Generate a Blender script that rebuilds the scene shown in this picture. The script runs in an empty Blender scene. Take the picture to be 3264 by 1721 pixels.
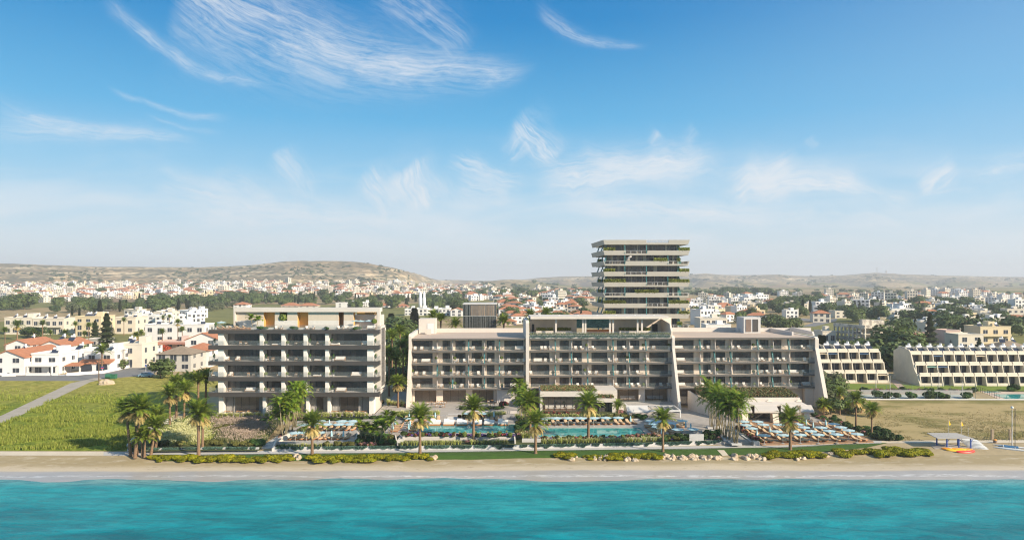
import bpy, bmesh, math, random
from mathutils import Vector, Matrix, noise
R = math.radians
sc = bpy.context.scene
COL = sc.collection
rnd = random.Random(7)
CAM_H, F, CX, HZ = 31.0, 2200.0, 1632.0, 897.0   # eye height, focal length and horizon measured on the photograph

# ------------------------------------------------------------------ mesh builder
class MB:
    def __init__(s): s.v = []; s.f = []; s.m = []
    def add(s, vs, fs, m=0):
        b = len(s.v); s.v += [tuple(v) for v in vs]
        s.f += [tuple(b + i for i in f) for f in fs]; s.m += [m] * len(fs)
        return s
    def box(s, x0, x1, y0, y1, z0, z1, m=0):
        return s.add([(x0,y0,z0),(x1,y0,z0),(x1,y1,z0),(x0,y1,z0),(x0,y0,z1),(x1,y0,z1),(x1,y1,z1),(x0,y1,z1)],
            [(0,3,2,1),(4,5,6,7),(0,1,5,4),(1,2,6,5),(2,3,7,6),(3,0,4,7)], m)
    def hexa(s, b, t, m=0):
        return s.add(list(b) + list(t), [(0,3,2,1),(4,5,6,7),(0,1,5,4),(1,2,6,5),(2,3,7,6),(3,0,4,7)], m)
    def prism(s, poly, z0, z1, m=0):
        n = len(poly)
        return s.add([(x,y,z0) for x,y in poly] + [(x,y,z1) for x,y in poly],
            [tuple(range(n-1,-1,-1)), tuple(range(n,2*n))] + [(i,(i+1)%n,(i+1)%n+n,i+n) for i in range(n)], m)
    def extr(s, prof, x0, x1, m=0):      # profile in (y,z) extruded along x
        n = len(prof)
        return s.add([(x0,y,z) for y,z in prof] + [(x1,y,z) for y,z in prof],
            [tuple(range(n)), tuple(range(2*n-1,n-1,-1))] + [(i+n,(i+1)%n+n,(i+1)%n,i) for i in range(n)], m)
    def tube(s, path, rad, n=6, m=0):
        path = [Vector(p) for p in path]
        if not isinstance(rad, (list, tuple)): rad = [rad] * len(path)
        vs = []; fs = []
        for i, p in enumerate(path):
            d = (path[min(i+1,len(path)-1)] - path[max(i-1,0)]).normalized()
            a = d.cross(Vector((0,0,1)) if abs(d.z) < .9 else Vector((1,0,0))).normalized(); b = d.cross(a)
            for k in range(n):
                t = 2*math.pi*k/n
                vs.append(p + (a*math.cos(t) + b*math.sin(t)) * rad[i])
        for i in range(len(path)-1):
            for k in range(n):
                fs.append((i*n+k, i*n+(k+1)%n, (i+1)*n+(k+1)%n, (i+1)*n+k))
        fs.append(tuple(range(n))[::-1]); fs.append(tuple((len(path)-1)*n+k for k in range(n)))
        return s.add(vs, fs, m)
    def lathe(s, prof, n=12, c=(0,0,0), m=0):   # prof: (r,z)
        vs = []; fs = []
        for r, z in prof:
            for k in range(n):
                t = 2*math.pi*k/n; vs.append((c[0]+r*math.cos(t), c[1]+r*math.sin(t), c[2]+z))
        for i in range(len(prof)-1):
            for k in range(n): fs.append((i*n+k, i*n+(k+1)%n, (i+1)*n+(k+1)%n, (i+1)*n+k))
        fs.append(tuple(range(n))[::-1]); fs.append(tuple((len(prof)-1)*n+k for k in range(n)))
        return s.add(vs, fs, m)
    def card(s, c, u, w, m=0):
        c = Vector(c); u = Vector(u); w = Vector(w)
        return s.add([c-u-w, c+u-w, c+u+w, c-u+w], [(0,1,2,3)], m)
    def ball(s, c, r, sub=1, m=0, jit=0.0, sq=(1,1,1), rn=None):
        bm = bmesh.new(); bmesh.ops.create_icosphere(bm, subdivisions=sub, radius=1)
        vs = []
        for v in bm.verts:
            k = 1 + (jit*((rn or rnd).random()-.5) if jit else 0)
            vs.append((c[0]+v.co.x*r*sq[0]*k, c[1]+v.co.y*r*sq[1]*k, c[2]+v.co.z*r*sq[2]*k))
        fs = [tuple(v.index for v in f.verts) for f in bm.faces]; bm.free()
        return s.add(vs, fs, m)
    def mesh(s, name, mats, smooth=False):
        me = bpy.data.meshes.new(name); me.from_pydata(s.v, [], s.f)
        for m in (mats if isinstance(mats, (list, tuple)) else [mats]): me.materials.append(m)
        if any(s.m): me.polygons.foreach_set('material_index', s.m)
        if smooth: me.polygons.foreach_set('use_smooth', [True]*len(me.polygons))
        me.update(); return me
    def build(s, name, mats, parent=None, smooth=False, loc=(0,0,0)):
        return obj(name, s.mesh(name, mats, smooth), parent, loc)

def obj(name, me, parent=None, loc=(0,0,0)):
    o = bpy.data.objects.new(name, me); COL.objects.link(o); o.location = loc
    if parent: o.parent = parent
    return o
def tag(o, label=None, cat=None, group=None, kind=None):
    for k, v in (('label',label),('category',cat),('group',group),('kind',kind)):
        if v: o[k] = v
    return o
def thing(name, label, cat, loc=(0,0,0), rz=0, group=None):
    o = bpy.data.objects.new(name, None); COL.objects.link(o); o.empty_display_size = .3
    o.location = loc; o.rotation_euler = (0,0,rz)
    return tag(o, label, cat, group)
def dup(root, loc, rz=0, label=None, group=None, scale=None):
    r = root.copy(); COL.objects.link(r); r.location = loc; r.rotation_euler = (0,0,rz)
    if label: r['label'] = label
    if group: r['group'] = group
    if scale: r.scale = scale if isinstance(scale,(tuple,list)) else (scale,)*3
    for ch in list(root.children):
        c = ch.copy(); COL.objects.link(c); c.parent = r
        for g in list(ch.children):
            d = g.copy(); COL.objects.link(d); d.parent = c
    return r
class Kind:      # first placement moves the prototype itself, later ones copy it
    def __init__(s, make): s.make = make; s.proto = None
    def put(s, loc, rz, label, group=None, scale=None):
        if s.proto is None:
            s.proto = r = s.make(); r.location = loc; r.rotation_euler = (0,0,rz); r['label'] = label
            if group: r['group'] = group
            if scale: r.scale = scale if isinstance(scale,(tuple,list)) else (scale,)*3
            return r
        return dup(s.proto, loc, rz, label, group, scale if scale else (1,1,1))
ORD = 'first second third fourth fifth sixth seventh eighth ninth tenth eleventh twelfth thirteenth fourteenth fifteenth sixteenth seventeenth eighteenth nineteenth twentieth'.split()
def nth(i):
    if i < 20: return ORD[i]
    t = (i+1)//10; T = 'x x twent thirt fort fift sixt sevent eight ninet'.split()[t]
    return T+'ieth' if (i+1)%10 == 0 else T+'y '+ORD[(i+1)%10-1]

# ------------------------------------------------------------------ node helpers
class NT:
    def __init__(s, tree): s.t = tree; s.n = tree.nodes; s.l = tree.links
    def node(s, ty, **kw):
        nd = s.n.new(ty)
        for k, v in kw.items():
            if k in nd.inputs.keys(): s.put(nd.inputs[k], v)
            else: setattr(nd, k, v)
        return nd
    def put(s, sock, v):
        if isinstance(v, E): s.l.new(v.s, sock)
        elif hasattr(v, 'is_output'): s.l.new(v, sock)
        else: sock.default_value = v
    def math(s, op, a, b=0.0, c=0.0):
        nd = s.n.new('ShaderNodeMath'); nd.operation = op
        s.put(nd.inputs[0], a); s.put(nd.inputs[1], b); s.put(nd.inputs[2], c)
        return E(s, nd.outputs[0])
    def noise(s, vec, scale, detail=4, rough=.55, dist=0.0):
        nd = s.n.new('ShaderNodeTexNoise'); s.put(nd.inputs['Vector'], vec)
        s.put(nd.inputs['Scale'], scale); nd.inputs['Detail'].default_value = detail
        nd.inputs['Roughness'].default_value = rough; nd.inputs['Distortion'].default_value = dist
        return E(s, nd.outputs[0])
    def voro(s, vec, scale, feat='F1', out='Distance', rand=1.0):
        nd = s.n.new('ShaderNodeTexVoronoi'); nd.feature = feat; s.put(nd.inputs['Vector'], vec)
        s.put(nd.inputs['Scale'], scale); nd.inputs['Randomness'].default_value = rand
        return E(s, nd.outputs[out])
    def xyz(s, vec):
        nd = s.n.new('ShaderNodeSeparateXYZ'); s.put(nd.inputs[0], vec)
        return [E(s, o) for o in nd.outputs]
    def comb(s, x, y, z):
        nd = s.n.new('ShaderNodeCombineXYZ')
        for i, v in enumerate((x,y,z)): s.put(nd.inputs[i], v)
        return E(s, nd.outputs[0])
    def mix(s, f, a, b, blend='MIX'):
        nd = s.n.new('ShaderNodeMix'); nd.data_type = 'RGBA'; nd.blend_type = blend
        s.put(nd.inputs[0], f)
        for k, v in ((6,a),(7,b)):
            if isinstance(v, tuple) and len(v) == 3: v = v + (1,)
            s.put(nd.inputs[k], v)
        return E(s, nd.outputs[2])
    def ss(s, x, a, b):
        nd = s.n.new('ShaderNodeMapRange'); nd.interpolation_type = 'SMOOTHSTEP'
        s.put(nd.inputs[0], x); nd.inputs[1].default_value = a; nd.inputs[2].default_value = b
        return E(s, nd.outputs[0])
    def lin(s, x, a, b, c=0.0, d=1.0):
        nd = s.n.new('ShaderNodeMapRange')
        s.put(nd.inputs[0], x)
        for i, v in enumerate((a,b,c,d)): nd.inputs[i+1].default_value = v
        return E(s, nd.outputs[0])
class E:
    def __init__(s, nt, sock): s.nt = nt; s.s = sock
    def __add__(s, o): return s.nt.math('ADD', s, o)
    __radd__ = __add__
    def __sub__(s, o): return s.nt.math('SUBTRACT', s, o)
    def __rsub__(s, o): return s.nt.math('SUBTRACT', o, s)
    def __mul__(s, o): return s.nt.math('MULTIPLY', s, o)
    __rmul__ = __mul__
    def __truediv__(s, o): return s.nt.math('DIVIDE', s, o)
    def __rtruediv__(s, o): return s.nt.math('DIVIDE', o, s)
    def exp(s): return s.nt.math('EXPONENT', s)
    def clamp(s, a=0.0, b=1.0): return s.nt.math('MINIMUM', s.nt.math('MAXIMUM', s, a), b)
    def max(s, o): return s.nt.math('MAXIMUM', s, o)
    def pow(s, p): return s.nt.math('POWER', s, p)
    def abs(s): return s.nt.math('ABSOLUTE', s)

def newmat(name):
    m = bpy.data.materials.new(name); m.use_nodes = True
    nt = NT(m.node_tree); b = m.node_tree.nodes['Principled BSDF']
    return m, nt, b
def objrand(nt): return E(nt, nt.n.new('ShaderNodeObjectInfo').outputs['Random'])
def geopos(nt): return E(nt, nt.n.new('ShaderNodeNewGeometry').outputs['Position'])
def isl(nt): return E(nt, nt.n.new('ShaderNodeNewGeometry').outputs['Random Per Island'])
def bump(nt, b, h, strength=.3, dist=.05):
    nd = nt.n.new('ShaderNodeBump'); nd.inputs['Strength'].default_value = strength; nd.inputs['Distance'].default_value = dist
    nt.put(nd.inputs['Height'], h); nt.l.new(nd.outputs[0], b.inputs['Normal'])
MATS = {}
def plain(name, col, rough=.7, var=.12, scale=1.2, spec=.3, metal=0.0, orand=0.0, bmp=0.0, bscale=8):
    """a weathered plain surface: base colour broken up by two scales of soft dirt"""
    if name in MATS: return MATS[name]
    m, nt, b = newmat(name); p = geopos(nt)
    n = nt.noise(p, scale, 5, .6) * .6 + nt.noise(p, scale*7, 3, .6) * .4
    k = nt.lin(n, .3, .7, 1-var, 1+var*.5)
    if orand: k = k * nt.lin(objrand(nt), 0, 1, 1-orand, 1+orand*.6)
    c = nt.mix(1.0, col, nt.comb(k,k,k), 'MULTIPLY')
    nt.put(b.inputs['Base Color'], c)
    b.inputs['Roughness'].default_value = rough; b.inputs['Specular IOR Level'].default_value = spec; b.inputs['Metallic'].default_value = metal
    if bmp: bump(nt, b, nt.noise(p, bscale, 4), bmp, .03)
    MATS[name] = m; return m
def foliage(name, c1, c2, c3=None, trans=.25, rough=.6, tip=None, orand=.25):
    """leaves: each leaf clump its own shade, some light through them"""
    if name in MATS: return MATS[name]
    m, nt, b = newmat(name); p = geopos(nt); i = isl(nt)
    f = nt.lin(nt.noise(p, 1.1, 3), .35, .65) * .5 + i * .5
    c = nt.mix(f.clamp(), c1, c2)
    if c3: c = nt.mix(nt.ss(nt.noise(p, 2.3, 2), .56, .66) * .8, c, c3)
    k = nt.lin(objrand(nt), 0, 1, 1-orand, 1+orand)
    c = nt.mix(1.0, c, nt.comb(k,k,k), 'MULTIPLY')
    nt.put(b.inputs['Base Color'], c); b.inputs['Roughness'].default_value = rough; b.inputs['Specular IOR Level'].default_value = .25
    if trans:
        tr = nt.n.new('ShaderNodeBsdfTranslucent'); nt.put(tr.inputs[0], c)
        mx = nt.n.new('ShaderNodeMixShader'); mx.inputs[0].default_value = trans
        nt.l.new(b.outputs[0], mx.inputs[1]); nt.l.new(tr.outputs[0], mx.inputs[2])
        nt.l.new(mx.outputs[0], m.node_tree.nodes['Material Output'].inputs[0])
    MATS[name] = m; return m
def glassmat(name, tint=(.03,.035,.04), clear=.35, rough=.03):
    if name in MATS: return MATS[name]
    m, nt, b = newmat(name)
    b.inputs['Base Color'].default_value = tint + (1,); b.inputs['Roughness'].default_value = rough
    b.inputs['Specular IOR Level'].default_value = .6
    t = nt.n.new('ShaderNodeBsdfTransparent'); mx = nt.n.new('ShaderNodeMixShader'); mx.inputs[0].default_value = clear
    nt.l.new(b.outputs[0], mx.inputs[1]); nt.l.new(t.outputs[0], mx.inputs[2])
    nt.l.new(mx.outputs[0], m.node_tree.nodes['Material Output'].inputs[0])
    MATS[name] = m; return m
white = plain('white_render', (.635,.58,.52), .75, .10, .5)
cream = plain('cream_render', (.76,.655,.545), .85, .14, .7, bmp=.15, bscale=3)
stone = plain('pale_stone', (.60,.555,.52), .8, .12, .8)
stone2 = plain('pale_concrete', (.56,.55,.535), .8, .14, .9)
grey = plain('dark_grey_metal', (.070,.066,.063), .5, .1, .3)
grey2 = plain('slab_grey', (.14,.132,.124), .6, .1, .4)
greyc = plain('grey_concrete', (.36,.355,.35), .85, .16, .7)
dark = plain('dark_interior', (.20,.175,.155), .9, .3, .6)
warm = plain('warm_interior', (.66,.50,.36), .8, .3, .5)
frame = plain('window_frame', (.05,.05,.05), .4, .05)
curtain = plain('curtain_cloth', (.60,.58,.55), .9, .2, 4)
pane = glassmat('window_glass', (.165,.155,.15), .58, .05)
paneclear = glassmat('clear_glass', (.12,.115,.11), .86)
railglass = glassmat('rail_glass', (.22,.26,.26), .84)
wood = plain('teak_wood', (.40,.22,.10), .6, .25, 3)
orangewood = plain('lounger_wood', (.52,.20,.07), .55, .2, 3)
beige = plain('beige_cushion', (.52,.365,.225), .9, .12, 2, orand=.10)
cushion = plain('white_cushion', (.78,.75,.70), .9, .08, 2)
paving = plain('stone_paving', (.42,.385,.35), .85, .22, .9, bmp=.2, bscale=3)
metalw = plain('white_metal', (.70,.70,.69), .4, .05)
tealm, _nt, _b = newmat('teal_mosaic')
_p = geopos(_nt); _v = _nt.voro(_p, 5.0, out='Color'); _x = _nt.xyz(_v)[0]
_nt.put(_b.inputs['Base Color'], _nt.mix(_x, (.015,.09,.10), (.09,.28,.27))); _b.inputs['Roughness'].default_value = .35

# ------------------------------------------------------------------ ground heights
def interp(tab, x):
    if x <= tab[0][0]: return tab[0][1]
    for (a, za), (b, zb) in zip(tab, tab[1:]):
        if x <= b: return za + (zb-za)*(x-a)/(b-a)
    return tab[-1][1]
NEAR = [(60,-2.5),(104,-.7),(109.2,0.0),(115,.9),(117.3,1.42),(122,1.5),(140,1.55),(152,1.6),(165,2.0),(200,3.0),(260,3.4),(400,4.4),(600,5.6),(900,7.3)]
LEFT_FAR = NEAR + [(1200,12),(1500,20),(1650,25),(1800,28)]
RIGHT_FAR = NEAR + [(1300,8.5),(2600,10)]
CREST = [(-400,845),(0,840),(60,841),(150,845),(300,850),(640,852),(720,849),(800,845),(870,838),(900,834),(960,832),(1090,832),(1160,838),(1250,853),(1320,869),(1370,886),(1400,893),
 (1450,892),(1520,895),(1600,895),(1650,893),(1720,885),(1800,881),(1890,880),(2190,876),(2250,871),(2300,876),(2400,877),(2480,875),(2560,880),(2680,878),(2740,873),(2790,869),(2870,874),(3000,878),(3264,883),(3700,880)]
def sstep(x, a, b):
    t = min(1, max(0, (x-a)/(b-a))); return t*t*(3-2*t)
def ground(x, y):
    if y <= 900: return interp(NEAR, y)
    t = x / y
    w = sstep(t, -.17, -.09)          # 0 on the mesa side, 1 on the wide plain side
    base = interp(LEFT_FAR, y)*(1-w) + interp(RIGHT_FAR, y)*w
    foot = 1700*(1-w) + 2500*w; top = 2350*(1-w) + 4300*w
    cz = CAM_H + (HZ - interp(CREST, CX + F*t)) / F * top
    k = (y-foot)/(top-foot)
    if k > 0:
        s = sstep(k, 0, 1)
        wob = noise.fractal(Vector((x*.004, y*.004, 3.3)), 1.0, 2.1, 5)
        rav = abs(noise.fractal(Vector((x*.0028+8, y*.0009, 1.7)), 1.0, 2.0, 4))
        amp = min(1, k*3) * max(0, 1-k) * 2.2
        z = base + (cz-base)*s + amp*(wob*9 - rav*44*(1+.6*w)) * (.6+.8*w)
        if k > 1: z = base + (cz-base) * (1 - .10*min(1,(k-1)*2))
        if k > .8: z += noise.fractal(Vector((x*.02,y*.02,0)),1,2,3)*1.2
        base = z
    d2 = ((x+2)/160)**2 + ((y-2450)/260)**2          # small dark hill in the gap
    if d2 < 6: base += 28*math.exp(-d2)
    return base
def hit(px, py):
    """the place on the ground that the photograph shows at this pixel"""
    dx, dz = (px-CX)/F, (HZ-py)/F
    y = 100.0; prev = None
    while y < 4600:
        g = CAM_H + dz*y - ground(dx*y, y)
        if g < 0:
            if prev:
                a, b = prev, y
                for _ in range(24):
                    c = (a+b)/2
                    if CAM_H + dz*c - ground(dx*c, c) < 0: b = c
                    else: a = c
                y = b
            return Vector((dx*y, y, ground(dx*y, y)))
        prev = y; y *= 1.01
    return None
def G(px, py, z):
    y = F*(CAM_H - z)/(py - HZ); return Vector(((px-CX)/F*y, y, z))
def P(px, py, y): return Vector(((px-CX)/F*y, y, CAM_H-(py-HZ)/F*y))
def X(px, y): return (px-CX)/F*y
# ------------------------------------------------------------------ camera, sun, sky
cam = bpy.data.cameras.new('camera'); co = bpy.data.objects.new('camera', cam); COL.objects.link(co)
co.location = (0,0,CAM_H); co.rotation_euler = (R(90),0,0)
cam.sensor_width = 36; cam.lens = F/3264*36; cam.shift_y = (HZ-860.5)/3264; cam.clip_start = .5; cam.clip_end = 20000
sc.camera = co
SUN_EL = R(27); sd = Vector((.83,-.56,0)).normalized()*math.cos(SUN_EL); sd.z = math.sin(SUN_EL)
sl = bpy.data.lights.new('sun','SUN'); sl.energy = 5.0; sl.angle = R(.55); sl.color = (1,.86,.67)
so = bpy.data.objects.new('sun', sl); COL.objects.link(so); so.rotation_euler = sd.to_track_quat('Z','Y').to_euler(); so.location = (60,-40,120)
w = bpy.data.worlds.new('World'); sc.world = w; w.use_nodes = True
nt = NT(w.node_tree); bg = w.node_tree.nodes['Background']
sky = nt.n.new('ShaderNodeTexSky'); sky.sky_type = 'NISHITA'; sky.sun_disc = False
sky.sun_elevation = SUN_EL; sky.sun_rotation = math.atan2(sd.x, sd.y); sky.altitude = 0; sky.air_density = 1.0; sky.dust_density = 1.0; sky.ozone_density = 2.0
tc = nt.n.new('ShaderNodeTexCoord'); d = E(nt, tc.outputs['Generated'])
dx, dy, dz = nt.xyz(d)
front = nt.ss(dy, .05, .25); yy = dy.max(.12)
U = dx/yy; V = dz/yy
el = nt.math('ARCSINE', dz.clamp(-1,1))
# air: milky horizon, deep blue above; unseen zenith paled to cut blue ambient light
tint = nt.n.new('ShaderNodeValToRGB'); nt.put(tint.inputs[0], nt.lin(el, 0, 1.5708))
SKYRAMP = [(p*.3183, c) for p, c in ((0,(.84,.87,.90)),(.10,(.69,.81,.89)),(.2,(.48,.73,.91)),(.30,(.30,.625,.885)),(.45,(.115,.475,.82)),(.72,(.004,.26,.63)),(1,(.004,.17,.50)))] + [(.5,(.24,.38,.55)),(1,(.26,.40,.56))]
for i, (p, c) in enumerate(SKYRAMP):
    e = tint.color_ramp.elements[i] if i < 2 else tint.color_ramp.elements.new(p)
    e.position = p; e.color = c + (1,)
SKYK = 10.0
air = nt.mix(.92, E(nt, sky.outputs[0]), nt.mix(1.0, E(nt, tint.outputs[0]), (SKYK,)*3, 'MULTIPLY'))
# brighter, paler towards the sun's side
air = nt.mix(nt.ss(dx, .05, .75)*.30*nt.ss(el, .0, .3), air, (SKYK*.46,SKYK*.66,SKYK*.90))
SPEC = []
def stroke(*a, **k): SPEC.append((a, k))
PAR = ['CL','U','V','W0','W1','ax','ay','cx','cy','L','sag','w0','w1','k','fine','ang','wr','lo','hi','e0','e1','sx','sy']
gt = bpy.data.node_groups.new('cirrus_streak', 'ShaderNodeTree')
for q_ in PAR: gt.interface.new_socket(q_, in_out='INPUT', socket_type='NodeSocketFloat')
gt.interface.new_socket('out', in_out='OUTPUT', socket_type='NodeSocketFloat')
g = NT(gt); gi = gt.nodes.new('NodeGroupInput'); go = gt.nodes.new('NodeGroupOutput')
I = {q_: E(g, gi.outputs[q_]) for q_ in PAR}
def gss(x, a, b):
    nd = g.n.new('ShaderNodeMapRange'); nd.interpolation_type = 'SMOOTHSTEP'
    g.put(nd.inputs[0], x); g.put(nd.inputs[1], a); g.put(nd.inputs[2], b); return E(g, nd.outputs[0])
tie = I['CL']*1e-7                      # keeps the streaks evaluated one after the other
gu = I['U'] + I['W0']*I['wr'] - (tie + I['ax']); gv = I['V'] + I['W1']*I['wr'] - (tie + I['ay'])
gs = (gu*I['cx'] + gv*I['cy'])/I['L']; gtt = gv*I['cx'] - gu*I['cy'] + (gs*(1-gs))*I['sag']
gq = gtt/(I['w0'] + (I['w1']-I['w0'])*gs.clamp(0,1))
gm = (gq*gq*-1).exp() * gss(gs, 0.0, I['e0']) * (1-gss(gs, 1-I['e1'], 1.0))
fs = gs*I['L'] + gtt*I['ang']
f1 = g.noise(g.comb(fs*I['fine']*.36, gtt*I['fine']*1.5 + fs*I['ang']*6, I['sx']), 1.0, 6, .72, .7)
f2 = g.noise(g.comb(fs*I['fine']*.22, gtt*I['fine']*5.0, I['sy']+5), 1.0, 4, .65)
gr = (gm * gss(f1*.62+f2*.38, I['lo']-.06, I['hi']+.06)) * I['k']
g.put(go.inputs[0], 1 - (1-I['CL'])*(1-gr.clamp(0,1)))
def draw(CL, W, x0, y0, x1, y1, sag, w0, w1, k, fine=26, ang=0.0, wr=.05, lo=.42, hi=.72, e0=.25, e1=.25):
    """one cirrus streak between two directions in the sky"""
    a = Vector(((x0-CX)/F, (HZ-y0)/F)); b = Vector(((x1-CX)/F, (HZ-y1)/F)); L = (b-a).length; c = (b-a)/L
    nd = nt.n.new('ShaderNodeGroup'); nd.node_tree = gt
    for n_, v_ in zip(PAR, (CL,U,V,W[0],W[1],a.x,a.y,c.x,c.y,L,4*sag/F,w0/F,w1/F,k,fine,ang,wr,lo,hi,e0,e1,x0*.01,y0*.01)): nt.put(nd.inputs[n_], v_)
    return E(nt, nd.outputs[0])
stroke(560,-90,1720,225,120,175,26,.95,fine=44,ang=-.12,lo=.36,hi=.70,e0=.06,e1=.12,wr=.03)
stroke(900,150,1600,212,30,60,18,.6,fine=40)
stroke(1180,-60,1500,190,-20,60,60,.75,fine=44,ang=-.2,lo=.40,wr=.03)
stroke(300,-20,930,268,70,26,10,.75,fine=60,lo=.35,hi=.7)
stroke(600,130,720,150,0,10,8,.35,fine=60)
stroke(-60,320,660,440,40,34,16,.75,fine=50,lo=.36,hi=.70)
stroke(-100,400,560,425,10,40,22,.55,fine=40,lo=.36,hi=.70)
stroke(320,272,760,360,32,7,12,.45,fine=60,lo=.3,hi=.65)
stroke(460,372,720,412,12,6,10,.3,fine=60,lo=.3)
stroke(1690,0,2080,150,40,30,8,.65,fine=55,lo=.36,hi=.68)
stroke(1650,360,1800,520,10,54,46,.95,fine=68,wr=.10,lo=0.38,hi=.62)
stroke(1600,500,1690,430,0,34,34,.75,fine=44,wr=.10,lo=.42,hi=.64)
stroke(1160,540,1290,660,0,44,64,.9,fine=49,ang=.5,wr=.09,lo=0.38,hi=.62)
stroke(1290,520,1390,650,0,60,54,1.0,fine=45,ang=.6,wr=.10,lo=0.34,hi=.58)
stroke(1400,540,1450,650,0,26,24,.6,fine=53,wr=.09,lo=0.44)
stroke(1430,470,1700,610,20,40,34,.85,fine=68,wr=.09,lo=0.38,hi=.64)
stroke(1680,600,2330,530,-20,80,40,1.0,fine=49,ang=.3,wr=.11,lo=0.34,hi=.60)
stroke(1760,640,2500,690,10,48,24,.9,fine=45,wr=.06,lo=0.34,hi=.62)
stroke(2280,620,2560,510,0,54,38,1.0,fine=53,ang=.3,wr=.10,lo=0.36,hi=.60)
stroke(2340,590,2820,610,-10,54,30,1.0,fine=53,wr=.08,lo=0.33,hi=.58)
stroke(2050,470,2090,430,0,16,22,.6,fine=40,wr=.07,lo=.36)
stroke(2170,470,2220,410,0,14,20,.6,fine=40,wr=.07,lo=.36)
stroke(2570,440,2610,480,6,14,12,.55,fine=40,wr=.05,lo=.32)
stroke(2920,600,3060,525,0,32,34,.95,fine=41,wr=.07,lo=0.36,hi=.58)
stroke(3080,570,3400,480,0,30,30,.7,fine=49,wr=.08,lo=0.42)
stroke(2900,620,3140,590,0,12,12,.5,fine=57,wr=.06,lo=0.40)
stroke(480,570,760,640,0,56,46,.7,fine=45,wr=.09,lo=0.36,hi=.66)
stroke(500,620,1400,720,10,64,54,.8,fine=34,wr=.07,lo=0.34,hi=.66)
stroke(880,470,1010,640,10,40,46,.6,fine=57,ang=.4,wr=.10,lo=0.36,hi=.62)
stroke(1440,560,1640,640,10,50,40,.7,fine=53,ang=.3,wr=.10,lo=0.36,hi=.62)
stroke(1850,480,2250,560,20,40,50,.7,fine=57,ang=.2,wr=.11,lo=0.36,hi=.62)
stroke(2380,500,2520,640,-10,40,46,.7,fine=49,ang=.5,wr=.10,lo=0.36,hi=.62)
stroke(2620,560,2960,640,10,34,30,.6,fine=49,ang=.1,wr=.08,lo=0.36,hi=.62)
stroke(2050,660,3000,720,0,40,40,.6,fine=34,wr=.06,lo=0.34,hi=.64)
stroke(640,540,900,660,0,50,50,.5,fine=41,ang=.2,wr=.10,lo=0.36,hi=.64)
KB = .065
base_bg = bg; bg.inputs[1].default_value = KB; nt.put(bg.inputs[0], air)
shader = bg.outputs[0]
def step(x, a, b): return nt.math('GREATER_THAN', x, a) * nt.math('LESS_THAN', x, b)
XE = [-600, 480, 760, 1130, 1500, 1820, 2300, 2860, 3900]
for i in range(len(XE)-1):
    for ya, yb in ((-400, 310), (310, 897)):
        ins = []
        for a_, k_ in SPEC:
            m_ = 2.3*max(a_[5], a_[6]) + abs(a_[4]) + k_.get('wr', .05)*F*.16
            if min(a_[0],a_[2])-m_ < XE[i+1] and max(a_[0],a_[2])+m_ > XE[i] and min(a_[1],a_[3])-m_ < yb and max(a_[1],a_[3])+m_ > ya: ins.append((a_, k_))
        if not ins and yb < 400: continue
        wx = step(U, (XE[i]-CX)/F, (XE[i+1]-CX)/F) * step(V, (HZ-yb)/F, (HZ-ya)/F) * nt.math('GREATER_THAN', dy, .2)
        if yb > 400:
            bnd = nt.noise(nt.comb(U*2.2, V*9, 2), 1.6, 5, .6, .6)
            cl = nt.ss(bnd, .40, .72) * nt.ss(V, .02, .07) * (1-nt.ss(V, .10, .23)) * .55
        else: cl = V*0.0001
        W = (nt.noise(nt.comb(U*3, V*3, 0), 2.0, 4) - .5, nt.noise(nt.comb(U*3+9, V*3, 4), 2.0, 4) - .5)
        for a_, k_ in ins: cl = draw(cl, W, *a_, **k_)
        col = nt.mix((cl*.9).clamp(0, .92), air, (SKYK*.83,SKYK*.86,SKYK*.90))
        b2 = nt.n.new('ShaderNodeBackground'); nt.put(b2.inputs[0], col); b2.inputs[1].default_value = KB
        mx = nt.n.new('ShaderNodeMixShader'); nt.put(mx.inputs[0], wx)
        nt.l.new(shader, mx.inputs[1]); nt.l.new(b2.outputs[0], mx.inputs[2]); shader = mx.outputs[0]
nt.l.new(shader, w.node_tree.nodes['World Output'].inputs[0])
w.cycles.sampling_method = 'MANUAL'; w.cycles.sample_map_resolution = 256
sc.view_settings.view_transform = 'Standard'; sc.view_settings.look = 'None'; sc.view_settings.gamma = 1; sc.view_settings.exposure = .64
sc.cycles.use_denoising = True; sc.cycles.adaptive_threshold = .012; sc.cycles.filter_width = 1.15; sc.cycles.max_bounces = 8; sc.cycles.transparent_max_bounces = 16; sc.cycles.volume_bounces = 0
sc.cycles.sample_clamp_indirect = 6; sc.cycles.volume_step_rate = 4; sc.cycles.caustics_reflective = False; sc.cycles.caustics_refractive = False

# ------------------------------------------------------------------ terrain: one sheet out to the hills
ys = sorted(set([y for y,_ in NEAR] + [-40] + [104+k*4 for k in range(0,40)]))
y = 270
while y < 900: ys.append(y); y *= 1.03
while y < 1600: ys.append(y); y *= 1.02
while y < 4700: ys.append(y); y *= 1.011
ys += [5000]; ys = sorted(set(ys))
NC = 220
mb = MB()
for y in ys:
    wd = .95*max(y, 130) + 60
    for i in range(NC+1):
        x = (i/NC*2-1)*wd
        mb.v.append((x, y, ground(x, y)))
for j in range(len(ys)-1):
    for i in range(NC):
        a = j*(NC+1)+i; mb.f.append((a, a+1, a+NC+2, a+NC+1)); mb.m.append(0)
tm, nt, b = newmat('land'); p = geopos(nt); px, py, pz = nt.xyz(p)
flat = nt.comb(px, py*.6, 0)
patch = nt.voro(nt.comb(px*.006+nt.noise(p,.01,2)*.3, py*.0035, 0), 1.0, out='Color'); p0, p1, p2 = nt.xyz(patch)
n1 = nt.noise(p, .05, 6, .68); n2 = nt.noise(p, .4, 5, .6); n3 = nt.noise(p, .012, 5, .6)
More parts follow.
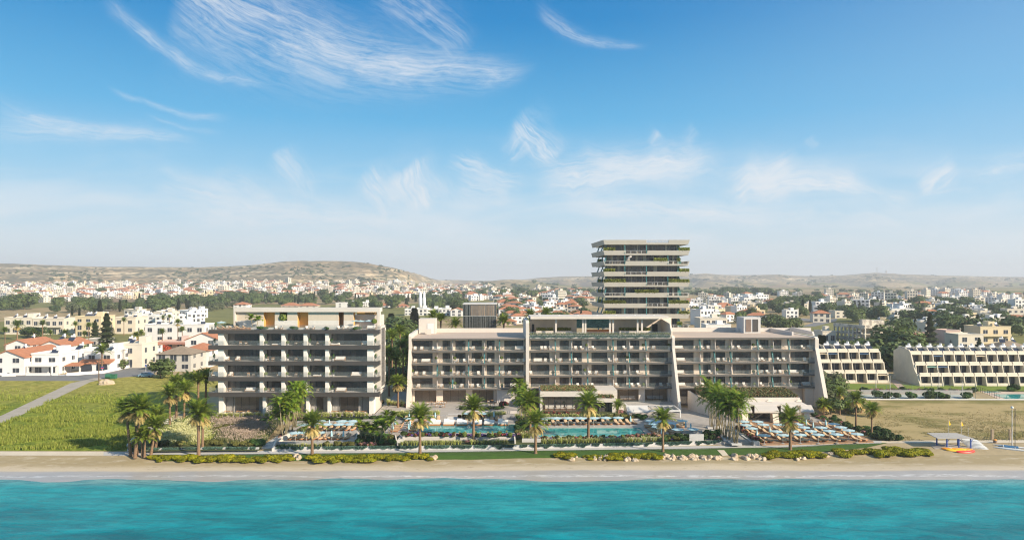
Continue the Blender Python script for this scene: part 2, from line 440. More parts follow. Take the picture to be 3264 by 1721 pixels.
tan = nt.mix(n2, (.30,.215,.115), (.47,.36,.21)); olive = nt.mix(n2, (.14,.145,.05), (.26,.245,.09)); brown = nt.mix(n2, (.22,.145,.09), (.34,.25,.165))
fld = nt.mix(nt.ss(p0, .42, .5), tan, nt.mix(nt.ss(p1, .5, .55), olive, brown))
fld = nt.mix(nt.ss(n1, .50, .62)*.7, fld, olive); fld = nt.mix(nt.ss(nt.noise(p, .11, 4, .6), .54, .64)*.5, fld, (.11,.12,.045))
# hills: pale marl with bedding lines, dark maquis in patches and dots
bed = nt.noise(nt.comb(px*.0016, py*.0016, pz*.16 + n3*.9), 1.0, 4, .7)
marl = nt.mix(nt.ss(bed, .48, .58), (.36,.26,.145), (.74,.58,.36))
scrub = nt.mix(n2, (.075,.08,.038), (.165,.15,.085))
dots = 1-nt.ss(nt.voro(p, .055, rand=1.0), .25, .62)
mq = nt.ss(n3*.55+n1*.45, .44, .57)
hill = nt.mix((mq*.75).clamp(), marl, scrub); hill = nt.mix(dots*nt.ss(n1,.40,.52)*.9, hill, (.05,.06,.035))
isH = nt.ss(py, 1650, 1900)*nt.ss(pz, 20, 34)
c = nt.mix(isH, fld, hill)
# near the shore the bare sheet is dry sandy soil
near = 1-nt.ss(py, 190, 240)
c = nt.mix(near, c, nt.mix(n2, (.33,.26,.15), (.47,.38,.24)))
nt.put(b.inputs['Base Color'], c); b.inputs['Roughness'].default_value = .95; b.inputs['Specular IOR Level'].default_value = .1
bump(nt, b, n2, .4, .4)
ter = mb.build('ground', tm, smooth=True); ter['kind'] = 'structure'

def drape(name, poly, off, mat, kind='structure', label=None, cat=None, hfun=None, smooth=False):
    bm = bmesh.new(); vs = [bm.verts.new((x,y,0)) for x,y in poly]; bm.faces.new(vs)
    y0 = min(q[1] for q in poly); y1 = max(q[1] for q in poly)
    for yb, _ in NEAR:
        if y0 < yb < y1: bmesh.ops.bisect_plane(bm, geom=bm.verts[:]+bm.edges[:]+bm.faces[:], plane_co=(0,yb,0), plane_no=(0,1,0))
    bmesh.ops.triangulate(bm, faces=[f for f in bm.faces if len(f.verts) > 4])
    for v in bm.verts: v.co.z = (hfun or ground)(v.co.x, v.co.y) + off
    for f in bm.faces:
        f.normal_update()
        if f.normal.z < 0: f.normal_flip()
    me = bpy.data.meshes.new(name); bm.to_mesh(me); bm.free(); me.materials.append(mat)
    return tag(obj(name, me), label, cat, None, kind)

# sea
sm_, nt, b = newmat('sea_water'); p = geopos(nt); px, py, pz = nt.xyz(p)
w1 = nt.noise(nt.comb(px*.05, py*.10, 0), 1.0, 4, .55, .4); w2 = nt.noise(nt.comb(px*.35, py*.8, 0), 1.0, 4, .6, .5); w3 = nt.noise(nt.comb(px*1.6, py*3.2, 0), 1.0, 3, .6)
sh = nt.lin(py + (nt.noise(nt.comb(px*.02,py*.05,0),1.0,3)-.5)*9, 66, 109)     # shoals: sand shows through towards the shore
deep = nt.mix(nt.ss(w1, .35, .65), (.000,.160,.200), (.000,.262,.318))
c = nt.mix(nt.ss(sh, .30, .86), deep, nt.mix(nt.ss(w1,.35,.65), (.002,.252,.295), (.02,.335,.365)))
c = nt.mix(nt.ss(sh, .86, 1.0), c, (.17,.33,.34))
w4 = nt.noise(nt.comb(px*.16-py*.10, py*.55+px*.06, 0), 1.0, 6, .68, .6)
c = nt.mix(1.0, c, nt.mix(nt.ss(w4, .34, .66), (.50,.74,.80), (1.1,1.1,1.08)), 'MULTIPLY')
nt.put(b.inputs['Base Color'], c); b.inputs['Roughness'].default_value = .12; b.inputs['Specular IOR Level'].default_value = .05; b.inputs['IOR'].default_value = 1.33
bump(nt, b, w1*1.0+w2*.6+w3*.22+w4*.8, .6, .7)
mb = MB(); N = 80
for j in range(3):
    for i in range(N+1): mb.v.append(((i/N*2-1)*4000, (-3000, 60, 0)[j] if j < 2 else 109.2 + .55*math.sin(i*1.3)+.3*math.sin(i*.47), 0))
mb.v = [((i/N*2-1)*(900 if False else 2500), y_, 0.0) for y_ in (-2500, 40, 113) for i in range(N+1)]
for j in range(2):
    for i in range(N): a = j*(N+1)+i; mb.f.append((a,a+1,a+N+2,a+N+1)); mb.m.append(0)
tag(mb.build('sea', sm_), kind='structure')
# beach
bmt, nt, b = newmat('beach_sand'); p = geopos(nt); px, py, pz = nt.xyz(p)
wob = (nt.noise(nt.comb(px*.06,py*.2,0),1.0,4)-.5)*1.6
n = nt.noise(nt.comb(px*.3,py*.9,0), 1.0, 6, .65); nf = nt.noise(p, 3.0, 5, .7)
dry = nt.mix(n*.5+nf*.5, (.38,.315,.22), (.55,.48,.37))
wr = nt.noise(nt.comb(px*.35,py*2.4,0), 1.0, 6, .7)
dry = nt.mix(nt.ss(wr, .585, .65)*nt.ss(py+wob, 111.6, 112.6)*.8, dry, (.20,.15,.10))       # weed wrack lines
dry = nt.mix(nt.ss(py+wob*2, 112.2, 114.6)*nt.ss(n,.28,.52)*.8, dry, (.27,.21,.10))      # thin dry turf at the top
wet = nt.mix(n, (.30,.285,.27), (.42,.40,.375))
wf = 1-nt.ss(py+wob, 111.0, 111.9)
c = nt.mix(wf, dry, wet)
foam = nt.ss(nt.noise(nt.comb(px*.5,py*3,0),1.0,5,.7), .46, .58)*(1-nt.ss((py+wob*1.3-109.4).abs(), .15, .6))
c = nt.mix(foam*.5, c, (.80,.82,.82))
nt.put(b.inputs['Base Color'], c); nt.put(b.inputs['Roughness'], nt.lin(wf,0,1,.95,.30)); bump(nt, b, n*.6+nf*.4, .5, .12)
mb = MB(); NX, NY = 280, 24
for j in range(NY+1):
    for i in range(NX+1):
        x_ = -190+380*i/NX; y_ = 104+j/NY*(13.3+max(0,x_-40)*.012)
        q_ = noise.fractal(Vector((x_*.05, y_*.12, 0)), 1, 2, 5)*.8+.4
        mb.v.append((x_, y_, ground(x_, y_)+.012+max(0,q_)*.30*sstep(y_,104,107)*(1-sstep(y_,114,117))))
mb.f = [(j*(NX+1)+i, j*(NX+1)+i+1, (j+1)*(NX+1)+i+1, (j+1)*(NX+1)+i) for j in range(NY) for i in range(NX)]; mb.m = [0]*len(mb.f)
tag(mb.build('beach', bmt, smooth=True), kind='structure')

# closed box of sea air round everything
hm = bpy.data.materials.new('sea_air'); hm.use_nodes = True; hn = NT(hm.node_tree); hm.node_tree.nodes.remove(hm.node_tree.nodes['Principled BSDF'])
pv = hn.n.new('ShaderNodeVolumePrincipled'); pv.inputs['Density'].default_value = HAZE_D if 'HAZE_D' in globals() else .00021
pv.inputs['Color'].default_value = (.90,.945,1.0,1); pv.inputs['Anisotropy'].default_value = .1
hn.l.new(pv.outputs[0], hm.node_tree.nodes['Material Output'].inputs['Volume'])
tag(MB().box(-6500,6500,-2600,5400,-4.5,150).build('haze', hm), kind='stuff')
# ------------------------------------------------------------------ shared building pieces
leaf_y = foliage('planter_leaves', (.15,.20,.035), (.34,.37,.09), (.44,.42,.14))
leaf_g = foliage('green_leaves', (.035,.085,.022), (.09,.17,.04))
leaf_teal = foliage('trailing_leaves', (.08,.16,.12), (.16,.27,.21))
leaf_red = foliage('roof_flower_leaves', (.13,.16,.06), (.21,.21,.09), (.56,.19,.11))
def leaves(mb, n, x0, x1, y0, y1, z0, z1, size=.18, rn=None, m=0, up=.4, dome=0):
    rn = rn or rnd
    for _ in range(n):
        x, y, z = rn.uniform(x0,x1), rn.uniform(y0,y1), rn.uniform(z0,z1)
        if dome: z = z0 + (z-z0)*(1-dome*abs((x-x0)/(x1-x0)*2-1)**2)
        a = rn.uniform(0, 6.28); t = rn.uniform(-.9,.9); s = size*rn.uniform(.6,1.3)
        u = Vector((math.cos(a)*s, math.sin(a)*s, t*s*.5)); v = Vector((-math.sin(a)*s*.45, math.cos(a)*s*.45, up*s))
        mb.card((x,y,z), u, v, m)
    return mb
def window(par, x0, x1, y, z0, z1, nm=2, cur=.5, name='window', rn=rnd, glass=None, deep=.35, tilt=0):
    f = MB(); t = .06
    f.box(x0, x1, y, y+.1, z1-t, z1).box(x0, x1, y, y+.1, z0, z0+t).box(x0, x0+t, y, y+.1, z0+t, z1-t).box(x1-t, x1, y, y+.1, z0+t, z1-t)
    for k in range(1, nm):
        xm = x0 + (x1-x0)*k/nm; f.box(xm-t*.5, xm+t*.5, y+.005, y+.095, z0+t, z1-t)
    w_ = f.build(name, frame, par)
    MB().box(x0+t, x1-t, y+.045, y+.06, z0+t, z1-t).build('pane', glass or pane, w_)
    if cur > 0:
        wd = x1-x0
        for side in (0, 1):
            if rn.random() < cur:
                c = MB()
                l = wd*rn.uniform(.12,.32); a = x0+.1 if side == 0 else x1-.1-l; n = max(4, int(l/.10))
                for k in range(n):
                    xa, xb = a+l*k/n, a+l*(k+1)/n; ya = y+deep+(.07 if k%2 else 0); yb = y+deep+(0 if k%2 else .07)
                    c.add([(xa,ya,z0+.08),(xb,yb,z0+.08),(xb,yb,z1-.08),(xa,ya,z1-.08)], [(0,1,2,3)])
                c.build('curtain', curtain, w_)
    return w_
def wall_with_holes(mb, x0, x1, y0, y1, z0, z1, holes, m=0):
    """holes: (xa, xb, za, zb) sorted, not overlapping"""
    x = x0
    for a, b, za, zb in sorted(holes):
        if a > x+1e-3: mb.box(x, a, y0, y1, z0, z1, m)
        if zb < z1-1e-3: mb.box(a, b, y0, y1, zb, z1, m)
        if za > z0+1e-3: mb.box(a, b, y0, y1, z0, za, m)
        x = b
    if x < x1-1e-3: mb.box(x, x1, y0, y1, z0, z1, m)

# ------------------------------------------------------------------ the white and grey apartment building beside the grass field
LB = thing('apartment_building', 'five storey white apartment block with broad dark grey balcony bands and a roof terrace', 'building', (-46.2,146,0))
ox, oy = -46.2, 146.0
lx = lambda c, y=146.0: X(640+c/2.612, y) - ox          # crop column to local x
LT = [20.75,17.46,14.15,10.80,7.54]; LBm = [19.94,16.60,13.28,9.93,6.60]
XL, XR = -64.26-ox, -28.1-ox
for zt, zb in zip(LT, LBm):
    MB().box(XL, XR, 0, .35, zb, zt).box(XL, XL+.35, .35, 9.8, zb, zt).box(XR-.35, XR, .35, 1.6, zb, zt).build('balcony_band', grey, LB)
    MB().box(XL+.35, XR-.35, .35, 9.8, zb+.12, zt-.12).build('balcony_floor', stone, LB)
GL = 2.75
fins = [(150,196),(496,523),(676,703),(860,888),(1040,1068),(1388,1440)]
fx = [(lx(a,146.8), lx(b,146.8)) for a, b in fins]
zf = [(LT[i+1]-.12, LBm[i]+.12) for i in range(4)]
pier = plain('pier_white', (.80,.765,.71), .75, .08, .5)
for zb, zt in zf:
    for i, (a, b) in enumerate(fx): MB().box(a, b, .40, 3.2 if i else 9.5, zb, zt).build('fin_wall', pier, LB)
    for i in range(5):
        a, b = fx[i][1], fx[i+1][0]
        if i == 0: a = fx[0][1]
        window(LB, a, b, 2.75, zb, zt, max(3, int((b-a)/1.3)), .9)
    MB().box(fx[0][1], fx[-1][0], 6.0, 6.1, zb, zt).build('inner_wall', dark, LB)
    MB().box(fx[-1][0]+.2, fx[-1][1]-.01, 3.2, 9.6, zb, zt).build('side_wall', white, LB)
for i in range(5):
    if i < 5:
        zt = LT[i] if i else LT[0]
        r = MB(); r.box(XL+.1, XR-.1, .10, .12, zt, zt+1.05).box(XL+.10, XL+.12, .14, 6, zt, zt+1.05).box(XR-.12, XR-.10, .14, 1.6, zt, zt+1.05)
        r.build('glass_rail', railglass, LB)
pil = [(150,188),(515,540),(695,720),(877,900),(1055,1078),(1402,1440)]
px_ = [(lx(a,147.2), lx(b,147.2)) for a, b in pil]
for i, (a, b) in enumerate(px_): MB().box(a, b, 1.2, 3.1, GL, LBm[4]+.12).build('pillar', pier, LB)
MB().box(px_[-1][0], px_[-1][1]+.05, 3.1, 9.8, GL, LBm[4]+.12).build('side_wall', white, LB)
for i in range(5): window(LB, px_[i][1], px_[i+1][0], 2.4, GL, LBm[4]+.12, max(3,int((px_[i+1][0]-px_[i][1])/1.4)), 1.0, name='glazed_front', glass=paneclear, deep=.25)
MB().box(px_[0][1], px_[-1][0], 7.5, 7.6, GL, LBm[4]+.1).build('inner_wall', warm, LB)
MB().box(px_[0][0], -29.9-ox, -.9, 9.8, GL-.35, GL).build('terrace_floor', paving, LB)
# projecting bay on the sunny end
fb = MB(); bx0, bx1 = -30.0-ox, -28.0-ox
fb.box(bx0, bx1, 1.62, 2.0, 8.0, 21.4).box(bx0, bx1, 6.2, 6.6, 8.0, 21.4).box(bx0, bx1, 2.0, 6.2, 20.95, 21.4).box(bx0, bx1, 2.0, 6.2, 8.0, 8.45).box(bx0, bx0+.1, 2.0, 6.2, 8.45, 20.95)
bay = fb.build('end_bay', white, LB)
for k in range(4):
    z0 = 8.45 + k*3.125
    MB().box(bx1-.10, bx1-.05, 2.0, 6.2, z0+.9, z0+3.1).build('bay_window', pane, bay)
    MB().box(bx1-.10, bx1-.04, 2.0, 6.2, z0, z0+.9).build('bay_panel', grey2, bay)
# roof pavilion
Yp = 3.2; pz0, pz1 = LT[0], 25.3; pxa, pxb = -60.2-ox, -28.6-ox
plank = plain('pale_planks', (.58,.50,.40), .8, .10, 2.5); marble = plain('pale_marble', (.66,.63,.58), .5, .12, 1.5); amber = plain('amber_wood', (.70,.42,.14), .6, .15, 2)
MB().box(pxa, pxb, Yp, 6.2, 24.4, pz1).build('roof', white, LB)
MB().box(pxa, pxa+.35, Yp, 6.2, pz0, 24.4).box(pxb-.55, pxb, Yp, 4.6, pz0, 24.4).build('end_wall', white, LB)
MB().box(pxa+1, pxb-.25, 6.3, 9.8, 20.0, 23.6).build('back_wall', white, LB)
ni = [(lx(a,149.9), lx(b,149.9)) for a, b in ((522,616),(657,720),(803,895),(1147,1190),(1270,1465))]
z1 = 24.4
mbw = MB(); mbl = MB(); x = pxa+.35
for k, (a, b) in enumerate(ni):
    mbw.box(x, a, Yp+.7, Yp+.95, pz0+1.75, z1); mbl.box(x, a, Yp+.66, Yp+.95, pz0, pz0+1.75); 
    if k == 1: mbl.box(a, b, Yp+.66, Yp+.95, pz0, pz0+1.75)
    x = b
mbw.box(x, pxb-.55, Yp+.7, Yp+.95, pz0, z1)
mbw.build('plank_wall', plank, LB); mbl.build('marble_base', marble, LB)
for k, (a, b) in enumerate(ni):
    zb = pz0+1.75 if k == 1 else pz0
    n_ = MB().box(a-.02, b+.02, Yp+(2.4 if k != 4 else 4.4), Yp+(2.5 if k != 4 else 4.5), zb, z1).box(a-.1, a, Yp+.95, Yp+2.4, zb, z1).box(b, b+.1, Yp+.95, Yp+2.4, zb, z1).build('niche', amber if k != 3 else wood, LB)
    if k == 4:
        s = MB()
        for i in range(14):
            for j in range(4):
                if (i+j) % 2 == 0: s.box(a+1.9+i*.23, a+1.9+i*.23+.21, Yp+4.28, Yp+4.36, z1-.6-j*.42, z1-.6-j*.42+.36)
        s.build('screen_tile', dark, n_)
# roof pool rim and decks
MB().box(lx(430,147.6), lx(1190,147.6), .9, 2.6, LT[0], LT[0]+.45).build('roof_pool_rim', marble, LB)
poolw, _n, _b = newmat('pool_water'); _p = geopos(_n); _x = _n.xyz(_p)
_v = _n.voro(_p, .9); _w = _n.noise(_p, 2.2, 3)
_n.put(_b.inputs['Base Color'], _n.mix(_n.ss(_v*.6+_w*.4, .25,.6), (.015,.20,.21), (.06,.36,.35))); _b.inputs['Roughness'].default_value = .04; _b.inputs['Specular IOR Level'].default_value = .5
bump(_n, _b, _w, .10, .05)
MB().box(lx(450,147.6), lx(1170,147.6), 1.0, 2.5, LT[0]+.452, LT[0]+.46).build('roof_pool_water', poolw, LB)
MB().box(XL+.4, lx(425,147.6), .4, 3.0, LT[0]-.05, LT[0]+.03).build('roof_deck', wood, LB)

# ------------------------------------------------------------------ the long hotel
HA = math.atan(.033); HO = Vector((-23.3,157,0)); hc, hs = math.cos(HA), math.sin(HA)
HB = thing('hotel_building', 'long five storey beige hotel with slanted white wing walls and glass balconies', 'building', HO, HA)
def hu(px, v=0.0):
    t = (px-CX)/F; return (t*(157+v*hc)+23.3+v*hs)/(hc-t*hs)
def hw(u, v, z): return Vector((HO.x+u*hc-v*hs, HO.y+u*hs+v*hc, z))
FL = [17.87,15.05,12.22,9.32,6.45]; TH = .34
secs = [(1200,[(305,467),(550,615),(657,741),(793,878),(918,983),(1064,1223)],[505,635,767,898,1025],(1313,1677),[[767,1025],[898],[505,767,1025],[635,898]]),
        (1640,[(135,290),(375,452),(485,560),(641,772),(852,930),(960,1040),(1122,1277)],[340,475,611,822,958,1095],(1686,2144),[[340,822,1095],[475,611,958],[340,822,1095],[475,611,958]]),
        (2100,[(135,290),(370,432),(475,552),(616,767),(838,914),(947,1022),(1097,1250)],[345,467,603,825,950,1085],(2151,2599),[[345,825,1085],[467,603,950],[345,825,1085],[467,603,950]])]
WV = 2.0
roofm = plain('roof_screed', (.52,.42,.34), .9, .15, .3)
for base, wins, divs, (pa, pb), teal in secs:
    ua, ub = hu(pa), hu(pb)
    wl = [(hu(base+a/2.612, WV), hu(base+b/2.612, WV)) for a, b in wins]
    for i, z in enumerate(FL):
        MB().box(ua, ub, -.02, .22, z-TH/2, z+TH/2).build('slab_edge', grey2, HB)
        MB().box(ua, ub, .22, 12, z-TH/2+.03, z+TH/2-.03).build('floor_slab', cream if i else roofm, HB)
    for i in range(4):
        zb, zt = FL[i+1]+TH/2-.03, FL[i]-TH/2+.03
        mw = MB(); wall_with_holes(mw, ua, ub, WV, WV+.3, zb, zt, [(a, b, zb, zt-.38) for a, b in wl])
        mw.build('facade_wall', cream, HB)
        for a, b in wl: window(HB, a, b, WV+.12, zb, zt-.38, 3 if b-a > 7 else 2, .55)
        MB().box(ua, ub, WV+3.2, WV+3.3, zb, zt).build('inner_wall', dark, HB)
        MB().box(ua+.05, ub-.05, .06, .085, zb, zb+1.05).build('glass_rail', railglass, HB)
        for dv in divs:
            if dv in teal[i]:
                u = hu(base+dv/2.612, .3)
                MB().extr([(-.05,zb),(.55,zb),(1.5,zt),(.75,zt)], u-.12, u+.12).build('mosaic_fin', tealm, HB)
            else:
                u = hu(base+dv/2.612, 1.0)
                MB().extr([(.55,zb),(WV,zb),(WV,zt),(1.0,zt)], u-.06, u+.06).build('balcony_divider', stone, HB)
def wing(pxl, wd, zt, foot, zf, back=19.5, m=white, vtop=-.25):
    u = hu(pxl)
    o = MB().extr([(foot,zf),(vtop,15.6),(vtop,zt-.5),(vtop+.6,zt),(back,zt),(back,zf-1),(foot,zf-1)], u, u+wd).build('wing_wall', m, HB)
    return o
wing(1303, .62, 19.0, -5.6, 2.4); wing(1676, .75, 22.0, -.4, 2.4, 12); wing(2142, .62, 18.5, -5.6, 2.6, 12); wing(2597, .85, 18.15, -6.0, 1.2)
U0, U1, U2, U3 = hu(1303), hu(1680), hu(2146), hu(2605)
MB().box(U0+.75, U1, 2.6, 19.3, 17.9, 18.02).box(U2+.75, U3-.5, 2.6, 19.3, 17.9, 18.02).build('roof_deck', roofm, HB)
pz = 19.05
MB().box(U0+.75, U1, 19.0, 19.4, 17.9, pz).box(U2+.75, hu(2356,17), 19.0, 19.4, 17.9, pz).build('roof_parapet', white, HB)
MB().box(hu(2350,17), hu(2372,17), 16.2, 19, 18, 18.9).box(hu(2372,16), hu(2432,17), 18.6, 19.4, 18, 19.3).build('roof_parapet', white, HB)
# stepped parapets at the far end of the roof
MB().extr([(6,18.02),(6,18.9),(19.4,18.9),(19.4,18.02)], hu(2493,12)-.2, hu(2493,12)+.2).extr([(6,18.02),(6.5,18.9),(18,19.2),(19.4,18.8),(19.4,18.02)], hu(2582,8)-.2, hu(2582,8)+.2).box(hu(2432,17), hu(2597,17), 19.0, 19.4, 18.02, 18.95).build('roof_parapet', stone, HB)
MB().box(U0+.75, U3-.2, 12, 19.2, 1.5, 17.8).build('rear_block', cream, HB)
# stair heads on the roof
a, b = hu(1336,15), hu(1389,15)
sh = MB().box(a, b, 14, 18.9, 18.02, 21.7).build('stair_head', white, HB)
MB().box(b-2.0, b-.45, 13.9, 13.98, 18.05, 20.6).build('louvre_door', metalw, sh)
MB().box(hu(1361,13), hu(1375,13), 12, 12.8, 18.02, 19.3).build('roof_vent', white, HB)
a, b = hu(2371,14), hu(2422,14)
sh = MB().box(a-.2, b, 13.5, 18.6, 18.02, 22.0).build('lift_head', stone2, HB)
for k in range(2):
    s = MB(); c0 = a+.3+k*(b-a-.5)/2
    for j in range(12): s.box(c0+j*.115, c0+j*.115+.06, 13.38, 13.5, 18.4, 21.5)
    s.build('louvre_screen', plain('louvre_brown', (.36,.27,.22), .7) if k == 0 else grey2, sh)
# roof bar in the middle
tz = 18.25
MB().box(U1+.4, U2, .25, 11.5, 18.02, tz).build('terrace_floor', paving, HB)
can = MB().box(hu(1691,3), hu(2131,3), 2.6, 11.8, 22.25, 22.86).build('canopy', white, HB)
for k in range(7): MB().box(hu(1720+60*k,8)-.15, hu(1720+60*k,8)+.15, 6.5, 6.8, 22.86, 23.0).build('roof_light', metalw, can)
for p_ in (1772,1858,1866,1944,1954,2032,2046): MB().box(hu(p_,4)-.2, hu(p_,4)+.2, 3.8, 4.2, tz, 22.25).build('column', white, HB)
MB().box(hu(1690,9.5), hu(1838,9.5), 9.5, 9.9, tz, 22.25).build('terrace_wall', cream, HB); MB().box(hu(1943,9.5), hu(2140,9.5), 9.5, 9.9, tz, 22.25).build('terrace_wall', cream, HB)
MB().box(hu(1838,9.5), hu(1943,9.5), 9.6, 9.9, tz+1.4, 22.25).build('mosaic_wall', tealm, HB)
MB().box(hu(1864,8), hu(1950,8), 7.5, 8.3, tz, tz+1.15).build('bar_counter', orangewood, HB)
for a, b in ((1695,1703),(2079,2096)): MB().box(hu(a,9.4), hu(b,9.4), 9.38, 9.5, tz, tz+2.4).build('dark_door', frame, HB)
MB().extr([(.3,tz),(.3,19.6),(1.5,21.2),(9.5,21.9),(9.5,tz)], U2-.45, U2-.1).build('terrace_end_wall', cream, HB)
for a, b, v in ((1709,1764,6.0),(1776,1824,6.4),(1975,2032,6.2),(2036,2075,6.0)):
    o = MB().box(hu(a,v), hu(b,v), v, v+1.3, tz, tz+1.0).build('roof_planter', white, HB)
    leaves(MB(), 260, hu(a,v)+.1, hu(b,v)-.1, v+.1, v+1.2, tz+.9, tz+1.7, .2).build('planter_leaves', leaf_y, o)
o = MB().box(hu(1688), hu(2140), -.1, .25, 17.95, 18.75).build('edge_planter', white, HB)
mb = MB(); leaves(mb, 3000, hu(1690), hu(2136), -.1, .5, 18.6, 19.15, .12); mb.build('planter_leaves', leaf_y, o)
mb = MB()
for _ in range(2600):
    u = rnd.uniform(hu(1690), hu(2136)); l = .75*(.45+.55*noise.noise(Vector((u*.8,0,0)))+.25)
    leaves(mb, 1, u, u, -.26, -.14, 18.7-max(.1,l), 18.7, .11)
mb.build('trailing_plants', leaf_teal, o)
MB().box(hu(1688), hu(2140), -.30, -.28, 18.1, 19.55).build('glass_rail', railglass, HB)
# ground floor of the hotel
GZ = 3.2
def gfront(pxs, v, z0, z1, solid, glassy, col=cream, gl=None):
    for a, b in solid: MB().box(hu(a,v), hu(b,v), v-.3, v+.5, z0, z1).build('pillar', col, HB)
    for a, b in glassy: window(HB, hu(a,v), hu(b,v), v, z0, z1, max(2,int((hu(b,v)-hu(a,v))/1.6)), .0, name='glazed_front', glass=gl or paneclear)
z1 = FL[4]-TH/2
gfront(None, 2.2, GZ, z1, [(1316,1322),(1391,1412),(1485,1506),(1573,1584)], [(1322,1391),(1412,1485),(1506,1573)])
MB().box(hu(1584,.8), hu(1680,.8), .6, 1.0, GZ-1, z1).build('blank_wall', stone, HB)
MB().box(hu(1316,4), hu(2140,4), 5.0, 5.1, GZ-.5, z1).build('inner_wall', warm, HB)
gfront(None, 2.2, 3.0, z1, [(2035,2055),(2127,2140)], [(1971,2035),(2055,2127)], white)
gfront(None, 2.4, 2.0, z1, [(2217,2238)], [(2160,2217)], cream, pane)
MB().box(hu(2238,2.4), U3-.2, 2.1, 2.9, 1.0, z1).build('blank_wall', cream, HB)
MB().box(hu(2560,1.4), hu(2590,1.4), .6, 1.6, 1.0, z1).build('corner_pillar', cream, HB)
MB().box(hu(1970,-1), hu(2165,-1), -2.2, 2.2, 1.4, 3.0).build('podium', stone, HB)
MB().box(hu(1972,-2), hu(2143,-2), -2.1, -2.08, 3.0, 4.05).build('podium_rail', railglass, HB)

# ------------------------------------------------------------------ lounge pavilion in front of the hotel
LO = thing('lounge_pavilion', 'white flat roofed glass lounge with red flowers planted on its roof', 'pavilion', (0,0,0))
lY = 149.0; la, lb, lc = X(1722,lY), X(1905,lY), X(1971,lY)
MB().box(la, lb+.05, lY, lY+8.6, 6.15, 7.3).box(lb+.05, lc, lY+1.5, lY+8.6, 6.15, 7.3).box(lb-.3, X(1962,lY-1), lY-1.2, lY+1.5, 5.15, 6.0).build('roof', white, LO)
MB().box(la, la+.5, lY+.4, lY+8, 2.6, 6.15).box(X(1950,lY), X(1961,lY), lY-.6, lY+8, 2.6, 5.15).box(X(1950,lY), lc, lY+1.6, lY+8, 5.15, 6.15).build('wall', white, LO)
window(LO, la+.5, lb, lY+.7, 2.9, 6.15, 9, 0, name='glazed_front', glass=paneclear)
window(LO, lb+.3, X(1950,lY), lY+.3, 2.7, 5.15, 4, 0, name='glazed_front', glass=pane)
MB().box(la+.5, lc, lY+4.2, lY+4.3, 2.6, 6.1).box(la+.5, lc, lY+.6, lY+4.2, 2.5, 2.88).build('inside_wall', warm, LO)
mb = MB(); leaves(mb, 9000, la+.2, lb-.2, lY+.15, lY+6.5, 7.25, 7.68, .10, up=.9); mb.build('roof_planting', leaf_red, LO)
mb = MB(); leaves(mb, 1500, lb-.2, X(1956,lY-1), lY-1.1, lY+1.3, 5.95, 6.5, .10, up=.9); mb.build('roof_planting', leaf_red, LO)

# ------------------------------------------------------------------ restaurant pavilion
RE = thing('restaurant_pavilion', 'white restaurant wing with sloping slab canopies on slanted legs and a planted roof', 'pavilion', (0,0,0))
ra, rb, rY = X(2296,149), X(2550,149), 149.0
mb = MB(); mb.box(ra-2.5, rb, rY, rY+.35, 4.9, 5.95).box(ra, rb, rY+.35, rY+9, 5.0, 5.6); mb.build('roof', white, RE)
MB().hexa([(ra-5,rY+8,1.5),(ra-.4,rY-4,1.5),(ra,rY-4,1.5),(ra-4.6,rY+8,1.5)], [(ra-5,rY+8,6.2),(ra-.4,rY-4,3.4),(ra,rY-4,3.4),(ra-4.6,rY+8,6.2)]).build('side_wall', cream, RE)
mb = MB(); leaves(mb, 13000, ra-3.6, rb-.2, rY+.4, rY+7.6, 5.9, 6.5, .11, up=.9)
mb.v = [(x_, y_, z_ + max(0,(y_-rY-1))*.09) for x_, y_, z_ in mb.v]; mb.build('roof_planting', leaf_red, RE)
MB().box(rb, rb+1.0, rY+1.5, rY+6, 1.5, 5.2).build('side_wall', cream, RE)
ca, cb = X(2330,147), X(2570,147)
MB().hexa([(ca,146.6,4.55),(cb,146.6,4.55),(cb-.5,rY+.1,4.85),(ca,rY+.1,4.85)], [(ca,146.6,4.85),(cb,146.6,4.85),(cb-.5,rY+.1,5.2),(ca,rY+.1,5.2)]).build('canopy', white, RE)
cuts = [(2352,2398),(2405,2484),(2489,2548),(2552,2596)]
for a, b in cuts:
    MB().hexa([(X(a,143.2),143.2,3.75),(X(b,143.2),143.2,3.75),(X(b-10,146.6),146.6,4.5),(X(a,146.6),146.6,4.5)], [(X(a,143.2),143.2,4.1),(X(b,143.2),143.2,4.1),(X(b-10,146.6),146.6,4.8),(X(a,146.6),146.6,4.8)]).build('canopy', white, RE)
for p_ in (2375,2472,2572):
    x = X(p_,143.6)
    MB().extr([(142.8,1.6),(145.0,1.6),(144.4,4.1),(143.6,4.0)], x-.7, x+.5).build('leg', cream, RE)
window(RE, X(2378,147), X(2560,147), 147.6, 1.8, 4.5, 12, 0, name='glazed_front', glass=pane)
MB().box(X(2378,147), X(2560,147), 149.4, 149.5, 1.6, 4.6).build('inside_wall', warm, RE)
for k, p_ in enumerate((2357,2452,2545)): MB().hexa([(X(p_-10,148.6),148.4,5.18),(X(p_+10,148.6),148.4,5.18),(X(p_+10,148.6),149,5.2),(X(p_-10,148.6),149,5.2)],[(X(p_-1,148.6),148.7,5.5),(X(p_+1,148.6),148.7,5.5),(X(p_+1,148.6),149,5.5),(X(p_-1,148.6),149,5.5)]).build('roof_fin', cream, RE)

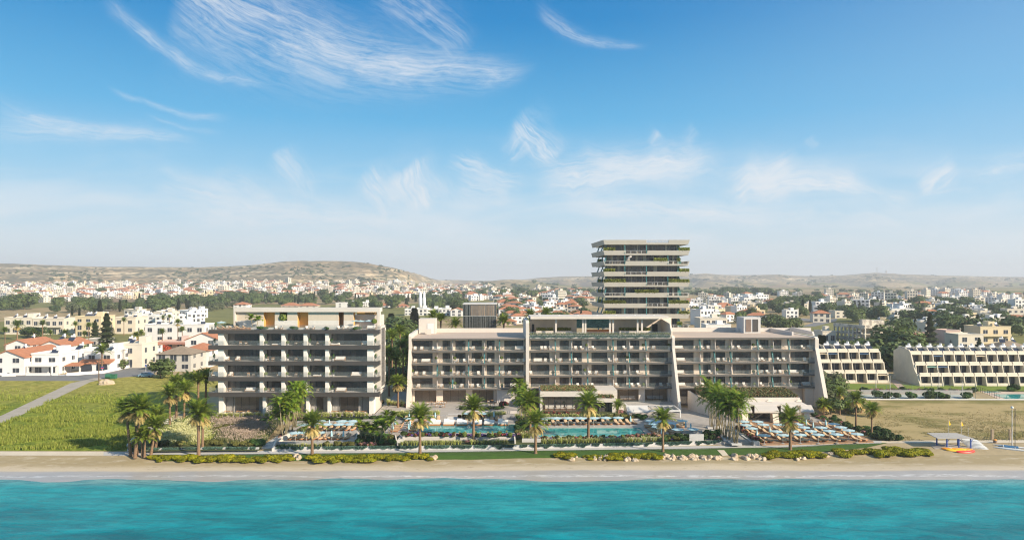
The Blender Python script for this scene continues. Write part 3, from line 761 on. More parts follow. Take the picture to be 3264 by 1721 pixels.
# ------------------------------------------------------------------ white pergola bar
PG = thing('pergola', 'white steel pergola with glass roof panels in front of the hotel bar', 'pergola', (0,0,0))
pa_, pb_ = X(2020,147.5), X(2170,147.5)
m_ = MB().box(pa_, pb_, 147.4, 147.6, 3.25, 3.55).box(pa_, pa_+.2, 147.6, 153, 3.25, 3.55).box(pb_-.2, pb_, 147.6, 153, 3.25, 3.55).box(pa_, pb_, 153, 153.2, 3.25, 3.55)
for k in range(1,7): m_.box(pa_+(pb_-pa_)*k/7-.05, pa_+(pb_-pa_)*k/7+.05, 147.6, 153, 3.3, 3.5)
m_.build('roof_frame', metalw, PG)
MB().box(pa_+.2, pb_-.2, 147.6, 153, 3.52, 3.54).build('roof_glass', railglass, PG)
for p_ in (pa_+.1, (pa_+pb_)/2, pb_-.1): MB().box(p_-.1, p_+.1, 147.4, 147.6, 1.3, 3.25).build('post', metalw, PG)
MB().extr([(147.2,1.3),(147.2,3.2),(149,4.3),(152,4.3),(152,1.3)], pa_-1.4, pa_-1.0).extr([(147.2,3.2),(149,4.3),(149,4.1),(147.2,3.0)], pa_-1.0, pa_+3.2).build('side_wall', stone2, PG)
MB().box(pa_+1, pb_-2, 151.5, 152.3, 1.3, 2.5).build('bar_counter', stone, PG)

# ------------------------------------------------------------------ glass cube behind the hotel
GC = thing('glass_pavilion', 'glass cube with thin vertical metal fins standing behind the long hotel', 'building', (0,0,0))
gy = 200.0; ga, gb = X(1476,gy), X(1582,gy)
MB().box(ga-.1, gb+.1, gy-.1, gy+9, 24.3, 24.65).build('roof', stone2, GC)
MB().box(ga, gb, gy+.1, gy+8.8, 2, 24.3).build('glass_wall', glassmat('cube_glass', (.02,.035,.03), .25), GC)
MB().box(ga+2.2, gb-.4, gy+.04, gy+.09, 21, 24.1).build('timber_panel', plain('cube_timber', (.42,.31,.22), .7, .3, 1), GC)
MB().box(ga+.3, gb-.3, gy+2.5, gy+8.5, 2, 24.2).build('core', dark, GC)
m_ = MB()
for k in range(34): xx = ga + (gb-ga)*(k/33)**1.0 + rnd.uniform(-.08,.08); m_.box(xx-.022, xx+.022, gy-.10, gy, 2, 24.3)
for z in (16.5, 21): m_.box(ga, gb, gy-.08, gy+.0, z-.06, z+.06)
for k in range(10): m_.box(ga-.1, ga, gy+.5+k*.85, gy+.56+k*.85, 2, 24.3)
m_.build('metal_fin_screen', plain('fin_metal', (.42,.43,.42), .5), GC)

# ------------------------------------------------------------------ the stepped tower
TW = thing('apartment_tower', 'beige high rise tower with flared balconies, planters and teal mosaic struts', 'tower', (0,0,0))
tY = 222.0; kk = F/tY; tx = lambda c, y=tY: X(1840+c/4.245, y); tzf = lambda c: 31-(740+c/4.245-HZ)/kk
tb = plain('tower_ledge', (.56,.53,.47), .8, .08, .3)
tcore = plain('tower_wall', (.44,.395,.32), .8, .12, .5)
TX0, TX1 = tx(372), tx(1505); TYB = tY+23
tiers = [105+143.1*i for i in range(12)]
opens = [[(937,1235)],[(655,945)],[(375,650),(1240,1500)],[(655,940)],[(945,1230)],[(375,650),(1240,1500)],[(945,1230)],[(655,940)],[(375,650),(1245,1500)],[(655,940)],[(945,1230)],[(655,940)]]
plants = [[],[(320,515),(1380,1525)],[(1040,1228),(1355,1400)],[(310,510),(1385,1520)],[(325,655),(1240,1525)],[(780,1100)],[(330,655),(1245,1518)],[(310,520),(1382,1522)],[(1355,1420)],[],[],[]]
sideplants = [0,0,1,0,1,1,1,0,0,0,0,0]
struts = [(648,942),(648,1232),(648,940),(940,1232),(648,1232),(940,1232),(648,940),(940,1232),(648,1232),(648,940),(940,1232)]
trail = MB()
for i, c in enumerate(tiers):
    zt = tzf(c); zb = zt-1.48
    MB().box(TX0-.1, TX1+.1, tY+.5, TYB, zb, zb+.45).build('floor_slab', tb, TW)
    led = MB()
    def seg(xa, xb, fl, fr):   # flared parapet piece along the front
        led.hexa([(xa,tY+.45,zb),(xb,tY+.45,zb),(xb,tY+.75,zb),(xa,tY+.75,zb)], [(xa-fl,tY,zt),(xb+fr,tY,zt),(xb+fr,tY+.3,zt),(xa-fl,tY+.3,zt)])
    x = TX0; first = True
    for a, b in opens[i]:
        a, b = tx(a), tx(b)
        if a > x+.3: seg(x, a, .45 if first else -.12, -.12)
        led.hexa([(a,tY+.45,zb),(b,tY+.45,zb),(b,tY+.75,zb),(a,tY+.75,zb)], [(a,tY+.28,zb+.55),(b,tY+.28,zb+.55),(b,tY+.6,zb+.55),(a,tY+.6,zb+.55)])
        x = b; first = False
    if x < TX1-.3: seg(x, TX1, .45 if first else -.12, .47)
    ys = [tY+.3, tY+7.5, tY+15, TYB]
    for s_, xx in ((-1, TX0), (1, TX1)):
        xe = xx-1.3 if s_ < 0 else xx
        led.hexa([(xx,tY+.75,zb),(xx-s_*.3,tY+.75,zb),(xe-s_*.3,TYB,zb),(xe,TYB,zb)], [(xx+s_*.46,tY+.3,zt),(xx+s_*.16,tY+.3,zt),(xe+s_*.16,TYB,zt),(xe+s_*.46,TYB,zt)])
    led.build('balcony_ledge', tb, TW)
    for a, b in opens[i]:
        a, b = tx(a), tx(b); rl = MB(); n = 4
        rl.box(a, b, tY+.3, tY+.36, zt-.06, zt)
        for k in range(n+1): xx = a+(b-a)*k/n; rl.box(xx-.04, xx+.04, tY+.3, tY+.36, zb+.5, zt-.06)
        o = rl.build('balcony_rail', metalw if i else stone, TW)
        MB().box(a, b, tY+.32, tY+.34, zb+.5, zt-.06).build('rail_pane', paneclear, o)
    if i == 0: continue
    z2 = tzf(tiers[i-1])-1.48          # soffit of the tier above
    z0 = zb+.45
    fy = tY+2.8
    cxa, cxb = tx(470,fy), tx(1355,fy)
    cells = []; x = cxa+.2
    rr = random.Random(40+i)
    while x < cxb-1.0:
        wdt = rr.choice((1.6,2.2,2.9,3.6)); e = min(x+wdt, cxb-.1); cells.append((x, e, rr.random())); x = e+rr.choice((.1,.7,.3,1.2))
    hol = [(a, b, z0, z2) for a, b, r_ in cells]
    mw = MB(); wall_with_holes(mw, cxa, cxb, fy, fy+.3, z0, z2, hol); mw.box(cxa, cxa+.3, fy+.3, TYB-3, z0, z2).box(cxb-.3, cxb, fy+.3, TYB-3, z0, z2)
    mw.build('facade_wall', tcore, TW)
    for a, b, r_ in cells:
        if i < 9: window(TW, a, b, fy+.1, z0, z2, 2 if b-a > 2 else 1, .5, rn=rr)
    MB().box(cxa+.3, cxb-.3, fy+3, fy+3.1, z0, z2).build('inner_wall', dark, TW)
    for c_ in struts[i-1]:
        xx = tx(c_)
        MB().extr([(tY+.1,zb+.6),(tY+.5,zb+.6),(tY+1.1,z2),(tY+.7,z2)], xx-.12, xx+.12).build('mosaic_strut', tealm, TW)
    # triangular mosaic plates down the shaded side and at the far corner
    for yy, fl in ((tY+1.8, 1), (tY+8.5, -1), (tY+15, 1)):
        ofs = -1.3*(yy-tY)/23; TXs = TX0; TX0 = TX0+ofs
        MB().hexa([(TX0-.1,yy-1.1,zb+.7),(TX0+.2,yy-1.1,zb+.7),(TX0+.2,yy+1.1,zb+.7),(TX0-.1,yy+1.1,zb+.7)], [(TX0+.9,yy-.35+fl*.5,z2),(TX0+1.2,yy-.35+fl*.5,z2),(TX0+1.2,yy+.35+fl*.5,z2),(TX0+.9,yy+.35+fl*.5,z2)]).build('mosaic_plate', tealm, TW); TX0 = TXs
    xx = TX1-1.9
    MB().hexa([(xx-.6,tY+5,zb+.5),(xx+1.0,tY+5,zb+.5),(xx+1.0,tY+5.3,zb+.5),(xx-.6,tY+5.3,zb+.5)], [(xx-.5,tY+5,z2),(xx+.1,tY+5,z2),(xx+.1,tY+5.3,z2),(xx-.5,tY+5.3,z2)]).build('mosaic_plate', tealm, TW)
    for a, b in plants[i]:
        a, b = max(tx(a), TX0-.3), min(tx(b), TX1+.4)
        mb = MB(); leaves(mb, int(190*(b-a)), a, b, tY+.05, tY+1.3, zt-.15, zt+.95, .17)
        mb.build('planting', leaf_y, TW)
    if sideplants[i]:
        mb = MB(); leaves(mb, 700, TX0-.35, TX0+.5, tY+8, tY+16, zt-.1, zt+.9, .2); mb.build('planting', leaf_y, TW)
ss = MB()
z0 = tzf(tiers[2])-1.0; cx_ = tx(715)
ss.tube([(cx_,tY+1.6,z0),(cx_,tY+1.6,z0+3.2)], .1)
for k in range(16):
    a = k*.42; ss.hexa([(cx_,tY+1.6,z0+k*.19),(cx_+1.0*math.cos(a),tY+1.6+1.0*math.sin(a),z0+k*.19),(cx_+1.0*math.cos(a+.42),tY+1.6+1.0*math.sin(a+.42),z0+k*.19),(cx_,tY+1.62,z0+k*.19)],
      [(cx_,tY+1.6,z0+k*.19+.12),(cx_+1.0*math.cos(a),tY+1.6+1.0*math.sin(a),z0+k*.19+.5),(cx_+1.0*math.cos(a+.42),tY+1.6+1.0*math.sin(a+.42),z0+k*.19+.6),(cx_,tY+1.62,z0+k*.19+.12)])
ss.build('spiral_stair', stone, TW)
# ------------------------------------------------------------------ plants
frond_g = foliage('palm_fronds', (.10,.17,.018), (.27,.34,.04), (.40,.41,.08), trans=.4, orand=.15)
frond_d = foliage('dry_palm_fronds', (.42,.31,.11), (.62,.48,.21), (.26,.28,.07), trans=.3)
bark = plain('palm_trunk', (.26,.165,.10), .95, .45, 5, bmp=.6, bscale=14, orand=.15)
barkp = plain('pale_stem', (.30,.25,.15), .8, .25, 4)
def frond(mb, base, az, el0, L, droop, rn, n=26, wl=.62, m=0, lw=.062):
    """one pinnate leaf: arching rib with two rows of leaflets"""
    d = Vector((math.cos(az), math.sin(az), 0)); side = Vector((-d.y, d.x, 0)); p = Vector(base); el = el0; st = L/n
    pts = []
    for k in range(n+1):
        pts.append((p.copy(), el)); p = p + (d*math.cos(el) + Vector((0,0,1))*math.sin(el))*st; el -= droop/n*(.4+1.2*k/n)
    for k in range(2, n):
        q, e = pts[k]; t = k/n
        fwd = d*math.cos(e) + Vector((0,0,1))*math.sin(e); up = d*-math.sin(e) + Vector((0,0,1))*math.cos(e)
        l = wl*math.sin(math.pi*min(1,(.10+.90*t))**.8)*.9+.1
        for s in (-1, 1):
            tip = q + (side*s*.80 + fwd*.62 + up*rn.uniform(.05,.34))*l - Vector((0,0,.10*l))
            wdt = fwd*lw
            mb.add([q-wdt, q+wdt, tip], [(0,1,2)], m)
    for k in range(0, n, 3):
        a, b = pts[k][0], pts[min(n,k+3)][0]; w_ = side*(.035*(1-k/n)+.008); mb.add([a-w_, a+w_, b+w_*.7, b-w_*.7], [(0,1,2,3)], m)
palm_meshes = []
for vs in range(3):
    rn = random.Random(100+vs); g_ = MB(); dd = MB()
    for k in range(58):
        t = k/58; el = R(84) - t*R(72) + rn.uniform(-.12,.12)
        frond(g_, (0,0,rn.uniform(-.1,.25)), k*2.39996+rn.uniform(-.2,.2), el, rn.uniform(2.5,3.1), R(60)+t*R(14), rn)
    for k in range(28):
        frond(dd, (0,0,-.1-rn.uniform(0,.3)), k*2.39996+rn.uniform(-.3,.3), R(-6)-rn.uniform(0,.6), rn.uniform(1.4,2.1), R(52), rn, n=18, wl=.45)
    tr = MB(); prof = [(.30,0),(.24,.05),(.20,.3),(.185,.6),(.18,.9),(.24,.97),(.28,1.0)]
    P_ = []
    for k in range(41):
        z = k/40; P_.append((interp([(b,a) for a,b in prof], z)*(1+.07*(k%2)), z))
    tr.lathe(P_, 9)
    palm_meshes.append((g_.mesh('palm_crown', frond_g), dd.mesh('dead_fronds', frond_d), tr.mesh('palm_trunk', bark, True)))
def palm(loc, h, label, group=None, s=1.0, lean=(0,0), var=0, dry=True, name='date_palm'):
    t = thing(name, label, 'palm tree', loc, rnd.uniform(0,6.28), group)
    q = t.rotation_euler.copy(); t.rotation_mode = 'XYZ'
    m = Matrix.Rotation(math.atan2(lean[0],h),4,'Y') @ Matrix.Rotation(-math.atan2(lean[1],h),4,'X') @ Matrix.Rotation(q.z,4,'Z')
    t.rotation_euler = m.to_euler()
    a, b, c = palm_meshes[var%3]
    o = obj('trunk', c, t); o.scale = (s,s,h)
    o = obj('crown', a, t, (0,0,h)); o.scale = (s,s,s)
    if dry: o = obj('dead_fronds', b, t, (0,0,h)); o.scale = (s,s,s)
    return t
def clump_mesh(name, mat, n, h, spread, seed, w=.02, seedhead=None, hm=None):
    rn = random.Random(seed); mb = MB()
    for _ in range(n):
        a = rn.uniform(0,6.28); r = rn.uniform(0,.18)*spread; hh = h*rn.uniform(.6,1.1); o = rn.uniform(.15,1)*spread*.55
        b = Vector((r*math.cos(a), r*math.sin(a), 0)); t = Vector(((r+o)*math.cos(a), (r+o)*math.sin(a), hh)); s_ = Vector((-math.sin(a), math.cos(a), 0))*w
        mid = (b+t)/2 + Vector((-math.cos(a), -math.sin(a), 0))*o*.18 + Vector((0,0,hh*.08))
        mb.add([b-s_, b+s_, mid+s_, mid-s_], [(0,1,2,3)]); mb.add([mid-s_, mid+s_, t], [(0,1,2)])
        if seedhead and rn.random() < seedhead:
            mb.card(t, s_*1.5, Vector((math.cos(a)*.04, math.sin(a)*.04, .09)), 1)
    return mb.mesh(name, [mat, hm] if hm else mat)
def bush_mesh(name, mats, n, r, hz, seed, size=.15, flower=0.0, flat=False):
    rn = random.Random(seed); mb = MB()
    lumps = [(rn.uniform(-.5,.5)*r, rn.uniform(-.5,.5)*r, rn.uniform(.35,.75)*hz, rn.uniform(.5,.75)) for _ in range(5)]
    for _ in range(n):
        lx_, ly_, lz_, lr = rn.choice(lumps) if not flat else (0,0,hz*.45,1)
        d = Vector((rn.gauss(0,1), rn.gauss(0,1), rn.gauss(0,1)))
        if d.length < .01: continue
        d.normalize(); k = rn.uniform(.72,1.02)
        p = Vector((lx_+d.x*r*lr*k, ly_+d.y*r*lr*k, lz_+d.z*hz*.55*lr*k))
        if p.z < 0: p.z = -p.z*.3
        a = d.cross(Vector((rn.uniform(-1,1),rn.uniform(-1,1),rn.uniform(-1,1)))).normalized(); b = d.cross(a); s = size*rn.uniform(.6,1.3)
        mb.card(p, a*s, (b*.8+d*.5)*s*.6, 1 if (flower and d.z > -.2 and rn.random() < flower) else 0)
    if flat: mb.ball((0,0,hz*.45), 1, 2, 0, .06, (r*.9, r*.9, hz*.5), rn)
    return mb.mesh(name, mats)
blade_pale = foliage('feather_grass', (.34,.39,.09), (.60,.62,.22), (.48,.52,.12), trans=.35)
blade_pink = foliage('pink_meadow', (.20,.25,.07), (.34,.33,.15), (.50,.39,.26), trans=.3)
leaf_round = foliage('clipped_leaves', (.09,.14,.03), (.20,.24,.06))
leaf_dark = foliage('dark_shrub_leaves', (.03,.062,.018), (.085,.125,.036))
leaf_olive = foliage('olive_shrub_leaves', (.10,.11,.03), (.20,.19,.05))
leaf_beach = foliage('beach_shrub_leaves', (.13,.16,.008), (.36,.34,.012), (.50,.40,.015), trans=.3)
fl_red = foliage('red_blossom', (.30,.03,.05), (.50,.08,.11), trans=.2); fl_pur = foliage('purple_blossom', (.09,.045,.20), (.22,.12,.40), trans=.2); fl_pink = foliage('pink_blossom', (.42,.14,.18), (.60,.28,.30), trans=.2)
feather = foliage('grass_plumes', (.58,.57,.28), (.74,.72,.42), trans=.35)
VEG = {
 'feather_grass': [clump_mesh('feather_grass', blade_pale, 150, 1.0, .95, 200+i, .020, .25, feather) for i in range(4)],
 'flower_bush': [bush_mesh('flower_bush', [leaf_dark, fl_red], 420, .7, .95, 210+i, .13, .34) for i in range(3)],
 'lavender_bush': [bush_mesh('lavender_bush', [leaf_dark, fl_pur], 380, .62, .75, 220+i, .11, .75) for i in range(2)],
 'pink_bush': [bush_mesh('pink_bush', [leaf_olive, fl_pink], 420, .7, .8, 225+i, .12, .55) for i in range(2)],
 'clipped_bush': [bush_mesh('clipped_bush', leaf_round, 520, .62, 1.15, 230+i, .10, 0, True) for i in range(2)],
 'dark_shrub': [bush_mesh('dark_shrub', leaf_dark, 520, .95, 1.15, 240+i, .17) for i in range(3)],
 'green_shrub': [bush_mesh('green_shrub', leaf_g, 520, .9, 1.1, 245+i, .17) for i in range(3)],
 'olive_shrub': [bush_mesh('olive_shrub', leaf_olive, 520, .9, 1.0, 250+i, .15) for i in range(3)],
 'beach_shrub': [bush_mesh('beach_shrub', leaf_beach, 1500, 1.15, .95, 260+i, .10) for i in range(4)],
}
CATS = {'feather_grass':'grass','flower_bush':'shrub','lavender_bush':'shrub','pink_bush':'shrub','clipped_bush':'shrub','dark_shrub':'shrub','green_shrub':'shrub','olive_shrub':'shrub','beach_shrub':'shrub'}
def plant(kind, loc, label, group, s=1.0, sz=1.0, rn=rnd):
    o = obj(kind, rn.choice(VEG[kind]), None, loc); o.rotation_euler.z = rn.uniform(0,6.28)
    k = s*rn.uniform(.85,1.15); o.scale = (k, k, k*sz*rn.uniform(.9,1.1)); return tag(o, label, CATS[kind], group, 'thing')
def plant_row(kind, p0, p1, n, label, group, s=1.0, sz=1.0, jit=.25):
    p0, p1 = Vector(p0), Vector(p1)
    for i in range(n):
        p = p0.lerp(p1, (i+.5)/n + rnd.uniform(-.3,.3)/n) + Vector((0, rnd.uniform(-jit,jit), 0))
        plant(kind, p, f'{label}, {nth(i)} along', group, s, sz)
def areca(loc, h, label, group=None, n=5, s=1.0, seed=0):
    rn = random.Random(seed); t = thing('areca_palm', label, 'palm tree', loc, rn.uniform(0,6), group)
    st = MB(); fo = MB()
    for k in range(n):
        a = k*6.28/n+rn.uniform(-.4,.4); r = rn.uniform(.1,.35); tp = Vector((math.cos(a)*(r+rn.uniform(.2,.7)*s), math.sin(a)*(r+rn.uniform(.2,.7)*s), h*rn.uniform(.62,1.0)))
        st.tube([(math.cos(a)*r, math.sin(a)*r, 0), (tp.x*.75, tp.y*.75, tp.z*.5), tuple(tp)], [.075,.06,.05], 6)
        for j in range(11): frond(fo, tp, j*2.4+rn.uniform(-.4,.4), R(78)-j*R(7)+rn.uniform(-.15,.15), rn.uniform(1.5,2.2)*s, R(95), rn, n=14, wl=.7, lw=.11)
    fo.v = fo.v
    st.build('stems', barkp, t, True); fo.build('crown', leaf_areca, t); return t
leaf_areca = foliage('areca_fronds', (.07,.16,.012), (.22,.30,.03), (.42,.38,.05), trans=.3)

# ------------------------------------------------------------------ sheets of ground round the resort
def fpoly(pts, z=None): return [tuple((G(a,b,z) if z is not None else hit(a,b)).xy) for a, b in pts]
grassm, nt, b = newmat('field_grass'); p = geopos(nt); px, py, pz = nt.xyz(p)
n1 = nt.noise(p, .06, 6, .7); n2 = nt.noise(nt.comb(px*.55,py*.5,0), 1.0, 8, .78); n3 = nt.noise(p, .02, 3)
g_ = nt.mix(nt.ss(n2,.30,.70), (.055,.10,.012), (.29,.33,.045)); dryg = nt.mix(nt.ss(n2,.3,.7), (.26,.22,.05), (.54,.43,.14))
dr = nt.ss(py + (n1-.5)*55 + (n3-.5)*40, 150, 190)
c = nt.mix((dr*.62).clamp(), g_, dryg); c = nt.mix(nt.ss(n1,.52,.62)*.5, c, (.19,.22,.035))
nt.put(b.inputs['Base Color'], c); b.inputs['Roughness'].default_value = .95; b.inputs['Specular IOR Level'].default_value = .1; bump(nt, b, n2, .9, .35)
dry2, nt, b = newmat('dry_field'); p = geopos(nt); px, py, pz = nt.xyz(p)
n1 = nt.noise(nt.comb(px*.05,py*.11,0), 1.0, 5, .62); n2 = nt.noise(nt.comb(px*.7,py*1.4,0), 1.0, 6, .7)
c = nt.mix(n2, (.31,.24,.11), (.48,.38,.20)); c = nt.mix(nt.ss(n1*.93+n2*.07,.47,.62)*.8, c, nt.mix(n2,(.10,.105,.025),(.20,.19,.055)))
nt.put(b.inputs['Base Color'], c); b.inputs['Roughness'].default_value = .95; b.inputs['Specular IOR Level'].default_value = .1; bump(nt, b, n2, .6, .2)
asph = plain('asphalt', (.20,.20,.20), .9, .18, .4); dirt = plain('dirt_track', (.40,.36,.30), .95, .25, .5); sandp = plain('sandy_path', (.62,.54,.42), .95, .15, .5)
lawnm = plain('lawn_grass', (.055,.115,.016), .95, .35, .8, bmp=.5, bscale=6); lawn2 = plain('bright_lawn', (.16,.22,.03), .95, .3, .3)
earth = plain('dark_planting_soil', (.075,.09,.03), .95, .4, .8)
drape('grass_field', fpoly([(-300,1437),(415,1437),(425,1395),(560,1318),(720,1240),(720,1195),(480,1195),(300,1213),(-300,1213)]), .02, grassm)
drape('dirt_track', fpoly([(-267,1437),(225,1221),(300,1205),(345,1203),(287,1218),(-203,1437)]), .03, dirt)
drape('road', fpoly([(-300,1198),(250,1198),(360,1182),(480,1150),(560,1150),(480,1196),(330,1206),(290,1214),(-300,1213)]), .026, asph)
drape('pavement', fpoly([(-300,1194),(240,1194),(360,1177),(482,1143),(486,1150),(362,1182),(250,1198.5),(-300,1198.5)]), .12, stone2)
drape('dry_field', fpoly([(2690,1402),(3600,1398),(3600,1276),(2700,1276)]), .02, dry2)
pf = [(330,1450.5),(660,1449.6),(1240,1444),(1640,1439),(2040,1434),(2480,1428),(2700,1417),(2810,1413)]; pb = [(330,1440),(660,1438),(1240,1434.5),(1640,1431),(2040,1424),(2480,1418),(2700,1408),(2810,1405)]
drape('promenade', fpoly(pf+pb[::-1], 1.5), .05, plain('promenade_concrete', (.50,.485,.465), .8, .1, .5))
drape('sandy_path', fpoly([(-300,1450),(332,1450.5),(332,1438.5),(-300,1437)], 1.5), .045, sandp)
drape('sandy_path', fpoly([(2808,1413),(3600,1410),(3600,1401),(2808,1405)], 1.5), .045, sandp)
drape('lawn', fpoly([(480,1462),(700,1464),(1000,1462),(1250,1464),(1640,1458),(2000,1455),(2320,1452),(2560,1448),(2760,1430),(2830,1414)]+[(a,b+.1) for a,b in pf[::-1] if 400 < a < 2800]+[(480,1450.3)], 1.35), .05, lawnm)
drape('sandy_path', fpoly([(2286,1437),(2308,1437),(2322,1453),(2303,1454)], 1.35), .07, sandp)

# ------------------------------------------------------------------ terraces
def terrace(name, pts, z0, z1, m=paving): return tag(MB().prism(pts, z0, z1).build(name, m), kind='structure')
wb = [tuple(G(a,b,1.5).xy) for a, b in ((405,1442),(660,1438),(868,1437.5),(1240,1434.5),(1640,1431),(2040,1424),(2300,1416.5))]
terrace('resort_ground', [(x,y+.3) for x,y in wb[2:]]+[(38,160),(-30,160),(-30,150),(-45.6,138)], .8, 1.9, earth)
terrace('plaza', [(X(2172,126),126.5),(X(2300,124),124.4),(X(2415,125),125.3),(X(2365,136),138),(X(2330,152),154),(X(2140,157),157.5)], .8, 1.917)
terrace('plaza', [(24.6,126.95),(X(2172,126),126.6),(X(2200,150),150),(38,157.5),(24.6,157.5)], .8, 1.912)
terrace('plaza', [(X(2165,149),149),(X(2230,149),149),(X(2230,158),159.5),(X(2140,158),159.5)], .8, 1.93)
deckm, nt, b = newmat('brown_decking'); p = geopos(nt); px, py, pz = nt.xyz(p)
st_ = nt.math('FRACT', py*4.0); k = nt.ss(st_, .0, .12)
c = nt.mix(nt.noise(nt.comb(px*.4,py*4,0),1.0,3), (.27,.155,.085), (.37,.225,.13)); c = nt.mix(k, (.14,.08,.045), c); nt.put(b.inputs['Base Color'], c); b.inputs['Roughness'].default_value = .7
dk = [tuple(G(a,b,1.75).xy) for a, b in ((2428,1416),(2600,1412.5),(2785,1407),(2690,1355),(2600,1345),(2360,1342),(2360,1352))]
terrace('wood_deck', dk, .9, 1.75, deckm)
terrace('plaza', [(X(2360,143),142.5),(X(2640,143),142.5),(X(2600,150),152),(X(2330,150),152)], .9, 1.72)
# pool decks built round their basins
def pool(xa, xb, ya, yb, z, ox0, ox1, oy0, oy1, m=paving):
    mb = MB(); mb.box(ox0, xa, oy0, oy1, .9, z).box(xb, ox1, oy0, oy1, .9, z).box(xa, xb, oy0, ya, .9, z).box(xa, xb, yb, oy1, .9, z)
    tag(mb.build('pool_terrace', m), kind='structure')
    tag(MB().box(xa, xb, ya, yb, .9, z-.10).build('pool_water', poolw), kind='structure')
pool(-17.8, 1.5, 130.4, 138.6, 2.45, X(1232,133), 3.1, 129.0, 146.0)
pool(5.0, 25.2, 127.6, 135.8, 2.30, 3.15, X(2172,134), 126.9, 141.2)
tag(MB().box(3.2, 4.4, 133, 140, 2.31, 2.325).build('pool_water', poolw), kind='structure')
terrace('hotel_terrace', [(-27.5,143.3),(2.2,143.3),(2.2,161),(-27.5,160)], 2.0, 3.2)
terrace('planting_bed', [(3.2,141.2),(24.5,141.2),(24.5,150),(3.2,150)], 1.5, 2.9, earth)
terrace('pool_terrace', [(24.55,141.2),(37,143),(37,155),(24.55,155)], 1.0, 1.9)
# lounger terraces in front of the apartment building
tl = lambda a, b, z: tuple(G(a,b,z).xy)
terrace('lounger_terrace', [tl(884,1418,1.9), tl(1140,1418,1.9), (X(1140,129.5),129.5), (X(905,129.5),129.5)], 1.0, 1.95, paving)
terrace('lounger_terrace', [(X(905,129.5),129.55),(X(1145,129.5),129.55),(X(1150,137),137.3),(X(930,137),137.3)], 1.0, 2.75, paving)
terrace('side_path', [(X(1140,137.5),137.5),(X(1235,138),138),(-26.5,144),(-24.2,158),(-24.2,175),(-29,175),(-29,146)], 1.4, 3.05)
terrace('garden_bed', [(X(1140,123),122),(X(1262,123),122),(X(1262,130),130),(X(1150,130),130)], 1.0, 2.0, earth)
# garden slope at the far left
def slope(x, y): return interp([(121.6,1.85),(127,2.05),(136,2.5),(142,2.72)], y)
sl_ = [tuple(G(a,b,1.9).xy) for a, b in ((405,1438),(660,1435),(826,1434.5))] + [(X(868,131),131),(X(905,142),142),(X(560,142),142)]
bm = bmesh.new(); bm.faces.new([bm.verts.new((x,y,0)) for x,y in sl_])
for yb in (127,136): bmesh.ops.bisect_plane(bm, geom=bm.verts[:]+bm.edges[:]+bm.faces[:], plane_co=(0,yb,0), plane_no=(0,1,0))
for v in bm.verts: v.co.z = slope(v.co.x, v.co.y)
bmesh.ops.triangulate(bm, faces=bm.faces[:])
me = bpy.data.meshes.new('garden_slope'); bm.to_mesh(me); bm.free(); me.materials.append(earth); tag(obj('garden_slope', me), kind='structure')
def strip(name, pts, wd, h, mat, label, cat='wall', base=None):
    """wall along a line of (x,y,z) points"""
    mb = MB()
    for (a, b) in zip(pts, pts[1:]):
        a, b = Vector(a), Vector(b); d = (b-a); d.z = 0; d.normalize(); n = Vector((-d.y, d.x, 0))*wd
        zb = base if base is not None else -.6
        mb.hexa([(a.x,a.y,a.z+zb),(b.x,b.y,b.z+zb),(b.x+n.x,b.y+n.y,b.z+zb),(a.x+n.x,a.y+n.y,a.z+zb)], [(a.x,a.y,a.z+h),(b.x,b.y,b.z+h),(b.x+n.x,b.y+n.y,b.z+h),(a.x+n.x,a.y+n.y,a.z+h)])
    return tag(mb.build(name, mat), label, cat)
W3 = lambda q, z: [(x,y,z) for x,y in q]
i1, i2 = G(824,1438,1.5), G(868,1437.5,1.5)
strip('garden_wall', W3(wb[:2]+[tuple(i1.xy)], 1.5), .35, .66, stone2, 'low pale wall along the promenade below the sloping meadow garden')
strip('garden_wall', W3([tuple(i2.xy)]+wb[3:], 1.5), .35, .66, stone2, 'long low pale wall along the promenade below the pool terraces')
def trail_on(px0, px1, seg, label):
    t0, t1 = (px0, px1); mb = MB(); rn = random.Random(int(px0))
    for _ in range(int((px1-px0)*15)):
        q = rn.uniform(px0, px1); y0 = interp([(405,1442),(660,1438),(868,1437.5),(1240,1434.5),(1640,1431),(2040,1424),(2300,1416.5)], q)
        g = G(q, y0, 1.5); hang = .5*max(.15, .55+.9*noise.noise(Vector((q*.06,0,1)))) * min(1, 8*min(q-px0, px1-q)/(px1-px0)+.3)
        z = 2.22 - rn.random()*hang*1.25
        leaves(mb, 1, g.x, g.x, g.y-.12, g.y+(.1 if z > 2.15 else -.02), z, z, .11, rn, up=.6)
    tag(mb.build('trailing_plant', leaf_teal), label, 'plant', 'plants trailing over the promenade wall')
TR = [(410,510),(520,575),(583,640),(650,710),(722,790),(798,815),(882,920),(928,968),(982,1020),(1030,1170),(1178,1238),(1240,1332),(1355,1432),(1440,1504),(1512,1553),(1568,1638),(1658,1680),(1690,1760),(1765,1830),(1838,1880),(1888,1910),(1925,2050),(2055,2080),(2092,2205),(2218,2298)]
for k, (a, b) in enumerate(TR):
    trail_on(a, b, k, f'teal green creeper hanging over the low promenade wall, {nth(k)} from the grass field')
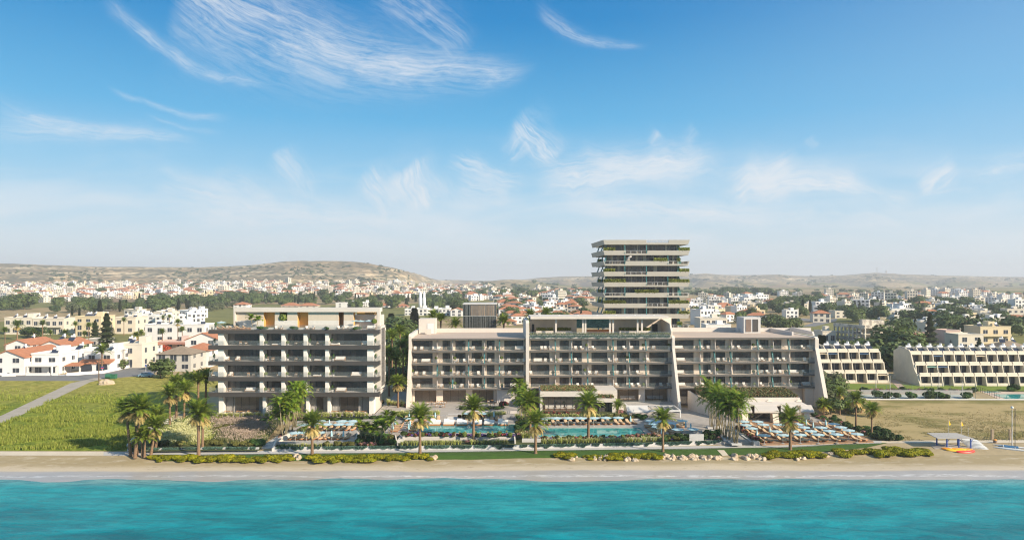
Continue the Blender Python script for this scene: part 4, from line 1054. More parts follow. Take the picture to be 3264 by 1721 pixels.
# low walls of the terraces
strip('terrace_wall', [tuple(G(884,1418,1.9).xy)+(1.9,), tuple(G(1128,1418,1.9).xy)+(1.9,)], .3, .55, greyc, 'low grey wall in front of the lower row of sun loungers')
strip('terrace_wall', [tuple(G(872,1436,1.6).xy)+(1.6,), tuple(G(884,1406,2.4).xy)+(2.2,)], .3, .55, white, 'white sloping wall at the seaward corner of the lounger terrace by the stairs')
strip('terrace_wall', [tuple(G(884,1406,2.4).xy)+(2.21,), (X(925,129),129,2.21)], .3, .55, white, 'white wall along the garden stairs beside the lower lounger row')
strip('terrace_wall', [(X(905,129.5),129.5,1.95),(X(1138,129.5),129.5,1.95)], .3, .95, greyc, 'grey retaining wall between the two lounger terraces')
strip('terrace_wall', [(X(1138,129.5),129.5,1.9),(X(1130,123.4),123.6,1.9)], .3, .8, white, 'white end wall between the lounger terrace and the small palms')
strip('terrace_wall', [(X(935,137.3),137.3,2.7),(X(1155,137.3),137.3,2.7)], .3, .55, greyc, 'grey wall hung with greenery behind the upper loungers')
strip('terrace_wall', [(X(667,142.3),142.3,1.9),(X(905,142.3),142.3,1.9)], .35, .9, greyc, 'grey retaining wall between the meadow and the apartment terrace')
strip('planter_wall', [(X(1283,126.6),126.6,1.8),(X(1640,126.6),126.6,1.8)], .3, .75, stone, 'pale planter wall holding the clipped and flowering bushes before the first pool')
strip('planter_wall', [(X(1664,125),125,1.8),(X(1724,125),125,1.8)], .3, .75, stone2, 'short pale planter wall at the foot of the two palms between the pools')
strip('terrace_wall', [(X(1258,127.2),127.2,2.0),(X(1266,122.6),122.4,1.5)], .25, .75, white, 'white slanting wall beside the steps to the first pool')
strip('terrace_wall', [(X(1637,127.2),127.2,2.0),(X(1640,123.8),123.8,1.7)], .25, .75, white, 'white stub wall at the end of the first pool planter')
strip('terrace_wall', [(-20.5,143.2,2.4),(-13.6,143.2,2.4)], .3, .95, greyc, 'grey wall behind the loungers left of the hotel steps')
strip('terrace_wall', [(-9.6,143.2,2.4),(1.6,143.2,2.4)], .3, .95, greyc, 'grey wall behind the loungers right of the hotel steps')
strip('planter_wall', [(-9.8,145.5,3.2),(1.0,145.5,3.2)], .3, .55, stone, 'pale planter wall along the edge of the hotel terrace')
strip('terrace_wall', [(X(1735,141.2),141.2,2.3),(X(1932,141.2),141.2,2.3)], .3, 1.0, greyc, 'grey wall behind the loungers of the second pool')
strip('terrace_wall', [(X(1932,141.3),141.3,2.3),(X(2050,141.3),141.3,2.3)], .3, .62, stone2, 'lower pale wall behind the last loungers of the second pool')
strip('planter_wall', [(X(1735,145),145.6,2.9),(X(1905,145),145.6,2.9)], .25, .35, stone2, 'low kerb wall of the red flower hedge before the lounge')
# steps
def steps(name, x0, x1, y0, y1, z0, z1, n, label, skew=0):
    mb = MB()
    for k in range(n):
        s_ = skew*k/n
        mb.box(x0+s_, x1+s_, y0+(y1-y0)*k/n, y1, z0 if k == 0 else z0+(z1-z0)*k/n, z0+(z1-z0)*(k+1)/n)
    tag(mb.build(name, stone2), label, 'steps')
steps('stairs', -13.4, -9.8, 141.0, 145.4, 2.4, 3.22, 6, 'pale stone steps from the first pool up to the hotel terrace')
steps('stairs', X(828,122.5), X(868,122.5), 121.9, 138, 1.5, 2.75, 10, 'long grey garden steps between the meadow and the lounger terrace', 4.2)
steps('stairs', X(1262,124), X(1283,124), 122.2, 129.4, 1.6, 2.46, 6, 'narrow steps from the promenade to the first pool')
# screens
o = MB().box(X(2171,127.5), X(2238,127.5), 127.3, 127.55, 1.8, 3.55).build('screen_wall', greyc); tag(o, 'larger grey concrete screen wall beside the second pool loungers', 'wall')
o = MB().box(X(2197,125.6), X(2243,125.6), 125.5, 125.75, 1.6, 3.25).build('screen_wall', stone2); tag(o, 'smaller pale screen wall standing before the larger grey one', 'wall')
o = MB().box(X(2398,125), X(2417,125), 124.2, 125.2, 1.5, 2.2).build('end_block', white); tag(o, 'white block at the corner of the brown lounger deck', 'wall')
strip('deck_wall', [(X(2398,125),125.2,1.7),(X(2330,138),139,1.7)], .35, .35, stone2, 'low pale wall between the palm plaza and the brown deck')
# ------------------------------------------------------------------ furniture kinds
def mk_lounger():
    t = thing('sun_lounger', 'x', 'sun lounger')
    prof = [(-1.0,.20),(-.6,.17),(-.1,.18),(.25,.23),(.55,.38),(.82,.58),(1.0,.70)]
    def shell(dz, th, hw_, y_in, m, nm):
        mb = MB(); vs = []; n = len(prof); K = 5
        for i, (y, z) in enumerate(prof):
            e = hw_*(1-.35*max(0, abs(i/(n-1)*2-1)-.6)/.4)
            for k in range(K): xk = (k/(K-1)*2-1); vs.append((xk*e, y*y_in, z+dz+th - .03*abs(xk)**3))
        for i, (y, z) in enumerate(prof):
            e = hw_*(1-.35*max(0, abs(i/(n-1)*2-1)-.6)/.4)
            for k in range(K): xk = (k/(K-1)*2-1); vs.append((xk*e*.96, y*y_in, z+dz))
        fs = []; o = n*K
        for i in range(n-1):
            for k in range(K-1):
                a = i*K+k; fs += [(a,a+1,a+K+1,a+K), (o+a+K,o+a+K+1,o+a+1,o+a)]
            fs += [(i*K,(i+1)*K,o+(i+1)*K,o+i*K), (i*K+K-1,o+i*K+K-1,o+(i+1)*K+K-1,(i+1)*K+K-1)]
        for k in range(K-1): fs += [(k,o+k,o+k+1,k+1), (o-K+k,o-K+k+1,2*o-K+k+1,2*o-K+k)]
        mb.add(vs, fs); return mb.build(nm, m, t, True)
    shell(-.02, .10, .38, 1.02, orangewood, 'frame'); c = shell(.085, .13, .37, .99, beige, 'cushion')
    f = MB()
    for x in (-.26,.26):
        for y in (-.75,.35): f.box(x-.03, x+.03, y-.03, y+.03, 0, .20)
    f.build('legs', orangewood, t)
    MB().ball((0,.86,.76), 1, 1, 0, 0, (.24,.12,.07)).build('headrest', beige, t, True)
    return t
LOUNGER = Kind(mk_lounger)
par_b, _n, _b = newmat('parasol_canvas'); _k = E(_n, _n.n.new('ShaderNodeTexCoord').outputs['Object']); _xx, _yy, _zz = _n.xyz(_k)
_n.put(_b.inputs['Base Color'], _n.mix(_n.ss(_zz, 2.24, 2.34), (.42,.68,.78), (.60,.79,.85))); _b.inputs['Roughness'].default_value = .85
_tr = _n.n.new('ShaderNodeBsdfTranslucent'); _tr.inputs[0].default_value = (.35,.62,.72,1); _m = _n.n.new('ShaderNodeMixShader'); _m.inputs[0].default_value = .25
_n.l.new(_b.outputs[0], _m.inputs[1]); _n.l.new(_tr.outputs[0], _m.inputs[2]); _n.l.new(_m.outputs[0], par_b.node_tree.nodes['Material Output'].inputs[0])
par_s, _n, _b = newmat('folded_canvas'); _k = E(_n, _n.n.new('ShaderNodeTexCoord').outputs['Object']); _xx, _yy, _zz = _n.xyz(_k)
_st = _n.math('GREATER_THAN', _n.math('FRACT', _zz*3.2 + _xx*1.2), .5); _n.put(_b.inputs['Base Color'], _n.mix(_st, (.62,.75,.78), (.14,.46,.54))); _b.inputs['Roughness'].default_value = .85
def mk_open():
    t = thing('parasol', 'x', 'parasol'); mb = MB(); n = 6; r = 1.14
    c = (0,0,2.46); rim = [(r*math.cos(k*math.pi/3), r*math.sin(k*math.pi/3), 2.22) for k in range(n)]
    for k in range(n):
        a, b = Vector(rim[k]), Vector(rim[(k+1)%n]); m_ = (a+b)/2*.97; m_.z = 2.24
        mb.add([c, a, m_], [(0,1,2)]); mb.add([c, m_, b], [(0,1,2)])
        mb.add([a, b, b-Vector((0,0,.07)), a-Vector((0,0,.07))], [(0,1,2,3)])
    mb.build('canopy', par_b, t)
    MB().tube([(0,0,.05),(0,0,2.68)], .028, 6).build('pole', stone2, t)
    MB().lathe([(.30,0),(.30,.06),(.06,.09)], 12).build('base', greyc, t)
    rb = MB()
    for a in rim: rb.tube([(0,0,2.56),(a[0]*.98,a[1]*.98,2.19)], .012, 4)
    rb.build('ribs', stone2, t); return t
def mk_closed():
    t = thing('folded_parasol', 'x', 'parasol')
    MB().lathe([(.04,2.75),(.10,2.62),(.16,2.2),(.21,1.5),(.26,1.18),(.20,1.15)][::-1], 10).build('canopy', par_s, t, True)
    MB().tube([(0,0,.05),(0,0,1.2)], .028, 6).build('pole', stone2, t); MB().lathe([(.30,0),(.30,.06),(.06,.09)], 12).build('base', greyc, t); return t
OPEN, SHUT = Kind(mk_open), Kind(mk_closed)
def mk_daybed():
    t = thing('daybed', 'x', 'daybed')
    MB().box(-1.05,1.05,-1.05,1.05,.0,.28).build('base', orangewood, t)
    MB().box(-1.02,1.02,-1.02,.35,.285,.5).build('mattress', cushion, t)
    for s in (-1,1): MB().hexa([(.02*s if s>0 else -1.02,.35,.285),(1.02 if s>0 else -.02,.35,.285),(1.02 if s>0 else -.02,1.02,.55 if s>0 else .8),(.02*s if s>0 else -1.02,1.02,.55 if s>0 else .8)],
        [(.02*s if s>0 else -1.02,.35,.5),(1.02 if s>0 else -.02,.35,.5),(1.02 if s>0 else -.02,1.02,.78 if s>0 else 1.02),(.02*s if s>0 else -1.02,1.02,.78 if s>0 else 1.02)]).build('backrest', cushion, t)
    return t
DAYBED = Kind(mk_daybed)
def seat(name, cat, wd, dp, wooden):
    def mk():
        t = thing(name, 'x', cat); h = wd/2
        f = MB()
        for x in (-h, h-.07):
            f.box(x, x+.07, -dp/2, -dp/2+.07, 0, .62).box(x, x+.07, dp/2-.07, dp/2, 0, .85).box(x, x+.07, -dp/2+.07, dp/2-.07, .55, .62)
        f.box(-h+.07, h-.07, -dp/2, dp/2, .22, .30); f.build('frame', wood, t)
        MB().box(-h+.08, h-.08, -dp/2+.02, dp/2-.2, .305, .50).build('seat', cushion, t)
        n = max(1, round(wd/.8))
        for k in range(n):
            a = -h+.08+(wd-.16)*k/n; MB().hexa([(a+.01,dp/2-.26,.5),(a+(wd-.16)/n-.01,dp/2-.26,.5),(a+(wd-.16)/n-.01,dp/2-.06,.5),(a+.01,dp/2-.06,.5)], [(a+.01,dp/2-.16,.98),(a+(wd-.16)/n-.01,dp/2-.16,.98),(a+(wd-.16)/n-.01,dp/2,.98),(a+.01,dp/2,.98)]).build('back_cushion', cushion, t)
        return t
    return Kind(mk)
ARM, SOFA = seat('armchair', 'armchair', .85, .85, 1), seat('sofa', 'sofa', 2.2, .9, 1)
def mk_chair():
    t = thing('dining_chair', 'x', 'chair'); f = MB()
    for x in (-.26,.22):
        for y in (-.24,.22): f.box(x, x+.04, y, y+.04, 0, .45 if y < 0 else .84)
    f.box(-.26,.26,.22,.26,.70,.84).box(-.26,-.22,-.2,.22,.60,.64).box(.22,.26,-.2,.22,.60,.64); f.build('frame', wood, t)
    MB().box(-.22,.22,-.24,.22,.42,.5).build('seat', cushion, t); return t
def mk_table():
    t = thing('terrace_table', 'x', 'table'); MB().lathe([(.45,.70),(.45,.74)], 14).build('tabletop', wood, t); MB().lathe([(.25,0),(.05,.04),(.04,.70)], 8).build('leg', frame, t); return t
def mk_chaise():
    t = thing('balcony_chaise', 'x', 'chaise'); MB().box(-.95,.95,-.45,.45,.08,.2).build('frame', wood, t); MB().box(-.93,.93,-.43,.43,.205,.40).build('mattress', cushion, t); MB().box(.55,.9,-.35,.35,.405,.55).build('pillow', cushion, t); return t
CHAIR, TABLE, CHAISE = Kind(mk_chair), Kind(mk_table), Kind(mk_chaise)
def mk_banana():
    t = thing('potted_plant', 'x', 'potted plant'); MB().lathe([(.20,0),(.27,.5),(.24,.5),(.2,.42)], 12).build('pot', stone2, t)
    mb = MB(); rn = random.Random(3)
    for k in range(13):
        a = k*2.4; h = rn.uniform(.9,1.75); o = rn.uniform(.1,.5); b = Vector((0,0,.45)); tp = Vector((math.cos(a)*o, math.sin(a)*o, h)); s = Vector((-math.sin(a), math.cos(a), 0))*.13; md = b.lerp(tp,.6)+Vector((0,0,.1))
        mb.add([b, md+s, tp, md-s], [(0,1,2,3)])
    mb.build('leaves', leaf_g, t); return t
def mk_ball():
    t = thing('potted_bush', 'x', 'potted plant'); MB().lathe([(.22,0),(.28,.45),(.25,.45),(.2,.4)], 12).build('pot', greyc, t)
    o = obj('foliage', VEG['clipped_bush'][0], t, (0,0,.32)); o.scale = (.62,)*3; return t
def mk_tree():
    t = thing('potted_tree', 'x', 'potted plant'); MB().lathe([(.22,0),(.28,.45),(.25,.45),(.2,.4)], 12).tube([(0,0,.4),(0,0,1.0)], .04).build('pot', stone2, t)
    o = obj('foliage', VEG['clipped_bush'][1], t, (0,0,.85)); o.scale = (.6,)*3; return t
BANANA, BUSH, TREE = Kind(mk_banana), Kind(mk_ball), Kind(mk_tree)
# ---- balconies of the apartment building: crop columns read off the photograph, floor by floor
FLN = ['fourth', 'third', 'second', 'first']
lab_used = {}
def uniq(s):
    n = lab_used.get(s, 0); lab_used[s] = n+1
    return s
items = [
 [('P',115),('L',158),('C',332),('C',372),('P',483),('B',543),('L',633),('P',672),('B',724),('C',793),('T',830),('P',855),('P',905),('C',975),('T',1012),('B',1034),('P',1088),('L',1120),('S',1385),('P',1452)],
 [('P',110),('S',192),('A',308),('P',487),('P',543),('C',555),('C',598),('P',668),('P',722),('C',793),('C',830),('P',908),('L',985),('B',1034),('B',1075),('P',1103),('S',1160),('P',1455)],
 [('S',140),('A',250),('C',398),('C',440),('P',483),('B',543),('A',655),('B',718),('C',793),('C',833),('B',903),('L',975),('B',1030),('B',1072),('P',1103),('S',1295),('C',1375),('C',1415),('P',1460)],
 [('P',130),('B',163),('C',203),('C',243),('S',415),('P',487),('B',538),('C',557),('C',598),('P',665),('P',727),('L',822),('B',903),('C',975),('P',1034),('B',1072),('P',1095),('S',1168),('C',1378),('C',1415),('P',1455)]]
KND = {'P':(BANANA,'potted banana plant'),'L':(CHAISE,'low white chaise'),'C':(CHAIR,'wooden dining chair'),'T':(TABLE,'small round table'),'B':(BUSH,'potted clipped bush'),'S':(SOFA,'white cushioned sofa'),'A':(ARM,'white cushioned armchair'),'R':(TREE,'potted ball tree')}
baynm = lambda c: 'at the grass field corner' if c < 150 else 'before the first wide bay' if c < 515 else 'before the second bay' if c < 690 else 'before the middle bay' if c < 875 else 'before the fourth bay' if c < 1055 else 'before the last wide bay' if c < 1400 else 'at the hotel side corner'
for fl, row in enumerate(items):
    z = zf[fl][0]
    cnt = {}
    for k, c in row:
        key = (k, baynm(c)); cnt[key] = cnt.get(key, 0)+1
    seen = {}
    for k, c in row:
        kd, nm = KND[k]; key = (k, baynm(c)); seen[key] = seen.get(key, 0)+1
        pre = '' if cnt[key] == 1 else nth(seen[key]-1)+' '
        y = 147.3 if k in 'PB' else 147.5
        kd.put((X(640+c/2.612, y), y, z), 0 if k != 'C' else rnd.uniform(-.6,.6), f'{pre}{nm} on the {FLN[fl]} apartment balcony {baynm(c)}', 'balcony furniture of the apartment building')
for k, (c, rz) in enumerate(((215,.8),(255,-.8),(315,.8),(360,-.8),(405,.8),(460,.8),(490,-.8),(1105,.8),(1140,-.8),(1220,.8),(1255,-.8),(1330,.8),(1370,-.8))):
    CHAIR.put((X(640+c/2.612,147), 146.6, GL), rz, f'wooden chair on the apartment terrace behind the grasses, {nth(k)} from the meadow side', 'ground terrace chairs')
for k, c in enumerate((235,338,475,1122,1238,1350)): TABLE.put((X(640+c/2.612,147), 146.5, GL), 0, f'small dining table on the apartment ground terrace, {nth(k)} from the meadow side', 'ground terrace tables')
# roof terrace
rz0 = LT[0]+.03
for k, (c, y) in enumerate(((160,147.2),(210,147.2),(265,147.2),(330,147.2),(310,148.4),(380,148.4))): LOUNGER.put((X(640+c/2.612,y), y, rz0), 1.5, f'beige lounger on the wooden roof deck, {nth(k)} counted from the field corner', 'roof deck loungers', .9)
for k, (c, y, lb) in enumerate(((1290,148.2,'nearest the amber niche'),(1400,148.2,'over the bar at the end wall'),(1330,147.2,'lowest one above the sofas'))): OPEN.put((X(640+c/2.612,y), y, LT[0]), k, 'pale blue parasol on the apartment roof terrace, '+lb, 'roof parasols', .8)
OPEN.put((X(640+170/2.612,149), 149, LT[0]-.6), .3, 'pale parasol at the field end of the apartment roof', 'roof parasols', .9)
for k, c in enumerate((1225,1265,1420)): SOFA.put((X(640+c/2.612,147.1), 147.1, LT[0]), 0, f'white sofa on the apartment roof terrace under the parasols, {nth(k)} from the roof pool', 'roof sofas', .9)
for k, c in enumerate((630,665,885,930,1150,1180)): ARM.put((X(640+c/2.612,146.8), 146.75, LT[0]), (0.5,-.5)[k%2], f'pale armchair behind the roof glass rail, {nth(k)} from the field side', 'roof armchairs', .8)
for k, c in enumerate((515,775,1050,1300)):
    o = plant('green_shrub', (X(640+c/2.612,146.5), 146.5, LT[0]), f'blue green plants in a roof edge trough, {nth(k)} trough from the field side', 'roof edge plants', .55); o.scale.x *= 2
areca((X(812,148), 148, LT[0]), 2.6, 'small palm in a white pot before the roof pavilion wall', None, 2, .75, 5)
BANANA.put((X(687,146.6), 146.6, LT[0]), 0, 'cactus like plant in a terracotta pot at the corner of the roof deck')
TREE.put((X(1193,147.6), 147.6, LT[0]), 0, 'dark ball tree in a pot at the hotel end of the roof terrace', None, 1.5)
for k, (c, lb) in enumerate(((215,'nearest the field'),(255,'in the middle'),(300,'nearest the pavilion'))): plant('dark_shrub', (X(640+c/2.612,150.5), 150.5, LT[0]), 'dark shrub in the white roof planter '+lb, 'roof planter shrubs', .9)
strip('roof_planter_wall', [(X(720,149.6),149.6,LT[0]),(X(742,149.6),149.6,LT[0])], .3, .7, white, 'white planter on the apartment roof beside the pavilion', 'planter', 0)
plant('clipped_bush', (X(640+688/2.612,150.4), 150.4, LT[0]+1.6), 'round green bush growing in a wall niche of the roof pavilion', None, 1.5)
# ---- balconies of the hotel
HIT = [
 [(1200,[('A',322),('A',376),('S',500),('C',575),('C',725),('A',803),('B',890),('A',945),('B',1007),('C',1045),('S',1190)]),
  (1200,[('A',320),('S',410),('R',497),('C',535),('R',650),('A',668),('A',733),('A',802),('R',877),('A',940),('R',1040),('A',1095),('A',1178),('A',1228)]),
  (1200,[('R',300),('A',330),('A',396),('B',523),('A',548),('R',620),('A',675),('A',727),('B',750),('C',787),('A',850),('C',990),('A',1052),('A',1105),('B',1165)]),
  (1200,[('A',347),('C',498),('A',540),('R',614),('R',654),('A',708),('A',796),('A',848),('B',882),('C',990),('B',1045),('S',1148)])],
 [(1640,[('S',40),('A',228),('A',258),('A',300),('C',360),('A',510),('A',560),('R',598),('A',657),('B',797),('A',915),('A',975),('R',1072),('A',1158),('R',1288)]),
  (1640,[('S',195),('A',258),('A',310),('B',347),('A',382),('A',512),('A',795),('A',847),('R',937),('B',1078),('A',1112)]),
  (1640,[('A',138),('B',320),('C',360),('A',520),('R',585),('A',628),('A',680),('B',806),('A',855),('A',920),('A',1028),('C',1105)]),
  (1640,[('B',330),('C',358),('A',530),('A',580),('A',652),('A',803),('A',852),('A',982),('A',1035),('B',1073),('A',1222),('A',1285)])],
 [(2100,[('S',168),('B',317),('A',360),('A',413),('C',495),('B',585),('A',618),('A',668),('R',788),('A',850),('B',940),('C',1045),('A',1200),('A',1255)]),
  (2100,[('S',185),('B',448),('A',497),('A',547),('B',577),('A',655),('C',795),('A',838),('A',868),('A',1000),('A',1046),('C',1100),('A',1215)]),
  (2100,[('S',178),('A',428),('R',484),('C',590),('B',790),('A',858),('A',908),('A',968),('A',1015),('B',1055),('S',1125),('A',1210)]),
  (2100,[('S',188),('A',320),('A',370),('A',527),('A',573),('A',650),('A',712),('B',793),('A',858),('B',930),('C',1050),('R',1096),('S',1230)])]]
SEC = ['section nearest the apartments', 'middle section', 'section above the restaurant']
for si, sec_ in enumerate(HIT):
    for fl, (base, row) in enumerate(sec_):
        z = FL[fl+1]+TH/2-.03; n_ = {}
        for k, c in row:
            if c < 100: continue
            u = hu(base+c/2.612, .9); kd, nm = KND[k]; i_ = n_.get(k, 0); n_[k] = i_+1
            tot = sum(1 for q, c_ in row if q == k and c_ >= 100)
            wh = 'only ' if tot == 1 else nth(i_)+' '
            q = hw(u, .95 if k in 'RB' else 1.05, z)
            kd.put(q, HA + (rnd.uniform(-.5,.5) if k in 'AC' else 0), f'{wh}{nm} on the {FLN[fl]} floor balcony, hotel {SEC[si]}', 'balcony furniture of the hotel', .95)
# terrace tables before the hotel
for k, (p_, q_) in enumerate(((1375,1290),(1403,1298),(1408,1288),(1483,1297),(1563,1295),(1568,1285))):
    g = G(p_, q_, 3.2); TABLE.put(g, 0, f'dining table on the hotel terrace above the first pool, {nth(k)} from the apartment side', 'hotel terrace tables')
    for s in (-1,1): CHAIR.put(g+Vector((s*.75,0,0)), -s*1.57, f'{"nearer" if s < 0 else "farther"} chair at the {nth(k)} hotel terrace table from the apartment side', 'hotel terrace chairs')
# ---- inside the glass lounge
for k, (p_, kd, nm) in enumerate(((1755,SOFA,'white sofa'),(1785,SOFA,'white sofa'),(1815,SOFA,'white sofa'),(1770,BANANA,'dark leafy plant'),(1798,BANANA,'dark leafy plant'),(1850,ARM,'white armchair'),(1880,ARM,'white armchair'))):
    kd.put((X(p_,151.2), 151.2 if kd is not BANANA else 152.3, 2.885), 0, f'{nm} inside the glass lounge, {nth(k)} piece behind the panes', 'furniture inside the lounge', 1.15)
for k, p_ in enumerate((1990,2010,2075,2100)): SOFA.put(hw(hu(p_,3.4),3.4,3.25), HA, f'white sofa behind the tall glazing right of the lounge, {nth(k)} from it', 'furniture inside the lounge', .95)
# ---- loungers and parasols by the pools
def on(ox_, oy_, s, pts, z): return [G(ox_+a/s, oy_+b/s, z) for a, b in pts]
def put_loungers(pts, rz, lab, grp, order=True):
    for k, g in enumerate(pts): LOUNGER.put(g, rz+rnd.uniform(-.05,.05), lab % nth(k), grp)
put_loungers(on(860,1240,5.22,[(372,835),(470,835),(565,835),(655,835),(760,833),(865,832),(965,831),(1080,830),(1168,830),(1280,828)],1.95), -.42, 'beige lounger in the lower terrace row behind the grey wall, %s from the stairs', 'lower terrace loungers')
put_loungers(on(860,1240,5.22,[(590,640),(680,640),(770,640),(860,640),(945,640),(1040,640),(1150,640),(1245,638),(1325,638),(1423,636)],2.75), -.30, 'beige lounger in the back row of the upper terrace, %s from the areca palms', 'upper terrace loungers')
put_loungers(on(860,1240,5.22,[(515,690),(610,688),(710,688),(805,688),(890,688),(985,688),(1098,688),(1195,688),(1290,684),(1385,682)],2.75), -.30, 'beige lounger in the front row of the upper terrace, %s from the areca palms', 'upper terrace loungers')
def put_par(K, pts, lab, grp):
    for k, g in enumerate(pts): K.put(Vector((g.x,g.y,g.z)), rnd.uniform(-.2,.2), lab % nth(k), grp, (1.05,1.05,.72) if K is OPEN else (.9,.9,.68))
def parpts(ox_, oy_, s, pts, zf_, top): 
    r = []
    for a, b in pts: g = G(ox_+a/s, oy_+b/s, zf_+top*.70); g.z = zf_; r.append(g)
    return r
put_par(OPEN, parpts(860,1240,5.22,[(425,712),(610,708),(815,707)],1.95,2.45), 'open pale blue parasol over the lower lounger row, %s from the stairs', 'terrace parasols')
put_par(OPEN, parpts(860,1240,5.22,[(555,578),(735,575),(940,572),(1150,572),(1338,568)],2.75,2.45), 'open pale blue parasol in the nearer row of the upper terrace, %s from the stairs', 'terrace parasols')
put_par(OPEN, parpts(860,1240,5.22,[(835,520),(1200,520),(1382,518)],2.75,2.45), 'open pale blue parasol in the farther row of the upper terrace, %s from the stairs', 'terrace parasols')
put_par(SHUT, parpts(860,1240,5.22,[(1027,735),(1225,735)],1.95,1.9), 'folded blue striped parasol by the lower lounger row, %s from the stairs', 'folded parasols')
put_par(SHUT, parpts(860,1240,5.22,[(740,600),(990,550)],2.75,1.9), 'folded blue striped parasol on the upper lounger terrace, %s from the stairs', 'folded parasols')
put_loungers(on(1240,1240,5.22,[(285,525),(390,522),(600,522),(725,520),(812,518)],2.45), 0.05, 'beige lounger against the wall left of the hotel steps, %s counted towards the steps', 'first pool loungers')
put_loungers(on(1240,1240,5.22,[(1290,520),(1380,520),(1497,518),(1587,518),(1708,516),(1795,514)],2.45), 0.0, 'beige lounger behind the white daybeds, %s counted from the hotel steps', 'first pool loungers')
put_loungers(on(1240,1240,5.22,[(165,605),(160,630),(150,655),(130,685),(110,712)],2.45), -1.5, 'lounger lying sideways in the outer column beside the first pool, %s from the hotel', 'first pool side loungers')
put_loungers(on(1240,1240,5.22,[(425,580),(425,612),(415,645),(395,672),(375,698)],2.45), 1.5, 'lounger lying sideways in the inner column beside the first pool, %s from the hotel', 'first pool side loungers')
put_par(OPEN, parpts(1240,1240,5.22,[(340,470),(1325,392),(1550,392)],2.45,2.45), 'open pale blue parasol behind the first pool, %s from the apartment side', 'first pool parasols')
put_par(SHUT, parpts(1240,1240,5.22,[(335,425),(767,425),(1745,415)],2.45,1.9), 'folded striped parasol behind the first pool, %s from the apartment side', 'folded parasols')
put_par(SHUT, parpts(1240,1240,5.22,[(105,535),(65,615),(350,570),(325,620)],2.45,1.9), 'folded striped parasol between the sideways loungers of the first pool, %s of the four', 'folded parasols')
for k, (a, b) in enumerate(((770,585),(1000,582),(1218,580),(1460,580),(1670,577),(1898,573))): DAYBED.put((G(1240+a/5.22,1240+b/5.22,2.36).x, 138.3, 2.36), 0, f'double white daybed standing in the edge of the first pool, {nth(k)} from the apartment side', 'pool daybeds')
L2 = [(470,590),(550,590),(655,588),(740,588),(865,587),(950,586),(1065,584),(1155,584),(1280,583),(1362,583),(1490,582),(1575,582),(1697,580),(1782,580),(1890,576),(1990,574)]
put_loungers(on(1640,1240,5.22,L2,2.3), .30, 'beige lounger in the long row behind the second pool, %s from the tall palms', 'second pool loungers')
put_par(OPEN, parpts(1640,1240,5.22,[(500,478),(687,470),(900,470),(1105,470),(1312,468),(1520,464),(1725,462)],2.3,2.45), 'open pale blue parasol in the row behind the second pool, %s from the tall palms', 'second pool parasols')
put_par(SHUT, parpts(1640,1240,5.22,[(1930,490)],2.3,1.9), 'folded striped parasol at the end of the second pool row (%s after the open ones)', 'folded parasols')
put_loungers(on(2040,1220,5.22,[(150,722),(155,745),(200,772),(215,792),(250,812),(275,837),(320,864),(345,884)],2.3), -1.15, 'lounger lying sideways at the end of the second pool, %s from the pergola', 'second pool end loungers')
put_loungers(on(2040,1220,5.22,[(650,710),(670,732),(690,752),(470,762),(490,785),(530,812),(560,832),(580,860),(600,884)],2.28), -1.15, 'lounger lying sideways beside the grey screen wall, %s from the pergola', 'screen wall loungers')
put_par(OPEN, parpts(2040,1220,5.22,[(185,620),(235,668),(290,718),(515,655),(705,617),(630,760),(880,755),(270,632)],2.2,2.45), 'open pale blue parasol between pergola and grey screen wall, %s of that cluster', 'screen wall parasols')
put_par(SHUT, parpts(2040,1220,5.22,[(760,690),(590,720),(845,715),(362,800)],2.2,1.9), 'folded striped parasol between pergola and grey screen wall, %s of that cluster', 'folded parasols')
DK = [('front', [(557,806),(640,806),(822,803),(895,803),(1055,799),(1132,799),(1302,796),(1382,794),(1557,793),(1637,791),(1842,789),(1920,788)]),
 ('second', [(462,753),(537,749),(728,753),(803,751),(960,751),(1035,746),(1202,744),(1280,744),(1450,742),(1527,739),(1725,738),(1800,734)]),
 ('third', [(385,704),(455,698),(615,696),(718,701),(840,696),(940,694),(1090,691),(1180,694),(1330,691),(1420,691),(1580,691),(1690,691)]),
 ('fourth', [(308,661),(385,656),(552,658),(625,651),(755,647),(845,651),(1010,647),(1085,648),(1215,643),(1312,646),(1480,642),(1590,643)]),
 ('back', [(303,611),(440,608),(545,611),(1210,598),(1390,594),(1480,602)])]
for nm, pts in DK:
    put_loungers(on(2300,1220,4.293,pts,1.75), .52, 'beige lounger in the '+nm+' row of the brown deck, %s from the areca palms', 'brown deck loungers')
DO = [(300,520),(495,522),(332,568),(572,562),(787,562),(1035,558),(1530,553),(408,612),(1128,600),(1365,602),(1632,598)]
D2 = [(750,655),(977,650),(1222,650),(1472,648),(1740,640),(585,708),(840,703),(1077,700),(1322,698),(1578,695),(1855,690)]
put_par(OPEN, parpts(2300,1220,4.293,DO,1.75,2.4), 'open blue parasol on the restaurant half of the brown deck, %s of that half', 'brown deck parasols')
put_par(OPEN, parpts(2300,1220,4.293,D2,1.75,2.4), 'open blue parasol on the promenade half of the brown deck, %s of that half', 'brown deck parasols')
put_par(SHUT, parpts(2300,1220,4.293,[(482,680),(658,632),(880,628),(1158,535),(1253,575),(1425,540)],1.75,1.9), 'folded striped parasol on the brown deck, %s from the areca palms', 'folded parasols')
for k, (a, b) in enumerate(((390,560),(1090,530),(1130,545),(1180,555),(1000,580),(900,590))):
    g = G(2300+a/4.293, 1220+b/4.293, 1.75); TABLE.put(g, 0, f'round table before the restaurant canopies, {nth(k)} of the tables', 'restaurant tables'); 
    for s in (-1,1): CHAIR.put(g+Vector((s*.7,.2,0)), -s*1.57, f'wooden chair {"seaward" if s<0 else "inland"} of the {nth(k)} restaurant table', 'restaurant chairs')

